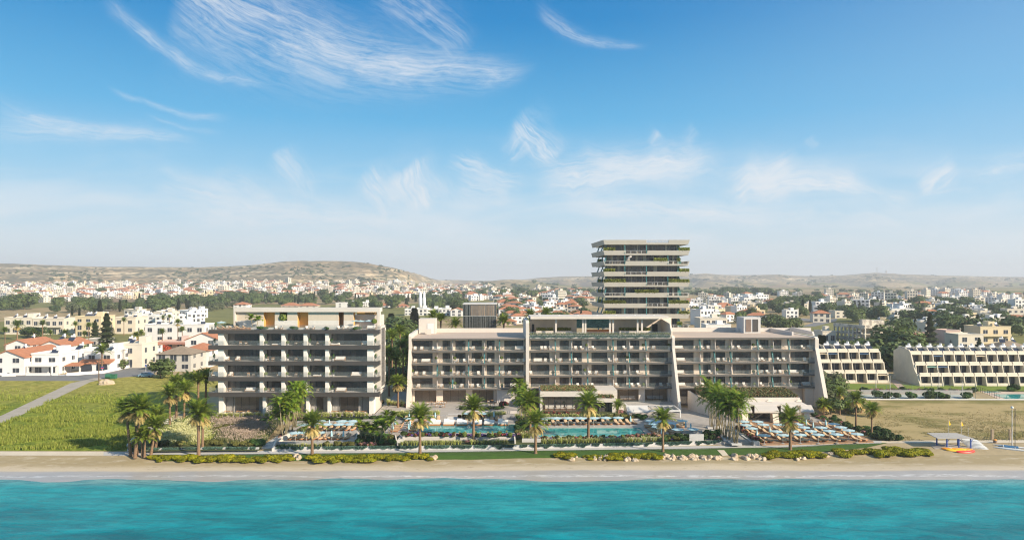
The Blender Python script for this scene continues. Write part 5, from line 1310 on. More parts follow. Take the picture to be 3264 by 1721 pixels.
# ------------------------------------------------------------------ palms
def gp(px, py, z): return G(px, py, z)
PALMS = [((995,1452.6,1.45),1357,'tall date palm on the lawn before the lounger terraces',1.0,0),
 ((1338.6,1449,1.45),1335,'tall date palm on the lawn before the first pool planter',1.0,1),((1509,1409,2.0),1306,'date palm standing in the grasses before the middle of the first pool',1.0,2),
 ((1707,1445,1.45),1352,'date palm on the lawn before the second pool, nearer of an overlapping pair',1.0,0),((1690,1388,2.3),1288,'date palm between the two pools, farther of an overlapping pair',1.0,1),
 ((1875.6,1402,2.0),1293,'tallest date palm before the glass lounge pavilion',1.05,2),((2113,1440,1.45),1340,'date palm on the lawn before the grey screen walls',.85,0),
 ((2519,1434,1.45),1341,'date palm on the lawn before the brown lounger deck',1.0,1),
 ((2677,1321,1.8),1256,'slim palm nearest the hotel end wall',.58,2),((2728.6,1364,1.7),1276,'slim palm with a thick crown at the edge of the brown deck',.74,0),((2778.7,1394,1.6),1310,'slim palm standing at the dark shrubs by the dry field',.68,1)]
for (px_a, py_a, z), ptop, lab, s, v in PALMS:
    g = G(px_a, py_a, z); h = CAM_H-(ptop-HZ)/F*g.y - z
    palm(g, h, lab, 'date palms of the resort', s*1.15, var=v)
palm(G(1970,1330,2.95), 2.1, 'small dark green palm beside the lounge pavilion entrance', None, .68, dry=False, var=1)
LP = [((417,1452,1.45),(402,1310),'outermost leaning palm of the clump by the grass field',.95),((430,1458.5,1.40),(446,1307),'thick trunked palm in the middle of the clump by the grass field',1.1),((436,1448,1.5),(432,1312),'straight palm just behind the thick trunked one',.9),
 ((454,1455,1.45),(451,1397),'shorter twin palm of the clump, the one nearer the field',.75),((460.6,1457,1.43),(462,1400),'shorter twin palm of the clump, the one nearer the meadow',.75),((480.5,1452,1.48),(495,1366),'leaning palm at the inland end of the promenade clump',.9),
 ((497,1425,1.9),(499,1330),'palm behind the leaning palm at the meadow edge',.9),((541,1364,2.3),(541,1262),'palm at the edge of the pale meadow, farther up the slope',.95),((586.6,1343,2.5),(588,1250),'tall palm between the field and the apartment building',.95),
 ((633,1454.5,1.45),(633,1322),'tallest date palm before the meadow garden',1.1),((645.7,1427,1.9),(646,1330),'date palm close behind the tallest meadow palm',.95),
 ((562,1330,2.6),(562,1232),'dark palm behind the clump, nearest the field',1.0),((632,1318,2.7),(632,1218),'dark palm against the apartment balconies',1.0),((655,1312,2.7),(657,1212),'dark palm half hidden behind the apartment corner',1.0),((600,1300,2.8),(600,1222),'dark palm farther back beside the apartments',1.0)]
for k, ((px_a, py_a, z), (tx_, ty_), lab, s) in enumerate(LP):
    g = G(px_a, py_a, z); h = CAM_H-(ty_-HZ)/F*g.y - z
    palm(g, h, lab, 'palms between field and apartments', s*1.12, (X(tx_,g.y)-g.x, 0), k, dry=k not in (3,4,11,12,13,14))
BP = [((1269,1301,3.05),1224,'date palm in the flower bed at the foot of the hotel end wall',.95),((1240,1262,3.2),1135,'palm in the gap between the two buildings, nearest the apartments',1.1),((1262,1250,3.2),1150,'palm in the gap between the two buildings, lower middle',1.2),((1285,1245,3.2),1110,'palm in the gap between the two buildings, upper middle',1.1),((1302,1235,3.2),1130,'palm in the gap between the two buildings, close to the hotel wall',1.1),((1250,1200,3.3),1078,'palm far back in the gap between the two buildings',1.2),((1275,1190,3.3),1062,'palm crown highest in the gap between the buildings',1.2),((1298,1180,3.3),1085,'palm far back in the gap near the hotel',1.1)]
for k, ((px_a, py_a, z), ty_, lab, s) in enumerate(BP):
    g = G(px_a, py_a, z); palm(g, CAM_H-(ty_-HZ)/F*g.y - z, lab, 'palms between the two buildings', s, var=k, dry=k == 0)
for k, (px_a, ty_, yy_) in enumerate(((1405,1022,205),(1380,1012,215),(1452,1040,200),(1606,1030,200),(1690,1010,215),(1740,1003,225))):
    palm((X(px_a,yy_),yy_,3.2), CAM_H-(ty_-HZ)/F*yy_-3.2, f'palm crown rising behind the long hotel roof, {nth(k)} from the apartments', 'palms behind the hotel', 1.1, var=k, dry=False)
# areca palms
AR = [((905,1398,1.9),7,4.6),((925,1385,2.0),7,4.9),((938,1360,2.75),7.4,4.7),((958,1345,2.75),7.6,5.1),((893,1388,1.9),5.5,4.2)]
for k, ((a, b, z), h, s) in enumerate(AR): areca(G(a,b,z), h, f'bushy yellow green areca palm by the garden stairs, {nth(k)} from the sea', 'areca palms by the stairs', 6, 1.35, 10+k)
for k, (a, b, h) in enumerate(((1158,1413,4.3),(1172,1408,3.6),(1205,1417,3.9),(1212,1412,3.4),(1236,1394,3.4),(1246,1390,4.0))): areca(G(a,b,2.0), h, f'small slender palm in the bed between lounger terrace and first pool, {nth(k)} from the terrace', 'small slender palms', 2, .9, 30+k)
BIG = [(2268,1364,9.5),(2280,1374,9.6),(2300,1390,9.6),(2310,1398,9.2),(2322,1405,8.9),(2338,1411,9.3),(2345,1416,9.0),(2290,1360,9.0)]
for k, (a, b, h) in enumerate(BIG):
    g = G(a, b, 1.88); areca(g, h*.88, f'tall bamboo like areca palm on the plaza, {nth(k)} counted from the hotel', 'areca palms on the plaza', 6, 1.7, 50+k)
    m_ = MB().box(-.9,.9,-.7,.7,0,.28).build('square_planter', stone2, None, False, (g.x,g.y,1.885)); tag(m_, f'low square planter round the {nth(k)} plaza areca palm from the hotel', 'planter', 'plaza planters')
for k, (a, b) in enumerate(((1660,1335),(1672,1350),(1680,1362),(1664,1320),(1650,1300))): areca(G(a,b,2.5), 5.5, f'lush areca palm between the two pools, {nth(k)} counted from the hotel', 'areca palms between the pools', 4, 1.1, 80+k)
# ------------------------------------------------------------------ beds
FG = 'feather_grass'
def row(kind, pa, pb, z, n, lab, grp, s=1.0, sz=1.0, jit=.25): plant_row(kind, G(*pa, z), G(*pb, z), n, lab, grp, s, sz, jit)
row(FG,(895,1423),(1080,1421),2.0,22,'pale feathery grass tuft in the strip before the lower lounger wall','grasses before the lower loungers',.5)
for k, (a, sz) in enumerate(((1040,1.2),(1075,1.2),(1100,1.3),(1118,1.2))): plant('olive_shrub', G(a,1421,2.0), f'olive green shrub ending the grass strip before the loungers, {nth(k)} from the stairs', 'strip shrubs', .6, sz)
row(FG,(690,1329),(1175,1327),2.75,52,'tall pale grass tuft in the hedge before the apartment terrace','grasses before the apartment terrace',1.0,.85)
row(FG,(1280,1419),(1470,1416),1.95,26,'pale feathery grass clump in the lawn row below the first pool planter','grasses below the first pool planter',.68,1.1)
row(FG,(1500,1416),(1620,1412),1.95,13,'pale feathery grass clump at the sparser row end below the first planter','grasses below the first pool planter end',.66,1.1)
row('pink_bush',(1490,1412),(1525,1411),1.95,3,'pink flowering bush among the feather grasses at the palm foot','pink bushes at the palm foot',.7)
seq = ['dark_shrub','flower_bush','lavender_bush','flower_bush','lavender_bush','clipped_bush','flower_bush','lavender_bush','clipped_bush','clipped_bush','flower_bush','flower_bush','flower_bush','lavender_bush','flower_bush','lavender_bush','flower_bush','clipped_bush','lavender_bush','lavender_bush','clipped_bush','clipped_bush','lavender_bush','lavender_bush','clipped_bush','clipped_bush','flower_bush','clipped_bush','flower_bush','lavender_bush','clipped_bush','lavender_bush']
BN = {'dark_shrub':'dark green shrub','flower_bush':'dark bush with red blossom','lavender_bush':'low purple lavender bush','clipped_bush':'clipped light green ball bush','green_shrub':'fresh green leafy shrub','olive_shrub':'olive green shrub','pink_bush':'pink flowering bush'}
cnt = {}
for i, kd in enumerate(seq):
    cnt[kd] = cnt.get(kd,0)+1
    plant(kd, G(1290+i*11.2, 1391.5+rnd.uniform(-1.5,1), 2.5), f'{BN[kd]} in the planter before the first pool, {nth(cnt[kd]-1)} of its kind', 'planter bushes of the first pool', .78)
row('olive_shrub',(1285,1383),(1450,1381),2.45,9,'olive shrub in the back of the first pool planter','back shrubs of the first pool planter',.45,.8)
row(FG,(1455,1383),(1625,1381),2.45,8,'feathery grass rising at the water edge of the first pool','grasses at the first pool edge',.45)
row(FG,(1728,1413),(2110,1404),2.05,46,'pale feather grass clump in the long bed below the second pool','grasses below the second pool',.78,1.0)
cnt = {}
for i in range(34):
    kd = rnd.choice(['flower_bush','flower_bush','dark_shrub','clipped_bush','lavender_bush','olive_shrub']); cnt[kd] = cnt.get(kd,0)+1
    plant(kd, G(1728+i*12.2, 1402-i*.25+rnd.uniform(-2,1), 2.1), f'{BN[kd]} in the bed along the second pool, {nth(cnt[kd]-1)} of its kind', 'bed bushes of the second pool', .6)
row(FG,(1728,1396),(1960,1394),2.2,16,'feathery grass clump at the water edge of the second pool','grasses at the second pool edge',.42)
row('pink_bush',(1990,1394),(2120,1390),2.2,8,'brownish flowering shrub at the corner of the second pool','corner shrubs of the second pool',.7,1.0)
for i in range(12):
    kd = ('green_shrub','olive_shrub','dark_shrub','lavender_bush')[i%4]; plant(kd, G(2120+i*7, 1405-i*.4+rnd.uniform(-4,2), 2.0), f'{BN[kd]} before the grey screen walls, {nth(i//4)} of its kind', 'screen wall shrubs', .85)
for i in range(9):
    kd = ('green_shrub','dark_shrub','pink_bush')[i%3]; plant(kd, G(2240+i*6.5, 1402-(i%4)*5, 1.9), f'{BN[kd]} beside the plaza palms, {nth(i//3)} of its kind', 'plaza bed shrubs', .95)
for i in range(10):
    kd = ('pink_bush','flower_bush')[i%2]; plant(kd, G(2352+i*7.2, 1368+i*4.4, 1.85), f'{BN[kd]} edging the brown deck towards the plaza, {nth(i//2)} of its kind', 'deck edge bushes', .9)
row('flower_bush',(1728,1321),(1905,1321),2.95,26,'red flowering hedge bush before the glass lounge','red hedge before the lounge',.75,.8)
row(FG,(1640,1331),(1990,1330),2.95,30,'pale grass tuft in the bed above the second pool loungers','grasses above the second pool loungers',.9,.8)
row('olive_shrub',(1930,1335),(2010,1334),2.95,8,'olive shrub above the second pool wall','shrubs above the second pool wall',.8)
row('green_shrub',(2020,1331),(2055,1340),2.6,5,'dark green shrub at the corner bed beside the pergola','corner shrubs beside the pergola',.85)
plant('pink_bush', G(1975,1322,2.95), 'pinkish round bush at the foot of the small dark palm', None, 1.2)
row(FG,(1262,1324),(1400,1324),3.0,22,'pale feather grass in the raised bed left of the hotel steps','grasses left of the hotel steps',1.0,.9)
row(FG,(1545,1327),(1610,1326),3.0,12,'pale feather grass in the raised bed right of the hotel steps','grasses right of the hotel steps',1.0,.9)
row('flower_bush',(1462,1331),(1545,1330),2.9,9,'dark flowering bush in the raised bed right of the hotel steps','bushes right of the hotel steps',.75)
row('dark_shrub',(1465,1304),(1610,1303),3.3,14,'low dark hedge shrub on the edge of the hotel terrace','hedge of the hotel terrace',.6,.8)
row('flower_bush',(1590,1298),(1610,1294),3.4,4,'deep red flowering bush at the end of the hotel terrace hedge','red bushes of the hotel terrace',1.0,1.2)
row('dark_shrub',(1270,1330),(1320,1330),2.8,6,'dark shrub hanging over the wall beside the first pool deck','wall shrubs of the first pool',.8,.7)
row(FG,(1235,1290),(1290,1297),3.1,9,'pale grass clump in the bed by the hotel end wall','grasses by the hotel end wall',1.1)
row('pink_bush',(1240,1290),(1300,1299),3.1,7,'pink bush in the bed by the hotel end wall','pink bushes by the hotel end wall',.8)
row('flower_bush',(1207,1292),(1222,1283),3.1,4,'dark red bush at the back corner of the apartment wall','red bushes at the apartment wall',.8)
row('dark_shrub',(1000,1341),(1150,1339),2.8,16,'dark creeper bush hanging over the wall behind the upper loungers','wall creepers of the upper terrace',.7,.6)
row('dark_shrub',(1160,1334),(1240,1336),3.0,9,'dark shrub edging the side path between the buildings','shrubs along the side path',.75,.7)
for i in range(26):
    kd = ('dark_shrub','green_shrub','dark_shrub','olive_shrub')[i%4]; plant(kd, G(1148+(i%13)*8.6, 1400+(i//13)*14+rnd.uniform(-3,3), 1.95), f'{BN[kd]} among the small slender palms, {nth(i//4)} of its kind', 'bed under the slender palms', .85)
for i in range(6): plant('pink_bush', G(1152+i*8,1421,1.9), f'pink flowering bush at the foot of the slender palms, {nth(i)} from the lounger terrace', 'pink bushes under the slender palms', .8)
row('flower_bush',(1225,1396),(1255,1400),2.0,4,'dark red bush below the sideways loungers of the first pool','red bushes below the first pool',.9)
row(FG,(905,1392),(935,1380),2.0,4,'grass clump at the foot of the areca palms','grasses under the areca palms',.8); row('pink_bush',(888,1402),(912,1394),1.9,4,'pinkish bush at the foot of the areca palms','pink bushes under the areca palms',.8)
for i in range(10):
    kd = ('green_shrub','olive_shrub')[i%2]; plant(kd, G(1655+(i%3)*10, 1340+i*5.5, 2.4), f'{BN[kd]} between the two pools, {nth(i//2)} counted from the hotel', 'shrubs between the pools', .9)
row(FG,(1660,1396),(1715,1396),2.4,5,'grass clump in the short planter between the pools','grasses in the short planter',1.0)
row('pink_bush',(1655,1392),(1690,1388),2.4,4,'brown flowering shrub in the short planter between the pools','brown shrubs in the short planter',1.0)
# meadow garden (too dense to count) and its bushes
def meadow(name, area, n, mat, label, hgt, seed, hm=None):
    rn = random.Random(seed); mb = MB()
    for _ in range(n):
        a, b = rn.choice(area); px_m = rn.gauss(a[0], a[2]); py_m = rn.gauss(a[1], b)
        g = G(px_m, py_m, 2.2); z = slope(g.x, g.y); h = hgt*(.7+.6*noise.noise(Vector((g.x*.5,g.y*.5,seed))))+.1
        if g.y > 141.8 or g.y < 122.2: continue
        for _k in range(5):
            an = rn.uniform(0,6.28); s = Vector((math.cos(an),math.sin(an),0))*.045; q = Vector((g.x+rn.uniform(-.3,.3), g.y+rn.uniform(-.3,.3), z)); tp = q+Vector((rn.uniform(-.3,.3),rn.uniform(-.3,.3),h*rn.uniform(.7,1.2)))
            mb.add([q-s,q+s,tp],[(0,1,2)])
            if hm and rn.random() < .5: mb.card(tp, s*1.3, Vector((0,0,.07)), 1)
    tag(mb.build(name, [mat,hm] if hm else mat), label, 'grass', None, 'stuff')
meadow('meadow_grass', [((600,1362,22),7),((575,1378,24),8),((545,1396,28),7),((620,1392,20),9),((640,1375,16),10),((530,1385,12),6)], 4600, blade_pale, 'pale feathery meadow grass on the garden slope behind the promenade palms', .8, 3, feather)
meadow('meadow_grass', [((740,1365,32),8),((790,1372,28),10),((820,1362,20),9),((770,1390,34),8),((715,1352,24),5),((800,1352,20),5)], 5200, blade_pink, 'pinkish brown flowering meadow below the apartment terrace', .75, 4, plume_pink := foliage('pink_plumes', (.46,.36,.28), (.60,.48,.40), trans=.3))
cnt = {}
for i in range(70):
    a, b, kd = rnd.choice([(440,1432,'dark_shrub'),(510,1420,'dark_shrub'),(560,1418,'dark_shrub'),(600,1420,'olive_shrub'),(680,1415,'olive_shrub'),(740,1420,'olive_shrub'),(790,1422,'olive_shrub'),(810,1418,'green_shrub'),(690,1352,'olive_shrub'),(700,1372,'olive_shrub'),(845,1360,'green_shrub'),(850,1350,'green_shrub'),(750,1370,'olive_shrub')])
    g = G(a+rnd.uniform(-26,26), b+rnd.uniform(-5,5), 2.0); g.z = slope(g.x, g.y)
    if g.y < 121.9 or g.x < -64: continue
    cnt[kd] = cnt.get(kd,0)+1
    plant(kd, g, f'{BN[kd]} scattered through the sloping meadow garden, {nth(cnt[kd]-1)} of its kind', 'shrubs in the meadow garden', .8, .9)
row('dark_shrub',(545,1352),(620,1332),2.6,10,'dark hedge shrub along the sloping garden path','hedge of the garden path',.8,.7)
row('flower_bush',(480,1392),(540,1366),2.2,8,'red brown bush along the sloping garden path','red hedge of the garden path',.7,.7)
strip('boundary_wall', [(X(408,121.6),121.7,1.5),(X(470,133),130,2.0),(X(562,143),141,2.4)], .3, .75, stone2, 'pale boundary wall rising between the field palms and the meadow')
# right end bushes
cnt = {}
for i in range(60):
    t_ = rnd.random(); a = 2605+t_*225+rnd.uniform(-16,16); b = 1328+t_*72+rnd.uniform(-7,5)
    kd = rnd.choice(['dark_shrub','dark_shrub','green_shrub','olive_shrub','flower_bush','pink_bush'] if t_ < .7 else ['dark_shrub'])
    cnt[kd] = cnt.get(kd,-1)+1
    plant(kd, G(a,b,1.65), f'{BN[kd]} on the bank beside the brown deck, {nth(cnt.setdefault(kd, 0))} of its kind', 'shrubs beside the brown deck', .72)
for k, (a, b, s) in enumerate(((2790,1398,1.1),(2815,1402,1.2),(2840,1403,1.2),(2862,1403,1.0),(2800,1385,1.2),(2825,1390,1.1))): plant('dark_shrub', G(a,b,1.55), f'big dark bush at the end of the promenade, {nth(k)} from the deck', 'big bushes at the promenade end', s)
# beach shrubs, rocks
SH = [(480,600,1471,1.0),(612,795,1474,1.15),(798,925,1473,1.1),(992,1215,1475,1.2),(1217,1372,1468,1.05),(1772,1828,1464,.9),(1868,1914,1466,.85),(1939,1984,1467,1.0),(2002,2108,1466,.95),(2440,2622,1461,1.1),(2661,2800,1456,1.15),(2800,2960,1455,1.45)]
k = 0; k1 = 0
for a, b, y_, s in SH:
    z_ = b < 1400, b < 2200
    if z_ != k1: k = 0
    k1 = z_
    n = max(2, int((b-a)/9))
    for i in range(n):
        g = hit(a+(b-a)*(i+.5)/n+rnd.uniform(-4,4), y_-rnd.choice((1,5,9,12))); 
        plant('beach_shrub', g, ('yellow green beach shrub in the hedge above the sand' if b < 1400 else 'yellow green beach shrub growing between the boulders' if b < 2200 else 'yellow green beach shrub in the hedge below the brown deck') + f', {nth(k % 98)} of them', 'beach shrubs by the pools' if b < 1400 else 'beach shrubs by the boulders' if b < 2200 else 'beach shrubs by the deck', s*.85, .72); k += 1
rockm, nt, b = newmat('pale_boulder'); p = geopos(nt); n = nt.noise(p, 1.6, 6, .65); nt.put(b.inputs['Base Color'], nt.mix(nt.ss(n,.3,.7), (.34,.26,.17), (.64,.53,.40))); b.inputs['Roughness'].default_value = .95; bump(nt, b, nt.noise(p,5,5), .6, .08)
RK = []; RC = {}
for v in range(5):
    rn = random.Random(300+v); mb = MB(); mb.ball((0,0,.28), 1, 3)
    mb.v = [(x_*(1+.35*noise.noise(Vector((x_*1.3+v*7,y_*1.3,z_*1.3)))), y_*(.8+.35*noise.noise(Vector((x_*1.3+v*7+3,y_*1.3,z_*1.3)))), z_*(.8+.35*noise.noise(Vector((x_*1.5+v*7,y_*1.5,z_*1.5+5))))) for x_, y_, z_ in mb.v]
    RK.append(mb.mesh('boulder', rockm, True))
for a, b, y_, n in sorted(((2107,2200,1464,17),(2205,2300,1463,15),(2300,2360,1462,4),(2362,2440,1461,15),(2525,2565,1462,4),(2622,2682,1452,8),(1985,2040,1466,5),(1895,1945,1464,5),(1820,1865,1463,3),(930,962,1464,3),(1372,1390,1462,2))):
    for i, q_ in enumerate(sorted(rnd.uniform(a,b) for _ in range(n))):
        g = hit(q_, y_+rnd.uniform(-9,5)); kk = RC.get(a > 2090 and b < 2450, 0); RC[a > 2090 and b < 2450] = kk+1; o = obj('boulder', rnd.choice(RK), None, g); s = rnd.uniform(.24,.60); o.scale = (s*1.2,s,s); o.rotation_euler = (rnd.uniform(-.3,.3),rnd.uniform(-.3,.3),rnd.uniform(0,6))
        tag(o, ('pale orange boulder in the rock line above the beach' if a > 2090 and b < 2450 else 'pale boulder lying between the beach shrubs') + f', {nth(kk)} of them', 'rock', 'boulders of the rock line' if a > 2090 and b < 2450 else 'boulders between the shrubs')
# grass tufts that break up the fields
def tufts(name, polypx, n, mat, h, label, seed):
    rn = random.Random(seed); mb = MB()
    for _ in range(n):
        px_m = rn.uniform(polypx[0], polypx[1]); yy_ = rn.uniform(polypx[2], polypx[3]); x_ = X(px_m, yy_)
        if name == 'field_grass':
            a_, b_ = hit(12,1328), None
            d_ = (px_m-12)/(256-12); pyy = HZ+F*(CAM_H-ground(x_,yy_))/yy_; line = 1328-d_*(1328-1220)
            if abs(pyy-line) < 5+max(0,1.1-d_)*15: continue
        if rn.random() < sstep(yy_, polypx[2]+8, polypx[3]) or noise.noise(Vector((x_*.12, yy_*.2, seed))) < -.15: continue
        z = ground(x_, yy_)
        for _k in range(3):
            an = rn.uniform(0,6.28); s = Vector((math.cos(an),math.sin(an),0))*rn.uniform(.06,.14); q = Vector((x_+rn.uniform(-.4,.4), yy_+rn.uniform(-.4,.4), z)); mb.add([q-s,q+s,q+Vector((rn.uniform(-.25,.25),rn.uniform(-.25,.25),h*rn.uniform(.4,1.2)))],[(0,1,2)])
    tag(mb.build(name, mat), label, 'grass', None, 'stuff')
tufts('field_grass', (-260,440,121.2,185), 34000, foliage('field_blades', (.12,.165,.02), (.28,.31,.055), (.34,.31,.08)), .7, 'tall green grass standing in the field by the beach', 1)
tufts('dry_grass', (2790,3500,128,163), 9000, foliage('dry_blades', (.30,.25,.09), (.46,.38,.19)), .16, 'dry tufts of grass in the field by the beach shelter', 2)
# ------------------------------------------------------------------ town: materials and parts
tw = plain('town_white', (.75,.74,.72), .85, .10, .15); tc_ = plain('town_cream', (.68,.62,.52), .85, .10, .15); ty = plain('town_yellow', (.68,.57,.38), .85, .10, .15); tg = plain('town_grey', (.50,.48,.44), .85, .12, .15); tp_ = plain('town_pink', (.66,.50,.43), .85, .1, .15)
tile = plain('terracotta_tiles', (.46,.20,.11), .85, .3, .9, bmp=.3, bscale=4); tileb = plain('brown_tiles', (.30,.235,.17), .85, .3, .9, bmp=.3, bscale=4)
wdark = plain('town_window', (.045,.055,.075), .15, .3, .6, spec=.6); tank = plain('water_tank', (.78,.78,.78), .45, .08); solar = plain('solar_panel', (.03,.04,.07), .2, .1)
def heater(par, x, y, z, s=1.0, rot=0):
    o = MB().tube([(-.6,0,1.3),(.6,0,1.3)], .34, 8).tube([(.25,.1,1.55),(.25,.1,2.1)], .30, 8).box(-.55,-.5,-.05,.05,0,1.1).box(.5,.55,-.05,.05,0,1.1).build('water_heater', tank, par); o.location = (x,y,z); o.scale = (s,)*3; o.rotation_euler.z = rot
    MB().add([(-.9,-1.6,.1),(.9,-1.6,.1),(.9,-.2,1.0),(-.9,-.2,1.0)], [(0,1,2,3)]).build('solar_panel', solar, o); return o
def win(par, x, y, z, w_, h_, side=0, nm='window'):
    """window on the front (side 0) or on the end wall (side 1)"""
    a = MB()
    if side == 0: a.box(x-w_/2, x+w_/2, y-.05, y+.02, z, z+h_, 0).box(x-.03, x+.03, y-.08, y-.05, z, z+h_, 1).box(x-w_/2-.08, x+w_/2+.08, y-.12, y, z-.1, z, 1)
    else: a.box(x-.02, x+.05, y-w_/2, y+w_/2, z, z+h_, 0).box(x+.05, x+.08, y-.03, y+.03, z, z+h_, 1).box(x, x+.12, y-w_/2-.08, y+w_/2+.08, z-.1, z, 1)
    return a.build(nm, [wdark, tw], par)
def house(name, label, cat, loc, W, D, H, wallm, roof='flat', roofm=None, floors=2, cols=3, rz=0, heaters=1, group=None, porch=0, seed=0, balc=False, arches=0, awn=None):
    rn = random.Random(seed); t = thing(name, label, cat, loc, rz, group); h = W/2
    wl = MB()
    if roof == 'flat':
        wl.box(-h, h, 0, D, -1, H-.02); wl.build('wall', wallm, t)
        r = MB().box(-h-.12, h+.12, -.12, .12, H-.02, H+.45).box(-h-.12, h+.12, D-.12, D+.12, H-.02, H+.45).box(-h-.12, -h+.12, .12, D-.12, H-.02, H+.45).box(h-.12, h+.12, .12, D-.12, H-.02, H+.45).box(-h+.12, h-.12, .12, D-.12, H-.1, H+.02)
        if rn.random() < .6: r.box(h*.1, h*.1+min(3,W*.3), D*.5, D*.85, H+.02, H+2.2)
        r.build('roof', wallm, t)
    elif roof == 'gable':      # gable end to the front
        rh = W*.20; wl.extr([], 0, 0) if False else None
        wl.add([(-h,0,-1),(h,0,-1),(h,0,H-rh),(0,0,H),(-h,0,H-rh),(-h,D,-1),(h,D,-1),(h,D,H-rh),(0,D,H),(-h,D,H-rh)], [(0,1,2,3,4),(9,8,7,6,5),(1,6,7,2),(0,4,9,5)]); wl.build('wall', wallm, t)
        r = MB()
        for s in (-1,1): r.hexa([(0,-.4,H+.02),(s*(h+.4),-.4,H-rh*(h+.4)/h+.02),(s*(h+.4),D+.4,H-rh*(h+.4)/h+.02),(0,D+.4,H+.02)], [(0,-.4,H+.25),(s*(h+.4),-.4,H-rh*(h+.4)/h+.25),(s*(h+.4),D+.4,H-rh*(h+.4)/h+.25),(0,D+.4,H+.25)])
        r.build('roof', roofm or tile, t)
    else:                      # hip
        rh = min(W,D)*.22; wl.box(-h, h, 0, D, -1, H-rh); wl.build('wall', wallm, t); e = .5; k = min(W,D)/2
        a = [(-h-e,-e,H-rh),(h+e,-e,H-rh),(h+e,D+e,H-rh),(-h-e,D+e,H-rh)]
        tp2 = [(-h+k,D/2-.05,H),(h-k,D/2-.05,H),(h-k,D/2+.05,H),(-h+k,D/2+.05,H)] if W >= D else [(-.05,k,H),(.05,k,H),(.05,D-k,H),(-.05,D-k,H)]
        MB().hexa(a, tp2).build('roof', roofm or tile, t)
    fh = (H-(.2 if roof == 'flat' else W*.14))/floors
    for f in range(floors):
        for c in range(cols):
            x = -h+W*(c+.5)/cols
            if arches and f == 0: continue
            ww = min(1.9, W/cols*.55); hh = fh*(.45 if rn.random() < .7 else .68)
            win(t, x, 0, f*fh+fh*.28 if hh < fh*.5 else f*fh+.15, ww, hh)
        for c in range(max(1,int(D/4.5))): win(t, h, D*(c+.5)/max(1,int(D/4.5)), f*fh+fh*.3, 1.3, fh*.42, 1)
    if balc:
        for f in range(1, floors): MB().box(-h*.9, h*.9, -1.4, -.12, f*fh-.12, f*fh).box(-h*.9, h*.9, -1.4, -1.3, f*fh, f*fh+.9).build('balcony', wallm, t)
    if porch:
        MB().box(-h*porch, h*porch, -2.6, -.02, fh-.3, fh+.1).box(-h*porch, -h*porch+.4, -2.6, -2.2, -1, fh-.3).box(h*porch-.4, h*porch, -2.6, -2.2, -1, fh-.3).build('porch', wallm, t)
    if arches:
        for k in range(arches):
            x = -h+W*(k+.5)/arches; w2 = W/arches*.36; pr = [(x-w2,0),(x+w2,0)] + [(x+w2*math.cos(a*math.pi/8), 1.5+w2*1.0*math.sin(a*math.pi/8)) for a in range(9)]
            mb = MB(); mb.add([(a,-2.62,b) for a,b in pr], [tuple(range(len(pr)))]); mb.build('archway', wdark, t)
        MB().box(-h, h, -2.6, -.02, -1, fh-.1).build('porch', wallm, t)
        MB().hexa([(-h-.3,-3.0,fh-.3),(h+.3,-3.0,fh-.3),(h+.3,-.05,fh+.7),(-h-.3,-.05,fh+.7)], [(-h-.3,-3.0,fh-.1),(h+.3,-3.0,fh-.1),(h+.3,-.05,fh+.9),(-h-.3,-.05,fh+.9)]).build('porch_roof', tile, t)
    if awn: MB().hexa([(-h,-2.2,fh-.6),(h,-2.2,fh-.6),(h,-.02,fh+.1),(-h,-.02,fh+.1)], [(-h,-2.2,fh-.45),(h,-2.2,fh-.45),(h,-.02,fh+.25),(-h,-.02,fh+.25)]).build('awning', awn, t)
    for k in range(heaters): heater(t, -h+W*(k+.6)/(heaters+.2), D*rn.uniform(.4,.75), H+(.02 if roof == 'flat' else -.5), rn.uniform(.9,1.15), rn.uniform(-.5,.5))
    return t
def hpx(p0, p1, by, ty_, *a, D=9, **k):
    g = hit((p0+p1)/2, by); y = g.y; name, label, cat, wm = a
    return house(name, label, cat, g, (p1-p0)*y/F, D, (by-ty_)*y/F, wm, **k)
tq = plain('awning_brown', (.36,.17,.12), .8, .2)
hpx(100,188,1192,1130,'white_house','white cubic two storey house with a square porch facing the road','house',tw,porch=.92,cols=2,D=9,heaters=1,seed=1)
hpx(196,252,1176,1118,'white_house','pale bluish white flat house just behind the cubic one','house',tw,cols=2,D=9,heaters=1,seed=2)
hpx(-30,78,1196,1118,'gabled_house','white gabled house with a terracotta roof at the road end by the picture edge','house',tw,roof='gable',cols=2,D=12,heaters=1,seed=3)
hpx(62,130,1172,1108,'gabled_house','cream gabled house between the white gabled house and the cubic one','house',tc_,roof='gable',cols=1,D=10,heaters=0,seed=4)
hpx(118,205,1150,1087,'gabled_house','white wide gabled house with orange tiles behind the cubic house','house',tw,roof='gable',cols=2,D=16,heaters=2,seed=5)
hpx(18,95,1150,1084,'gabled_house','orange roofed house farthest along the row behind the road','house',tw,roof='gable',cols=1,D=14,heaters=1,seed=6)
hpx(268,365,1182,1122,'arched_house','white house with two arches under a small terracotta porch roof','house',tw,cols=2,arches=2,D=9,heaters=2,seed=7)
hpx(372,452,1172,1098,'cream_house','plain cream flat roofed house at the street corner with poles','house',tc_,cols=1,D=10,heaters=2,seed=8)
hpx(372,478,1140,1086,'terrace_house','low house with a long terracotta roof behind the corner house','house',tw,roof='hip',cols=2,D=9,heaters=2,seed=9)
hpx(498,608,1184,1107,'unfinished_house','grey unfinished house with a brown hipped roof and empty windows behind the round bush','house',tg,roof='hip',roofm=tileb,cols=3,D=10,heaters=0,seed=10)
hpx(575,668,1170,1097,'white_house','white house with an orange hipped roof next to the unfinished house','house',tw,roof='hip',cols=2,D=11,heaters=0,seed=11)
hpx(590,700,1135,1062,'white_house','tall white gabled house half hidden behind the apartment balconies','house',tw,roof='gable',cols=2,D=11,heaters=0,seed=12)
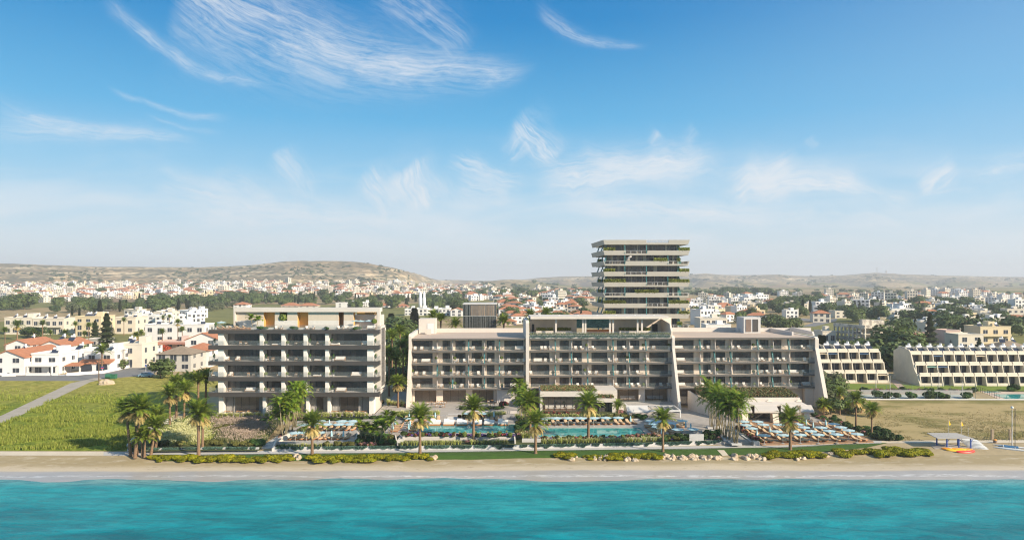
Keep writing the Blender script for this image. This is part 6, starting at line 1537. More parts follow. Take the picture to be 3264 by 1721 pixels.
hpx(462,652,1094,1036,'row_house','long white two storey row with dark windows behind the shops','house',tw,cols=6,D=10,heaters=4,seed=13)
hpx(492,622,1112,1090,'shop_row','low row of shops under brown awnings','shop',tp_,floors=1,cols=4,D=8,heaters=0,awn=tq,seed=14)
hpx(104,203,1066,1017,'cream_block','cream block with dark shop fronts below and balconies above','building',tc_,cols=5,D=12,heaters=3,balc=True,seed=15)
hpx(14,102,1066,1014,'cream_block','cream block at the picture edge behind the feather palm','building',tc_,cols=4,D=12,heaters=4,seed=16)
hpx(240,322,1072,1010,'yellow_block','pale yellow block with a row of water tanks on its roof','building',ty,cols=3,floors=3,D=12,heaters=5,seed=17)
hpx(362,432,1064,1013,'cream_block','cream stepped block behind the large conifer','building',tc_,cols=2,D=12,heaters=2,seed=18)
hpx(420,518,1034,1006,'white_house','long white house with three roof tanks before the olive fields','house',tw,cols=4,D=10,heaters=3,seed=19)
hpx(268,330,1100,1083,'shop_row','dark fronted canopy building among the town palms','shop',tg,floors=1,cols=3,D=8,heaters=0,seed=20)
# right hand side
hpx(3125,3222,1096,1043,'yellow_house','yellow house with balconies and red tiled roofs near the tall conifer','house',ty,cols=3,D=11,heaters=2,balc=True,seed=21)
hpx(3055,3135,1112,1068,'cream_house','cream flat roofed house with a barred window in front of the yellow house','house',tc_,cols=2,D=9,heaters=0,seed=22)
hpx(3015,3062,1096,1055,'grey_block','blank pinkish grey block beside the cream flat roofed house','building',tp_,cols=1,floors=1,D=9,heaters=0,seed=23)
hpx(3190,3290,1118,1090,'tiled_house','brown tiled low house behind the water tanks of the stepped flats','house',tw,roof='hip',roofm=tileb,cols=2,floors=1,D=10,heaters=2,seed=24)
hpx(2842,2915,1010,985,'white_villa','stepped white villa in the trees behind the ruin','house',tw,cols=3,D=12,heaters=0,seed=25)
hpx(2662,2700,1014,992,'cream_house','small cream house by the bend of the road','house',tc_,cols=2,D=10,heaters=0,seed=26)
hpx(2860,2960,1092,1062,'pink_shops','low pinkish shop building between ruin and tall conifer','shop',tp_,floors=1,cols=4,D=9,heaters=0,awn=tq,seed=27)
hpx(2622,2665,1096,1058,'cream_shop','cream shop front with arched window beside the ruin','shop',tc_,floors=1,cols=2,D=9,heaters=0,seed=28)
ht = hpx(2232,2318,1052,1016,'hotel_annexe','cream low hotel with white roof lettering behind the long hotel','building',tc_,cols=5,D=12,heaters=0,balc=False,seed=29)
fc = bpy.data.curves.new('roof_lettering','FONT'); fc.body = 'FRIXOS HOTEL'; fc.size = 1.5; fc.extrude = .06; fc.align_x = 'CENTER'
fo_ = bpy.data.objects.new('lettering_curve', fc); fc_m = bpy.data.meshes.new_from_object(fo_); bpy.data.objects.remove(fo_)
fo = obj('roof_lettering', fc_m, ht, (0,-.1,(1052-1016)*ht.location.y/F+.45)); fo.rotation_euler = (R(90),0,0); fc_m.materials.clear(); fc_m.materials.append(metalw)
hpx(2250,2330,1060,1036,'white_shed','long low white building in front of the lettered hotel','building',tw,floors=1,cols=4,D=9,heaters=0,seed=30)
for k, (a, b, by, ty_) in enumerate(((1290,1322,1006,986),(1322,1362,1006,984),(1362,1398,1005,986),(1398,1434,1006,984))): hpx(a,b,by,ty_,'white_villa',f'white flat villa in the row behind the palm gap, {nth(k)} from the apartments','house',tw,cols=3,D=12,heaters=0,seed=31+k)
hpx(1436,1474,1008,982,'gabled_house','white gabled villa at the end of the villa row by the glass cube','house',tw,roof='gable',cols=2,D=12,heaters=0,seed=36)
for k, (a, b, by, ty_, m_, rf, lb) in enumerate(((744,786,985,962,tw,'hip','white house with red roof above the apartment roof, nearest the olive trees'),(895,950,978,965,tp_,'hip','long terracotta roofed house above the middle of the apartment roof'),(950,1010,979,966,tc_,'hip','second terracotta roofed house above the apartment roof'),(1070,1150,980,966,tw,'flat','large white stepped villa above the apartment roof'),(1150,1172,978,964,tw,'flat','smaller white villa beside the stepped one'),(1200,1238,980,966,tw,'hip','white villa with dark hipped roof past the apartment roof'),(1262,1300,980,968,tp_,'hip','brown roofed house in the dark trees'))):
    hpx(a,b,by,ty_,'villa',lb,'house',m_,roof=rf,cols=3,D=12,heaters=0,seed=40+k,roofm=tile)
# silos
for k, a in enumerate((1340,1352)):
    g = hit(a, 990); mb = MB(); mb.lathe([(1.5,0),(1.5,11),(1.1,11.2),(1.1,16),(.6,16.3)], 12); tag(mb.build('silo', tank, None, True, g), 'white round tank tower above the villa row, ' + ('nearer the apartments' if k == 0 else 'nearer the glass cube'), 'silo', 'white tank towers')
# ------------------------------------------------------------------ scattered houses: prototypes and copies
PROT = [('white_house','white flat roofed house',tw,'flat',2,3),('cream_house','cream flat roofed house',tc_,'flat',2,3),('tiled_house','white house with orange tiled roof',tw,'hip',2,3),('cream_tiled_house','cream house with orange tiled roof',tc_,'hip',2,3),('white_block','taller white block',tw,'flat',3,4),('yellow_house','pale yellow house',ty,'flat',2,3),('pink_house','pinkish house with terracotta roof',tp_,'hip',1,3)]
KH = []
for i, (nm, lb, m_, rf, fl, co_) in enumerate(PROT):
    def mk(i=i, nm=nm, lb=lb, m_=m_, rf=rf, fl=fl, co_=co_): return house(nm, lb, 'house', (0,0,0), 11+i%3*1.5, 9, 3.2*fl+.4+(1.3 if rf == 'hip' else 0), m_, roof=rf, floors=fl, cols=co_, heaters=1 if rf == 'flat' else 0, seed=60+i)
    KH.append(Kind(mk))
FARM = []
for i in range(8):
    m_, rf, fl, co_ = [(tw,0,2,3),(tw,0,3,4),(tc_,0,2,3),(tc_,0,4,4),(tw,1,2,3),(tc_,1,2,2),(ty,0,2,3),(tp_,1,1,3)][i]
    mb = MB(); W, D, H = 11+i%3*3, 10, fl*3.1; mb.box(-W/2, W/2, 0, D, -2, H, 0)
    if rf: mb.hexa([(-W/2-.5,-.5,H+.01),(W/2+.5,-.5,H+.01),(W/2+.5,D+.5,H+.01),(-W/2-.5,D+.5,H+.01)], [(-W/2+4.5,D/2,H+2.2),(W/2-4.5,D/2,H+2.2),(W/2-4.5,D/2+.1,H+2.2),(-W/2+4.5,D/2+.1,H+2.2)], 1)
    else: mb.box(-1,2,3,7,H,H+2.2,0)
    for f in range(fl):
        for c in range(co_): x = -W/2+W*(c+.5)/co_; mb.box(x-W/co_*.27, x+W/co_*.27, -.12, .0, f*3.1+.9, f*3.1+2.4, 2)
        mb.box(W/2, W/2+.1, 3, 6, f*3.1+.9, f*3.1+2.3, 2)
    FARM.append(mb.mesh('far_house', [m_, tile, wdark]))
FN = ['white flat roofed house','white taller block','cream flat roofed house','cream apartment block','white house with orange roof','cream house with orange roof','yellow flat roofed house','pinkish low house']
taken = []
def spot(z, rn, gap, tries=60):
    for _ in range(tries):
        a, b = rn.uniform(z[0],z[1]), rn.uniform(z[2],z[3]); g = hit(a, b)
        if g is None: continue
        if all((g.x-q[0])**2+(g.y-q[1])**2 > (gap+q[2])**2/4 for q in taken): taken.append((g.x,g.y,gap)); return a, g
    return None
def hidden(a, b): return (735 < a < 1232 and b > 986) or (1300 < a < 2660 and b > 1046) or (1888 < a < 2196) or (a < 740 and 660 < a and b > 1050)
ZM = [((405,660,1012,1040),12,[0,0,4,1],'among the roof tanks'),((10,640,930,952),24,[0,1,0,3,5,2],'edging the far town'),((60,430,952,968),8,[0,1,2],'alone at the field edge'),
 ((1596,1880,968,1042),44,[2,2,3,2,0,6],'in the red roofed quarter'),((2205,2430,970,1038),30,[0,0,1,2,5,4],'behind the roof lift head'),((2440,2650,985,1036),7,[1,0,3],'among the hotel end pines'),
 ((2790,3290,990,1090),32,[0,0,2,2,1,4,5],'behind the stepped flats'),((1500,1640,945,962),8,[0,2,0],'beyond the glass cube')]
rn = random.Random(11)
for z, n, ids, ph in ZM:
    L_ = []
    for _ in range(n):
        s = spot(z, rn, 15 if z[3] > 975 else 17)
        if s and not hidden(s[0], HZ+F*(CAM_H-s[1].z)/s[1].y): L_.append((s[0], s[1], rn.choice(ids)))
    L_.sort(key=lambda q: q[0]); c_ = {}
    for a, g, i in L_:
        c_[i] = c_.get(i,0)+1
        KH[i].put(g, rn.uniform(-.6,.6), f'{PROT[i][1]} {ph}, {nth(c_[i]-1)} from the left', 'houses '+ph, rn.uniform(.72,.98))
ZF = [((2200,3290,945,1000),0,110,'x'),((1570,1890,925,968),0,50,'x'),((640,1330,901,951),66,300,'far mesa town'),((0,640,903,954),26,240,'town under the cliff'),((1330,1570,906,952),26,110,'town beyond the mesa'),((2930,3160,927,946),16,40,'plain settlement'),((1560,1900,935,962),10,0,'far plain beside the tower')]
rest = MB(); FH = []
for z, n, n2, ph in ZF:
    for k in range(n+n2):
        s = spot(z, rn, 9)
        if not s: continue
        a, g = s
        if hidden(a, HZ+F*(CAM_H-g.z)/g.y): continue
        i = rn.choice([0,0,1,2,2,3,4,4,5,6,7]); sc_ = rn.uniform(.62,1.05); rz = rn.uniform(-.6,.6)
        if k < n:
            o = obj('far_house', FARM[i], None, g); o.scale = (sc_,)*3; o.rotation_euler.z = rz
            tag(o, f'{FN[i]} in the {ph}', 'house', f'houses of the {ph}'); FH.append((FN[i], ph, a, o))
        else:
            me = FARM[i]; M = Matrix.Translation(g) @ Matrix.Rotation(rz,4,'Z') @ Matrix.Scale(sc_,4)
            mm = {0:{0:0,1:0,2:2,3:2,4:0,5:2,6:3,7:4}[i],1:1,2:5}
            b = len(rest.v); rest.v += [tuple(M @ v.co) for v in me.vertices]
            for f in me.polygons: rest.f.append(tuple(b+q for q in f.vertices)); rest.m.append(mm[f.material_index])
c_ = {}
for fn_, ph, a, o in sorted(FH, key=lambda q: q[2]): c_[fn_,ph] = c_.get((fn_,ph),-1)+1; o['label'] += f', {nth(c_[fn_,ph])} from the left'
tag(rest.build('far_town', [tw,tile,tc_,ty,tp_,wdark]), 'the smallest houses of the far town', 'houses', None, 'stuff')
# ------------------------------------------------------------------ trees of the town and plain
tl_dark = foliage('tree_dark', (.05,.09,.03), (.115,.155,.05), (.16,.19,.065), trans=.15); tl_mid = foliage('tree_mid', (.07,.115,.032), (.15,.19,.055), trans=.2); tl_olive = foliage('tree_olive', (.075,.095,.045), (.15,.165,.08), trans=.15); tl_con = foliage('tree_conifer', (.028,.052,.018), (.085,.105,.034), trans=.1)
trunkm = plain('tree_trunk', (.16,.115,.08), .95, .3, 2)
def crown_mesh(kind, seed, n, mat, size):
    rn = random.Random(seed); mb = MB()
    if kind in ('round','wide'):
        L_ = []
        for _ in range(11):
            a, r = rn.uniform(0,6.28), rn.uniform(.15,.62)*(1.2 if kind == 'wide' else .9); L_.append((math.cos(a)*r, math.sin(a)*r, rn.uniform(.42,.82)*(.8 if kind == 'wide' else 1), rn.uniform(.24,.40)))
        for _ in range(n):
            q = rn.choice(L_); d = Vector((rn.gauss(0,1),rn.gauss(0,1),rn.gauss(0,1))).normalized(); p = Vector(q[:3])+d*q[3]*rn.uniform(.75,1.05)
            a = d.cross(Vector((rn.uniform(-1,1),rn.uniform(-1,1),1))).normalized(); b = d.cross(a); s = size*rn.uniform(.6,1.4); mb.card(p, a*s, (b*.8+d*.4)*s*.7)
    else:
        for _ in range(n):
            z = rn.random()**(.8); lay = .75+.25*math.sin(z*38) if kind == 'conifer' else 1
            r = ((1-z)**.75*.30*lay if kind == 'conifer' else .105*math.sin(math.pi*min(1,(z*.86+.12)))**.6*(1.05-z*.3))*rn.uniform(.7,1.05); a = rn.uniform(0,6.28)
            p = Vector((math.cos(a)*r, math.sin(a)*r, .06+z*.94)); d = Vector((math.cos(a),math.sin(a),-.3 if kind == 'conifer' else .9)); sd_ = Vector((-math.sin(a),math.cos(a),0)); s = size*rn.uniform(.6,1.3); mb.card(p, sd_*s, d*s*.8)
    return mb.mesh('crown', mat)
TK = {'round':[crown_mesh('round',400+i,1300,(tl_dark,tl_mid,tl_dark,tl_mid)[i],.055) for i in range(4)], 'wide':[crown_mesh('wide',410+i,1500,(tl_dark,tl_mid,tl_mid)[i],.055) for i in range(3)],
 'olive':[crown_mesh('round',420+i,800,tl_olive,.06) for i in range(2)], 'cypress':[crown_mesh('cyp',430+i,1000,tl_con,.035) for i in range(2)], 'conifer':[crown_mesh('conifer',440+i,1800,tl_con,.035) for i in range(2)]}
tk_mesh = MB().tube([(0,0,-.1),(.01,0,.25),(0,.01,.6)], [.045,.034,.012], 6).tube([(0,0,.25),(.18,.05,.5)], [.022,.008], 5).tube([(0,0,.28),(-.15,-.1,.55)], [.02,.008], 5).mesh('tree_trunk', trunkm, True)
TL = {'round':'round leafy tree','wide':'wide spreading tree','olive':'grey green olive tree','cypress':'slim dark cypress','conifer':'dark pointed conifer'}
def tree(kind, g, h, label, group=None, parts=True, wide=1.0, rn=rn):
    me = rn.choice(TK[kind]); rz = rn.uniform(0,6.28)
    nm = {'round':'leafy_tree','wide':'spreading_tree','olive':'olive_tree','cypress':'cypress_tree','conifer':'conifer_tree'}[kind]
    if parts:
        t = thing(nm, label, 'tree', g, rz, group); o = obj('trunk', tk_mesh, t); o.scale = (h*.8,h*.8,h); o = obj('crown', me, t); o.scale = (h*wide,h*wide,h); return t
    o = obj(nm, me, None, g); o.scale = (h*wide,h*wide,h); o.rotation_euler.z = rz; return tag(o, label, 'tree', group)
def tpx(kind, px_c, by, ty_, label, wide=1.0):
    g = hit(px_c, by); return tree(kind, g, (by-ty_)*g.y/F, label, None, True, wide)
tpx('round',78,986,938,'big round tree at the fields by the picture edge',1.15); tpx('wide',506,992,944,'broad dark tree between the olive fields',1.2); tpx('conifer',303,1090,1022,'dark pointed conifer beside the big pine',1.0); tpx('conifer',340,1110,998,'biggest pine rising from the middle of the near town',1.0)
tpx('cypress',253,1012,982,'cypress standing apart before the olive fields'); tpx('cypress',318,1006,958,'thick cypress behind the yellow block',1.3); tpx('cypress',382,995,956,'left one of two cypresses at the field edge'); tpx('cypress',403,993,955,'right one of two cypresses at the field edge'); tpx('cypress',568,990,952,'cypress at the edge of the pine belt',1.2); tpx('cypress',600,985,958,'thin cypress in the pine belt'); tpx('cypress',230,1006,974,'small cypress near the town edge')
tpx('round',512,1206,1150,'round grey green bush tree beside the parked car',1.15); tpx('round',388,1176,1146,'small round street tree before the corner house',1.0); tpx('round',95,1074,1045,'green tree before the cream block, nearer the edge',1.3); tpx('round',122,1076,1046,'green tree before the cream block, second',1.2); tpx('round',228,1112,1078,'dense green tree among the town palms',1.2); tpx('round',212,1108,1080,'smaller green tree among the town palms',1.1)
tpx('cypress',2619,1185,1070,'large dark cypress at the edge of the stepped flats',1.6); tpx('conifer',2965,1108,998,'tallest conifer behind the stepped flats',.85); tpx('conifer',3116,1075,1002,'second tall conifer beside the yellow house',.95); tpx('conifer',2905,1120,1058,'conifer above the gap between the stepped flats',1.2); tpx('conifer',3034,1108,1075,'small conifer before the blank block, nearer the gap',1.1); tpx('conifer',3055,1108,1080,'small conifer before the cream flat house',1.1); tpx('conifer',3121,1130,1076,'conifer rising among the water tanks',1.1); tpx('conifer',2908,1050,1012,'conifer behind the ruin end',1.0)
tpx('wide',2470,1048,1000,'broad yellowish tree beside the lift head of the hotel roof',1.25); tpx('round',2530,1050,1014,'dark tree beyond the broad yellowish tree',1.1); tpx('round',2500,1052,1020,'smaller tree between the two big ones behind the roof',1.1)
tpx('cypress',1247,1075,1000,'dark cypress in the gap between the buildings, nearer the apartments',1.7); tpx('cypress',1321,1062,983,'tall dark cypress beside the stair head of the hotel',1.7)
for k, (a, by, ty_, kd) in enumerate(((1262,1090,1020,'round'),(1285,1100,1030,'round'),(1300,1120,1050,'wide'),(1232,1110,1050,'round'),(1275,1150,1080,'wide'),(1245,1190,1120,'round'),(1295,1180,1110,'round'),(1255,1240,1180,'round'),(1285,1235,1175,'round'))): tpx(kd,a,by,ty_,f'leafy tree filling the gap between the two buildings, {nth(k)} of the group',1.1)
rt = foliage('red_bloom', (.40,.07,.03), (.62,.14,.06)); o = plant('green_shrub', hit(511,1128), 'red flowering bougainvillea behind the unfinished house', None, 3.6); o.data = bush_mesh('bougainvillea', [leaf_dark, rt], 900, .9, 1.0, 77, .12, .85)
for k, (a, b, h) in enumerate(((2832,1150,9),(2850,1160,10),(2868,1165,10),(2885,1160,9),(2840,1175,8),(2870,1180,8),(2890,1178,7),(2855,1130,10),(2720,1112,3.6),(2745,1110,3.8),(2770,1108,3.4),(2795,1110,4),(2815,1118,4.4),(2700,1115,3.4))):
    tree('round' if k%2 else 'wide', hit(a,b), h, f'dense dark tree between the stepped flats and the ruin, {nth(k)} of the thicket', 'thicket between the flats', True, 1.15)
for k, (a, b, h) in enumerate(((2648,1320,5),(2665,1300,6),(2690,1310,5),(2700,1290,5),(2640,1290,7),(2715,1318,4),(2655,1265,7),(2640,1245,8))): tree('olive' if k%2 else 'round', hit(a,b), h*.62, f'soft green tree behind the hotel end wall, {nth(k)} from the wall', 'trees at the hotel end', True, 1.1)
for k, (a, by, ty_, s) in enumerate(((2625,1325,1262,.8),(2650,1315,1275,.7),(2705,1318,1285,.7),(2745,1315,1270,.7),(2785,1330,1280,.7))):
    g = hit(a, by); palm(g, (by-ty_)*g.y/F*.5, f'low bushy palm on the waste ground past the hotel end, {nth(k)} from the wall', 'palms past the hotel end', s, var=k, dry=True, name='fan_palm')
TPM = [(55,1083,1034,1.3),(136,1080,1030,1.0),(240,1078,1032,.8),(208,1112,1058,.8),(270,1104,1064,.8),(395,1070,1018,.8),(567,1106,1022,.8),(581,1104,1048,.8),(518,1108,1056,.8),(265,1164,1116,1.1),(325,1188,1116,1.1),(450,1106,1060,.8),(434,1108,1066,.8),(107,1080,1056,.8),(300,1082,1034,.8),(520,1040,1010,.8),(540,1042,1008,.8),(16,1110,1050,.8),(630,1092,1052,.8),(160,1100,1060,.8),(283,1110,1032,.7),(1160,1012,990,1.0)]
for k, (a, by, ty_, s) in enumerate(TPM):
    g = hit(a, by); palm(g, (by-ty_)*g.y/F*.9, f'palm standing among the houses of the near town, {nth(k)} in the scatter', 'palms of the near town', s, var=k, dry=(k%3 == 0), name='street_palm')
TZ = [((700,1110,945,972),52,['round','wide','cypress'],'dark tree belt above the apartment roof',9),((1110,1480,950,990),40,['round','wide','round','conifer'],'tree belt behind the building gap',8.5),((440,700,958,985),26,['wide','round','cypress'],'tree belt of the olive fields',9),((0,450,968,1000),26,['round','olive','round'],'green edge behind the cream blocks',8),((560,760,975,992),16,['olive'],'olive grove above the apartment roof',6),
 ((1560,1890,948,1040),40,['round','wide','cypress','round'],'red roofed quarter',7),((1480,1900,925,948),26,['round','wide'],'far plain beside the tower',10),((2205,2440,972,1040),14,['round','cypress','round'],'town right behind the hotel roof',7),((2460,2660,960,1008),28,['wide','round','cypress','wide'],'pine belt behind the hotel end',9.5),((2660,3290,968,1000),60,['round','wide','conifer','cypress'],'tree belt behind the ruin',8),((2800,3290,1000,1085),40,['round','round','conifer'],'town behind the stepped flats',8),((2650,2820,1000,1030),10,['round'],'road bend by the ruin',8),((2300,2460,930,940),24,['round','wide'],'lone copse on the dry plain',11),((0,1300,908,945),46,['round','cypress'],'far town below the hills',9)]
wood = MB(); wm = [tl_dark, tl_mid, tl_con, tl_olive]; TT = []
for z, n, kinds, ph, hh in TZ:
    for k in range(int(n*1.6)):
        a, b = rn.uniform(z[0],z[1]), rn.uniform(z[2],z[3])
        if hidden(a, b): continue
        g = hit(a, b)
        if g is None: continue
        kd = rn.choice(kinds); h = hh*rn.uniform(.6,1.15)
        if k < n*.68: TT.append((kd, ph, a, tree(kd, g, h, f'{TL[kd]} in the {ph}', f'trees of the {ph}', g.y < 420, rn.uniform(.9,1.3))))
        else:
            me = rn.choice(TK[kd]); M = Matrix.Translation(g) @ Matrix.Rotation(rn.uniform(0,6),4,'Z') @ Matrix.Diagonal((h,h,h,1)); bse = len(wood.v); mi = wm.index(me.materials[0])
            wood.v += [tuple(M @ v.co) for v in me.vertices]; wood.f += [tuple(bse+q for q in f.vertices) for f in me.polygons]; wood.m += [mi]*len(me.polygons)
c_ = {}
for kd, ph, a, o in sorted(TT, key=lambda q: q[2]): c_[kd,ph] = c_.get((kd,ph),-1)+1; o['label'] += f', {nth(c_[kd,ph])} from the left'
# maquis on the hills and dots on the plain read as one mass
for _ in range(2600):
    a = rn.uniform(-60,3330); lft = a < 1330
    b = rn.uniform(840,925) if lft else rn.uniform(874,945); g = hit(a, b)
    if g is None or g.y < 1050 or noise.fractal(Vector((g.x*.006, g.y*.003, 2)),1,2,3) < (-.02 if lft else .22): continue
    me = TK['round'][rn.randrange(4)]; h = rn.uniform(3,7)*(1 if lft else 1.8); M = Matrix.Translation(g-Vector((0,0,h*.35))) @ Matrix.Rotation(rn.uniform(0,6),4,'Z') @ Matrix.Diagonal((h*1.3,h*1.3,h*.9,1)); bse = len(wood.v)
    vs = me.vertices; 
    for f in list(me.polygons)[::14]:
        bse = len(wood.v); c0 = Vector(f.center); wood.v += [tuple(M @ (c0+(vs[q].co-c0)*3.0)) for q in f.vertices]; wood.f.append((bse,bse+1,bse+2,bse+3)); wood.m.append(0)
tag(wood.build('far_woodland', wm), 'far trees and scrub of the plain and hills', 'trees', None, 'stuff')
# ------------------------------------------------------------------ stepped flats at the right
flatm = plain('flats_white', (.64,.58,.47), .85, .16, .5); awnm = plain('awning_beige', (.60,.50,.36), .8, .1); awnb = plain('awning_blue', (.08,.14,.24), .8, .1); awng = plain('awning_green', (.20,.36,.30), .8, .1)
def flats(label, p_left, base_px, nb, seed, endwall):
    rn = random.Random(seed); g = hit(*base_px); t = thing('stepped_flats', label, 'building', g); bw, fh, sb = 2.98, 2.75, 2.1; W = nb*bw
    fx_ = lambda f: f*sb
    for f in range(3):
        y = fx_(f); z = f*fh
        for k in range(nb+1):
            x = k*bw
            MB().extr([(y-.75,z-.6),(y-.75,z+.05),(y-.15,z+fh-.1),(y+.25,z+fh+.12),(y+3.2,z+fh+.12),(y+3.2,z-.6)], x-.14, x+.14).build('fin_wall', flatm, t)
        for k in range(nb):
            x0, x1 = k*bw+.14, (k+1)*bw-.14; dr = rn.random() < .3
            MB().hexa([(x0,y-.1,z+fh-.25),(x1,y-.1,z+fh-.25),(x1,y+.1,z+fh-.25),(x0,y+.1,z+fh-.25)], [(x0,y+.3,z+fh+.75),(x1,y+.3,z+fh+.75),(x1,y+.5,z+fh+.75),(x0,y+.5,z+fh+.75)]).build('balcony_parapet', flatm, t)
            if f == 0 and not dr: MB().hexa([(x0,y-.72,z-.3),(x1,y-.72,z-.3),(x1,y-.5,z-.3),(x0,y-.5,z-.3)], [(x0,y-.5,z+.75),(x1,y-.5,z+.75),(x1,y-.3,z+.75),(x0,y-.3,z+.75)]).build('balcony_parapet', flatm, t)
            win(t, (x0+x1)/2, y+1.2, z+.1, bw-.5, fh-.55)
            MB().box(x0, x1, y+1.2, y+3.2, z+fh-.3, z+fh+.0).build('floor_slab', flatm, t)
            if rn.random() < .22: MB().hexa([(x0,y-.35,z+fh-.75),(x1,y-.35,z+fh-.75),(x1,y+.9,z+fh-.35),(x0,y+.9,z+fh-.35)], [(x0,y-.35,z+fh-.7),(x1,y-.35,z+fh-.7),(x1,y+.9,z+fh-.3),(x0,y+.9,z+fh-.3)]).build('awning', rn.choice([awnm,awnb,awng,awnm]), t)
    MB().box(.1, W-.1, fx_(2)+1.4, fx_(2)+9, -1, 3*fh-.31).box(.1, W-.1, fx_(2)+.6, fx_(2)+9, 3*fh-.3, 3*fh+.1).build('main_wall', flatm, t)
    if endwall: MB().extr([(-.9,-.6),(-.7,.6),(.5,2.9),(1.6,4.0),(2.7,6.2),(3.6,8.6),(4.6,9.4),(9,9.6),(11,9),(11,-.6)], -.5, -.16).build('end_wall', flatm, t)
    for k in range(nb):
        MB().extr([(fx_(2)+1,3*fh+.1),(fx_(2)+2.6,3*fh+1.5),(fx_(2)+6,3*fh+1.7),(fx_(2)+6,3*fh+.1)], k*bw-.12, k*bw+.12).build('roof_fin', flatm, t)
        if rn.random() < .9: heater(t, k*bw+1.5, fx_(2)+4.0, 3*fh+.1, 1.15, rn.uniform(-.1,.1))
    return t
flats('stepped white terrace of holiday flats beside the large cypress', 0, (2625,1219), 6, 5, False)
flats('longest stepped white terrace of holiday flats with slanted fins and an end wall', 0, (2932,1229), 13, 6, True)
# ------------------------------------------------------------------ ruin with arches
ruinm, nt, b = newmat('stained_concrete'); p = geopos(nt); n = nt.noise(p, .5, 6, .7); nt.put(b.inputs['Base Color'], nt.mix(nt.ss(n,.42,.62), (.68,.62,.52), (.33,.30,.26))); b.inputs['Roughness'].default_value = .95
g = hit(2757,1106); A = Vector((g.x,g.y,g.z)); Bp = P(2657,1092,g.y+19); Bp.z = A.z; L_ = (Bp-A).length; ang = math.atan2(Bp.y-A.y, Bp.x-A.x)
RU = thing('ruined_building', 'weathered roofless shell of a three storey building with rows of arches', 'building', A)
topz = CAM_H-(1037-HZ)/F*A.y - A.z; fh = topz/3.35
ca, sa = math.cos(ang), math.sin(ang)
def loc(u, v, z): return (u*ca-v*sa, u*sa+v*ca, z)
nb = 8; bw = L_/nb
for f in range(3):
    for k in range(nb):
        mb = MB(); u0 = k*bw; r = bw*.36; uc = u0+bw/2; z0 = f*fh; sp = z0+fh*.45
        def pr(u0_, u1_, za, zb): mb.hexa([loc(u0_,0,za),loc(u1_,0,za),loc(u1_,-.5,za),loc(u0_,-.5,za)], [loc(u0_,0,zb),loc(u1_,0,zb),loc(u1_,-.5,zb),loc(u0_,-.5,zb)])
        pr(u0, uc-r, z0, z0+fh-.25); pr(uc+r, u0+bw, z0, z0+fh-.25)
        for j in range(6):
            t0, t1 = math.pi*(1-j/6), math.pi*(1-(j+1)/6); a0, a1 = uc+r*math.cos(t0), uc+r*math.cos(t1)
            h0, h1 = sp+r*1.1*math.sin(t0), sp+r*1.1*math.sin(t1)
            mb.hexa([loc(a0,0,h0),loc(a1,0,h1),loc(a1,-.5,h1),loc(a0,-.5,h0)], [loc(a0,0,z0+fh-.25),loc(a1,0,z0+fh-.25),loc(a1,-.5,z0+fh-.25),loc(a0,-.5,z0+fh-.25)])
        mb.build('arch_bay', ruinm, RU)
    wd = X(2852,A.y)-A.x
    MB().hexa([loc(0,.3,f*fh+fh-.25),loc(L_,.3,f*fh+fh-.25),(L_*ca+wd,L_*sa+1,f*fh+fh-.25),(wd,.3,f*fh+fh-.25)], [loc(0,.3,f*fh+fh),loc(L_,.3,f*fh+fh),(L_*ca+wd,L_*sa+1,f*fh+fh),(wd,.3,f*fh+fh)]).build('floor_slab', ruinm, RU)
    for x in (.5, wd*.33, wd*.66, wd-.3): MB().box(x-.2, x+.2, .4, .8, f*fh, f*fh+fh-.26).build('column', ruinm, RU)
    MB().box(.8, wd, 5, 5.2, f*fh, f*fh+fh-.26).build('inner_wall', tc_, RU)
MB().hexa([loc(0,.05,3*fh),loc(L_,.05,3*fh),loc(L_,-.3,3*fh),loc(0,-.3,3*fh)], [loc(0,.05,topz),loc(L_,.05,topz),loc(L_,-.3,topz),loc(0,-.3,topz)]).box(0, wd, .3, .6, 3*fh, topz).build('parapet', ruinm, RU)
MB().box(2, 6, 6, 9, 3*fh, 3*fh+3).box(wd*.5, wd, 8, 12, 3*fh, 3*fh+2.6).build('roof_hut', ruinm, RU)
# ------------------------------------------------------------------ grounds of the flats
drape('lawn', fpoly([(2640,1222),(3500,1232),(3500,1252),(2640,1240)]), .03, lawn2)
drape('tennis_court', fpoly([(2740,1256),(3085,1256),(3110,1270),(2740,1270)]), .03, plain('court_surface', (.42,.44,.40), .9, .1, .5))
drape('pool_deck', fpoly([(3120,1245),(3500,1243),(3500,1274),(3190,1274)]), .03, plain('flats_pool_deck', (.56,.45,.36), .9, .12, .5))
drape('pool_water', fpoly([(3165,1257),(3500,1254),(3500,1270),(3205,1271)]), .06, poolw); drape('pool_water', fpoly([(3135,1248),(3180,1247.5),(3192,1250),(3140,1250.5)]), .06, poolw)
drape('garden_path', fpoly([(2838,1212),(2856,1210),(2895,1243),(2870,1245)]), .05, plain('red_path', (.46,.34,.27), .9, .15, .5))
def seg(px0, py0, px1, py1): a, b = hit(px0,py0), hit(px1,py1); return [tuple(a), tuple(b)]
strip('court_wall', seg(2745,1254,3100,1255), .25, .9, greyc, 'long grey wall behind the tennis court')
strip('path_wall', seg(2845,1206,2905,1214), .3, 1.1, tc_, 'curved cream wall beside the path between the flats')
strip('pool_guard_rail', seg(2760,1275,3500,1276), .1, .35, metalw, 'white guard rail along the edge of the dry field', 'rail', .1)
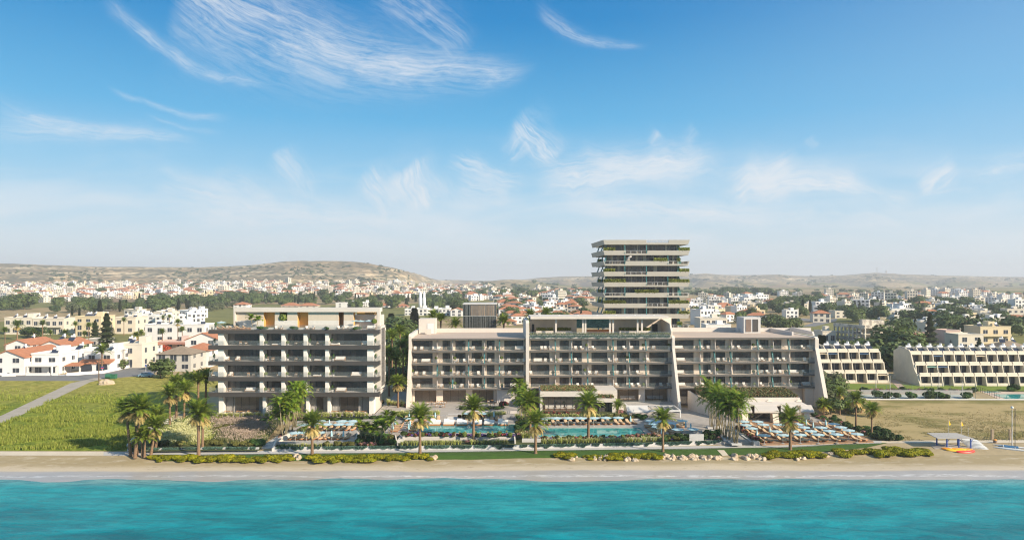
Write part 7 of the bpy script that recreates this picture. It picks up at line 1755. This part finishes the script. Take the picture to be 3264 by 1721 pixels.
def fence(label, p0, p1, n, h, mat, name='mesh_fence'):
    a, b = hit(*p0), hit(*p1); t = thing(name, label, 'fence', a)
    for k in range(n+1):
        q = a.lerp(b, k/n)-a; MB().tube([tuple(q),(q.x,q.y,q.z+h)], .045, 5).build('post', mat, t)
    d = b-a; MB().tube([(0,0,h),(d.x,d.y,d.z+h)], .03, 4).tube([(0,0,h*.5),(d.x,d.y,d.z+h*.5)], .02, 4).build('wire', mat, t); return t
gf = plain('fence_green', (.16,.22,.18), .6)
fence('tall wire fence on green posts behind the tennis court', (2745,1252), (3110,1253), 9, 2.0, gf); fence('tall wire fence on green posts before the tennis court', (2745,1273), (3110,1274), 9, 2.0, gf); fence('dark railing sloping beside the swimming pool of the flats', (3118,1247), (3185,1273), 9, 1.3, frame, 'railing')
for k, (a, b) in enumerate(((3163,1402),(3220,1402))):
    g = hit(a,b); tag(MB().box(-.22,.22,-.15,.15,-.2,2.0).build('fence_post', plain('weathered_wood', (.34,.27,.19), .95, .3, 4), None, False, g), 'thick weathered post beside the sandy path, '+('nearer the shelter' if k == 0 else 'nearer the catamaran'), 'post', 'posts by the sandy path')
def lamp(px_c, by, ty_, label, head='box'):
    g = hit(px_c, by); h = (by-ty_)*g.y/F; t = thing('street_lamp', label, 'street lamp', g)
    MB().tube([(0,0,0),(0,0,h)], [.09,.05], 6).build('pole', stone2, t); MB().box(-.5,.15,-.15,.15,h,h+.15).build('lamp_head', frame, t) if head == 'box' else MB().ball((0,0,h+.2), .25, 2).build('lamp_head', metalw, t, True)
lamp(2837,1272,1196,'lamp post before the path between the flats'); lamp(3067,1270,1214,'lamp post with a double arm before the long terrace'); lamp(2993,1250,1182,'thin lamp post on the lawn of the long terrace'); lamp(2792,1245,1176,'thin lamp post before the shorter stepped terrace'); lamp(3226,1420,1302,'tall dark pole with a white globe beside the catamaran','ball')
for k in range(22):
    a = 2745+k*17+rn.uniform(-5,5); kd = rn.choice(['dark_shrub','olive_shrub','dark_shrub','pink_bush']); plant(kd, hit(a, 1250+rn.uniform(-2,3)), f'{BN[kd]} in the border between lawn and tennis court, {nth(k)} from the hotel', 'border shrubs', 1.1)
for k, a in enumerate((2800,2830,2860,2905,2960,2992,3010,3080,3092,3225,3240)): plant('green_shrub' if k%2 else 'dark_shrub', hit(a, 1270 if a < 3200 else 1247), f'shrub at the edge of the tennis court and pool, {nth(k)} from the hotel', 'court shrubs', 1.4)
sg = MB().add([(-.6,0,1.2),(.6,0,1.2),(0,0,2.3)], [(0,1,2)]).add([(-.6,.05,1.2),(.6,.05,1.2),(0,.05,2.3)], [(2,1,0)]).tube([(0,.03,0),(0,.03,1.2)], .05, 5)
tag(sg.build('warning_sign', plain('sign_yellow', (.80,.45,.05), .5, .05), None, False, hit(3083,1222)), 'yellow triangular sign standing before the long terrace of flats', 'sign')
# ------------------------------------------------------------------ beach shelter, boats
bluep = plain('blue_post', (.05,.10,.34), .6, .15); deckw = plain('grey_boards', (.42,.37,.32), .9, .25, 2); roofw = plain('grey_roof_sheet', (.42,.40,.37), .8, .2, 1)
q0, q1, q2, q3 = G(2986,1418,1.55), G(3053,1419,1.55), G(3094,1430,1.45), G(3018,1430,1.45)
S0 = q0.copy(); SH_ = thing('beach_shelter', 'open shelter with a flat grey roof on blue posts above a boarded platform', 'shelter', S0)
rel = lambda v: Vector(v)-S0
for q in (q0,q1,q2,q3,(q3+q2)/2): r = rel(q); MB().box(r.x-.09, r.x+.09, r.y-.09, r.y+.09, -.3, 1.75).tube([(r.x,r.y,1.1),(r.x+.5,r.y,1.7)], .05, 4).build('post', bluep, SH_)
a, b, c, d = rel(q0), rel(q1), rel(q2), rel(q3)
MB().hexa([(a.x-1.3,a.y+.8,1.95),(b.x+.3,b.y+.8,1.98),(c.x+.3,c.y-.4,1.76),(d.x-1.9,d.y-.4,1.76)], [(a.x-1.3,a.y+.8,2.05),(b.x+.3,b.y+.8,2.08),(c.x+.3,c.y-.4,1.86),(d.x-1.9,d.y-.4,1.86)]).build('roof', roofw, SH_)
MB().hexa([(a.x-1,a.y+.6,-.5),(b.x+.3,b.y+.6,-.5),(c.x+.4,c.y-.3,-.5),(d.x-2.3,d.y-.3,-.5)], [(a.x-1,a.y+.6,.0),(b.x+.3,b.y+.6,.0),(c.x+.4,c.y-.3,.0),(d.x-2.3,d.y-.3,.0)]).build('platform', deckw, SH_)
def hull(name, L_, w_, h_, mats, label, cat, loc_, rz, tilt=0, seat=True):
    t = thing(name, label, cat, loc_, rz); t.rotation_euler = (tilt,0,rz); mb = MB(); n = 14; vs = []; K = 8
    for i in range(n+1):
        s = i/n*2-1; e = max(.02,(1-abs(s)**2.4)); zz = .10*abs(s)**2*h_*3
        for k in range(K): a_ = 2*math.pi*k/K; vs.append((s*L_/2, math.cos(a_)*w_/2*e**.7, h_/2+math.sin(a_)*h_/2*e**.5+zz))
    fs = [(i*K+k,(i+1)*K+k,(i+1)*K+(k+1)%K,i*K+(k+1)%K) for i in range(n) for k in range(K)]
    mb.add(vs, fs); o = mb.build('hull', mats[0], t, True)
    if seat: MB().lathe([(.28,0),(.24,.03)], 12, (-.3,0,h_-.02)).build('cockpit', mats[1], t); MB().box(-L_*.3, L_*.3, -.03, .03, h_+.0, h_+.03).build('stripe', mats[1], t)
    return t
ko = plain('kayak_orange', (.80,.30,.03), .35, .08); ky = plain('kayak_yellow', (.82,.52,.04), .35, .08); kr = plain('kayak_red', (.75,.07,.06), .35, .08); kw = plain('kayak_white', (.78,.78,.76), .35, .08)
for k, (a, b, m_, m2, lb) in enumerate(((3035,1438,ko,kw,'orange and white kayak lying nearest the shelter platform'),(3048,1442,ky,ko,'yellow kayak lying in the middle of the heap'),(3068,1441,ko,ky,'orange kayak half under the yellow one'),(3078,1447,kr,ko,'red and orange kayak lying nearest the sea'))): hull('kayak', 3.6, 1.05, .62, (m_,m2), lb, 'kayak', G(a,b,1.15)+Vector((0,0,.04)), -.12+.08*k)
for k in range(7): hull('surfboard', 3.2, .7, .12, (kw,kw), f'white board leaning in the rack beside the shelter, {nth(k)} from the top', 'surfboard', G(3085+k*3,1424+k*.8,1.4)+Vector((.1*k,-.05*k,1.25-k*.19)), -.5, .5, False)
CT = thing('catamaran', 'small white catamaran with a tall dark mast drawn up at the picture edge', 'boat', G(3222,1434,1.2), -.6)
for s in (-1,1):
    mb = MB(); n = 10; vs = []
    for i in range(n+1):
        u = i/n*2-1; e = max(.05,1-abs(u)**3)
        for k in range(6): a_ = 6.283*k/6; vs.append((u*2.6, s*1.1+math.cos(a_)*.22*e, .35+math.sin(a_)*.26*e+.1*u*u))
    mb.add(vs, [(i*6+k,(i+1)*6+k,(i+1)*6+(k+1)%6,i*6+(k+1)%6) for i in range(n) for k in range(6)]); mb.build('hull', kw, CT, True)
MB().box(-1.0,1.1,-.95,.95,.60,.64).build('trampoline', plain('trampoline_blue', (.05,.16,.30), .8), CT); MB().tube([(.6,-1.1,.6),(.6,1.1,.6)], .06, 6).tube([(-1.1,-1.1,.6),(-1.1,1.1,.6)], .06, 6).build('crossbeam', metalw, CT)
MB().tube([(.6,0,.6),(.6,0,7.4)], .06, 6).build('mast', frame, CT); MB().tube([(.6,0,6.6),(2.4,0,.7)], .015, 4).tube([(.6,0,6.6),(-.3,1.1,.7)], .015, 4).build('stay', frame, CT)
for k, (a, by, ty_) in enumerate(((3024,1430,1337),(3064,1420,1340))):
    g = G(a,by,1.4); h = (by-ty_)*g.y/F; t = thing('flag_pole', 'yellow beach flag on a thin pole '+('before the shelter' if k == 0 else 'behind the shelter'), 'flag', g)
    MB().tube([(0,0,0),(0,0,h)], .03, 5).build('pole', stone2, t); MB().add([(0,0,h),(.45,.05,h-.9),(.05,0,h-1.0)], [(0,1,2)]).add([(0,.02,h),(.45,.07,h-.9),(.05,.02,h-1.0)], [(2,1,0)]).build('flag', ky, t)
g = G(3068,1412,1.5); tag(MB().box(-.02,.02,-.02,.02,0,2.9).build('thin_pole', stone2, None, False, G(3086,1412,1.5)), 'bare thin pole behind the beach shelter', 'pole')
t = thing('litter_bin', 'small brick red bin beside the sandy path near the catamaran', 'bin', G(3172,1412,1.45)); MB().lathe([(.3,0),(.33,.55)], 10).build('body', plain('bin_brick', (.30,.22,.17), .9), t); MB().lathe([(.33,.55),(.2,.75)], 10).build('lid', ko, t)
# ------------------------------------------------------------------ near left: road things
def car(loc_, rz, m, label):
    t = thing('parked_car', label, 'car', loc_, rz); mb = MB()
    pr = [(-2.0,.35),(-2.05,.75),(-1.55,.95),(-.95,1.45),(.75,1.45),(1.4,.95),(2.0,.85),(2.05,.35)]
    mb.add([(x,-.85*(1 if z < 1.2 else .86),z) for x,z in pr]+[(x,.85*(1 if z < 1.2 else .86),z) for x,z in pr], [tuple(range(8)), tuple(range(15,7,-1))]+[(i,i+8,(i+1)%8+8,(i+1)%8) for i in range(8)]); mb.build('body', m, t)
    for s in (-1,1): MB().add([(-1.4,s*.83,.98),(1.25,s*.83,.98),(.7,s*.76,1.38),(-.92,s*.76,1.38)], [(0,1,2,3)]).build('window', wdark, t)
    for x in (-1.3,1.3):
        for s in (-1,1): MB().tube([(x,s*.65,.33),(x,s*.88,.33)], .33, 12).build('wheel', frame, t)
    return t
car(hit(466,1202), 0, plain('car_blue', (.20,.32,.44), .3, .05), 'blue grey hatchback parked beside the round bush'); car(hit(476,1164), .5, plain('car_cream', (.58,.48,.30), .35, .05), 'beige car parked up the street before the unfinished house'); car(hit(44,1193), 1.2, plain('car_dark', (.05,.06,.08), .3, .05), 'dark car parked in the drive of the white cubic house')
t = thing('rubbish_bin', 'green wheeled rubbish container standing beside the road', 'bin', hit(362,1207)); mg = plain('bin_green', (.04,.16,.09), .5)
MB().box(-.8,.8,-.5,.5,.15,1.2).build('body', mg, t); MB().box(-.85,.85,-.55,.55,1.205,1.35).build('lid', mg, t); MB().tube([(-.6,-.4,.1),(-.6,.4,.1)], .1, 8).tube([(.6,-.4,.1),(.6,.4,.1)], .1, 8).build('wheels', frame, t)
t = thing('rubbish_bin', 'round green rubbish container lying next to the wheeled one', 'bin', hit(347,1207)); MB().tube([(-.8,0,.75),(.8,0,.75)], .7, 12).build('body', mg, t)
for k, (a, by, ty_) in enumerate(((315,1216,1143),(457,1163,1090),(395,1177,1112),(14,1160,1100))):
    g = hit(a,by); h = (by-ty_)*g.y/F; t = thing('utility_pole', f'wooden utility pole by the road, {("before the arched house","at the street corner beyond the corner house","before the corner house","at the picture edge")[k]}', 'pole', g)
    MB().tube([(0,0,-.2),(0,0,h)], [.16,.11], 7).build('pole', trunkm, t); MB().box(-.7,.7,-.06,.06,h-.5,h-.35).build('crossarm', trunkm, t)
strip('garden_wall', seg(82,1198,158,1198), .2, .9, tw, 'white garden wall before the cubic house'); strip('garden_wall', seg(212,1198,330,1190)+[tuple(hit(432,1168))], .2, .9, tw, 'long white garden wall bending round the arched house'); strip('garden_wall', seg(166,1198,182,1198), .2, .9, tw, 'short white wall piece beside the cubic house drive'); strip('garden_wall', seg(5,1200,50,1199), .2, .9, tw, 'white wall at the road by the picture edge')
t = thing('carport', 'small carport with a terracotta roof between the two white houses', 'carport', hit(228,1190)); MB().hexa([(-2.4,0,2.2),(2.4,0,2.2),(2.4,3.5,2.5),(-2.4,3.5,2.5)], [(-2.4,0,2.3),(2.4,0,2.3),(2.0,3.5,3.0),(-2.0,3.5,3.0)]).build('roof', tile, t)
for x in (-2.3,2.3):
    for y in (.1,3.3): MB().box(x-.07, x+.07, y-.07, y+.07, 0, 2.2).build('post', metalw, t)
mb = MB(); mb.ball((0,0,-.1), 1, 3, 0, .30); mb.v = [(x_*2.1,y_*1.6,z_*1.5) for x_,y_,z_ in mb.v]; tag(mb.build('rubble_mound', plain('rubble', (.52,.42,.30), .95, .3, 2, bmp=.6, bscale=5), None, False, hit(340,1224)), 'heap of pale rubble in the field beside the dirt track', 'mound')
t = thing('street_sign', 'small round sign on a post before the round bush', 'sign', hit(465,1188)); MB().tube([(0,0,0),(0,0,2.2)], .05, 5).build('post', metalw, t); MB().tube([(0,-.03,2.2),(0,.0,2.2)], .35, 12).build('plate', bluep, t)
t = thing('street_sign', 'red and blue round sign before the arched house', 'sign', hit(326,1190)); MB().tube([(0,0,0),(0,0,1.6)], .05, 5).build('post', metalw, t); MB().tube([(0,-.03,1.7),(0,0,1.7)], .42, 12).build('plate', bluep, t); MB().box(-.42,.42,-.06,-.031,1.55,1.8).build('band', kr, t)
# pylon and water tower on the far ridge
g = hit(2795,872) or P(2795,868,4300); t = thing('pylon', 'lattice pylon on the ridge of the far hills', 'pylon', g); mb = MB()
for s in (-1,1):
    for q in (-1,1): mb.tube([(s*5,q*5,-5),(s*.8,q*.8,38)], .55, 4)
for z in (10,20,30): mb.tube([(-4+z*.1,0,z),(4-z*.1,0,z)], .4, 4)
mb.build('mast', tg, t); MB().tube([(-6,0,32),(6,0,32)], .5, 4).build('crossarm', tg, t)
g = hit(2825,873) or P(2825,870,4300); t = thing('water_tower', 'small water tower on the ridge beside the pylon', 'tower', g); MB().lathe([(2,-3),(2,9)], 8).build('shaft', tg, t); MB().lathe([(4.5,9),(5,17),(3,19)], 10).build('tank', tg, t)
# main road in the town at the right
drape('road', fpoly([(2490,1046),(2600,1040),(2665,1024),(2670,1016),(2600,1018),(2520,1012),(2515,1018),(2600,1026),(2560,1040)]), .08, asph)
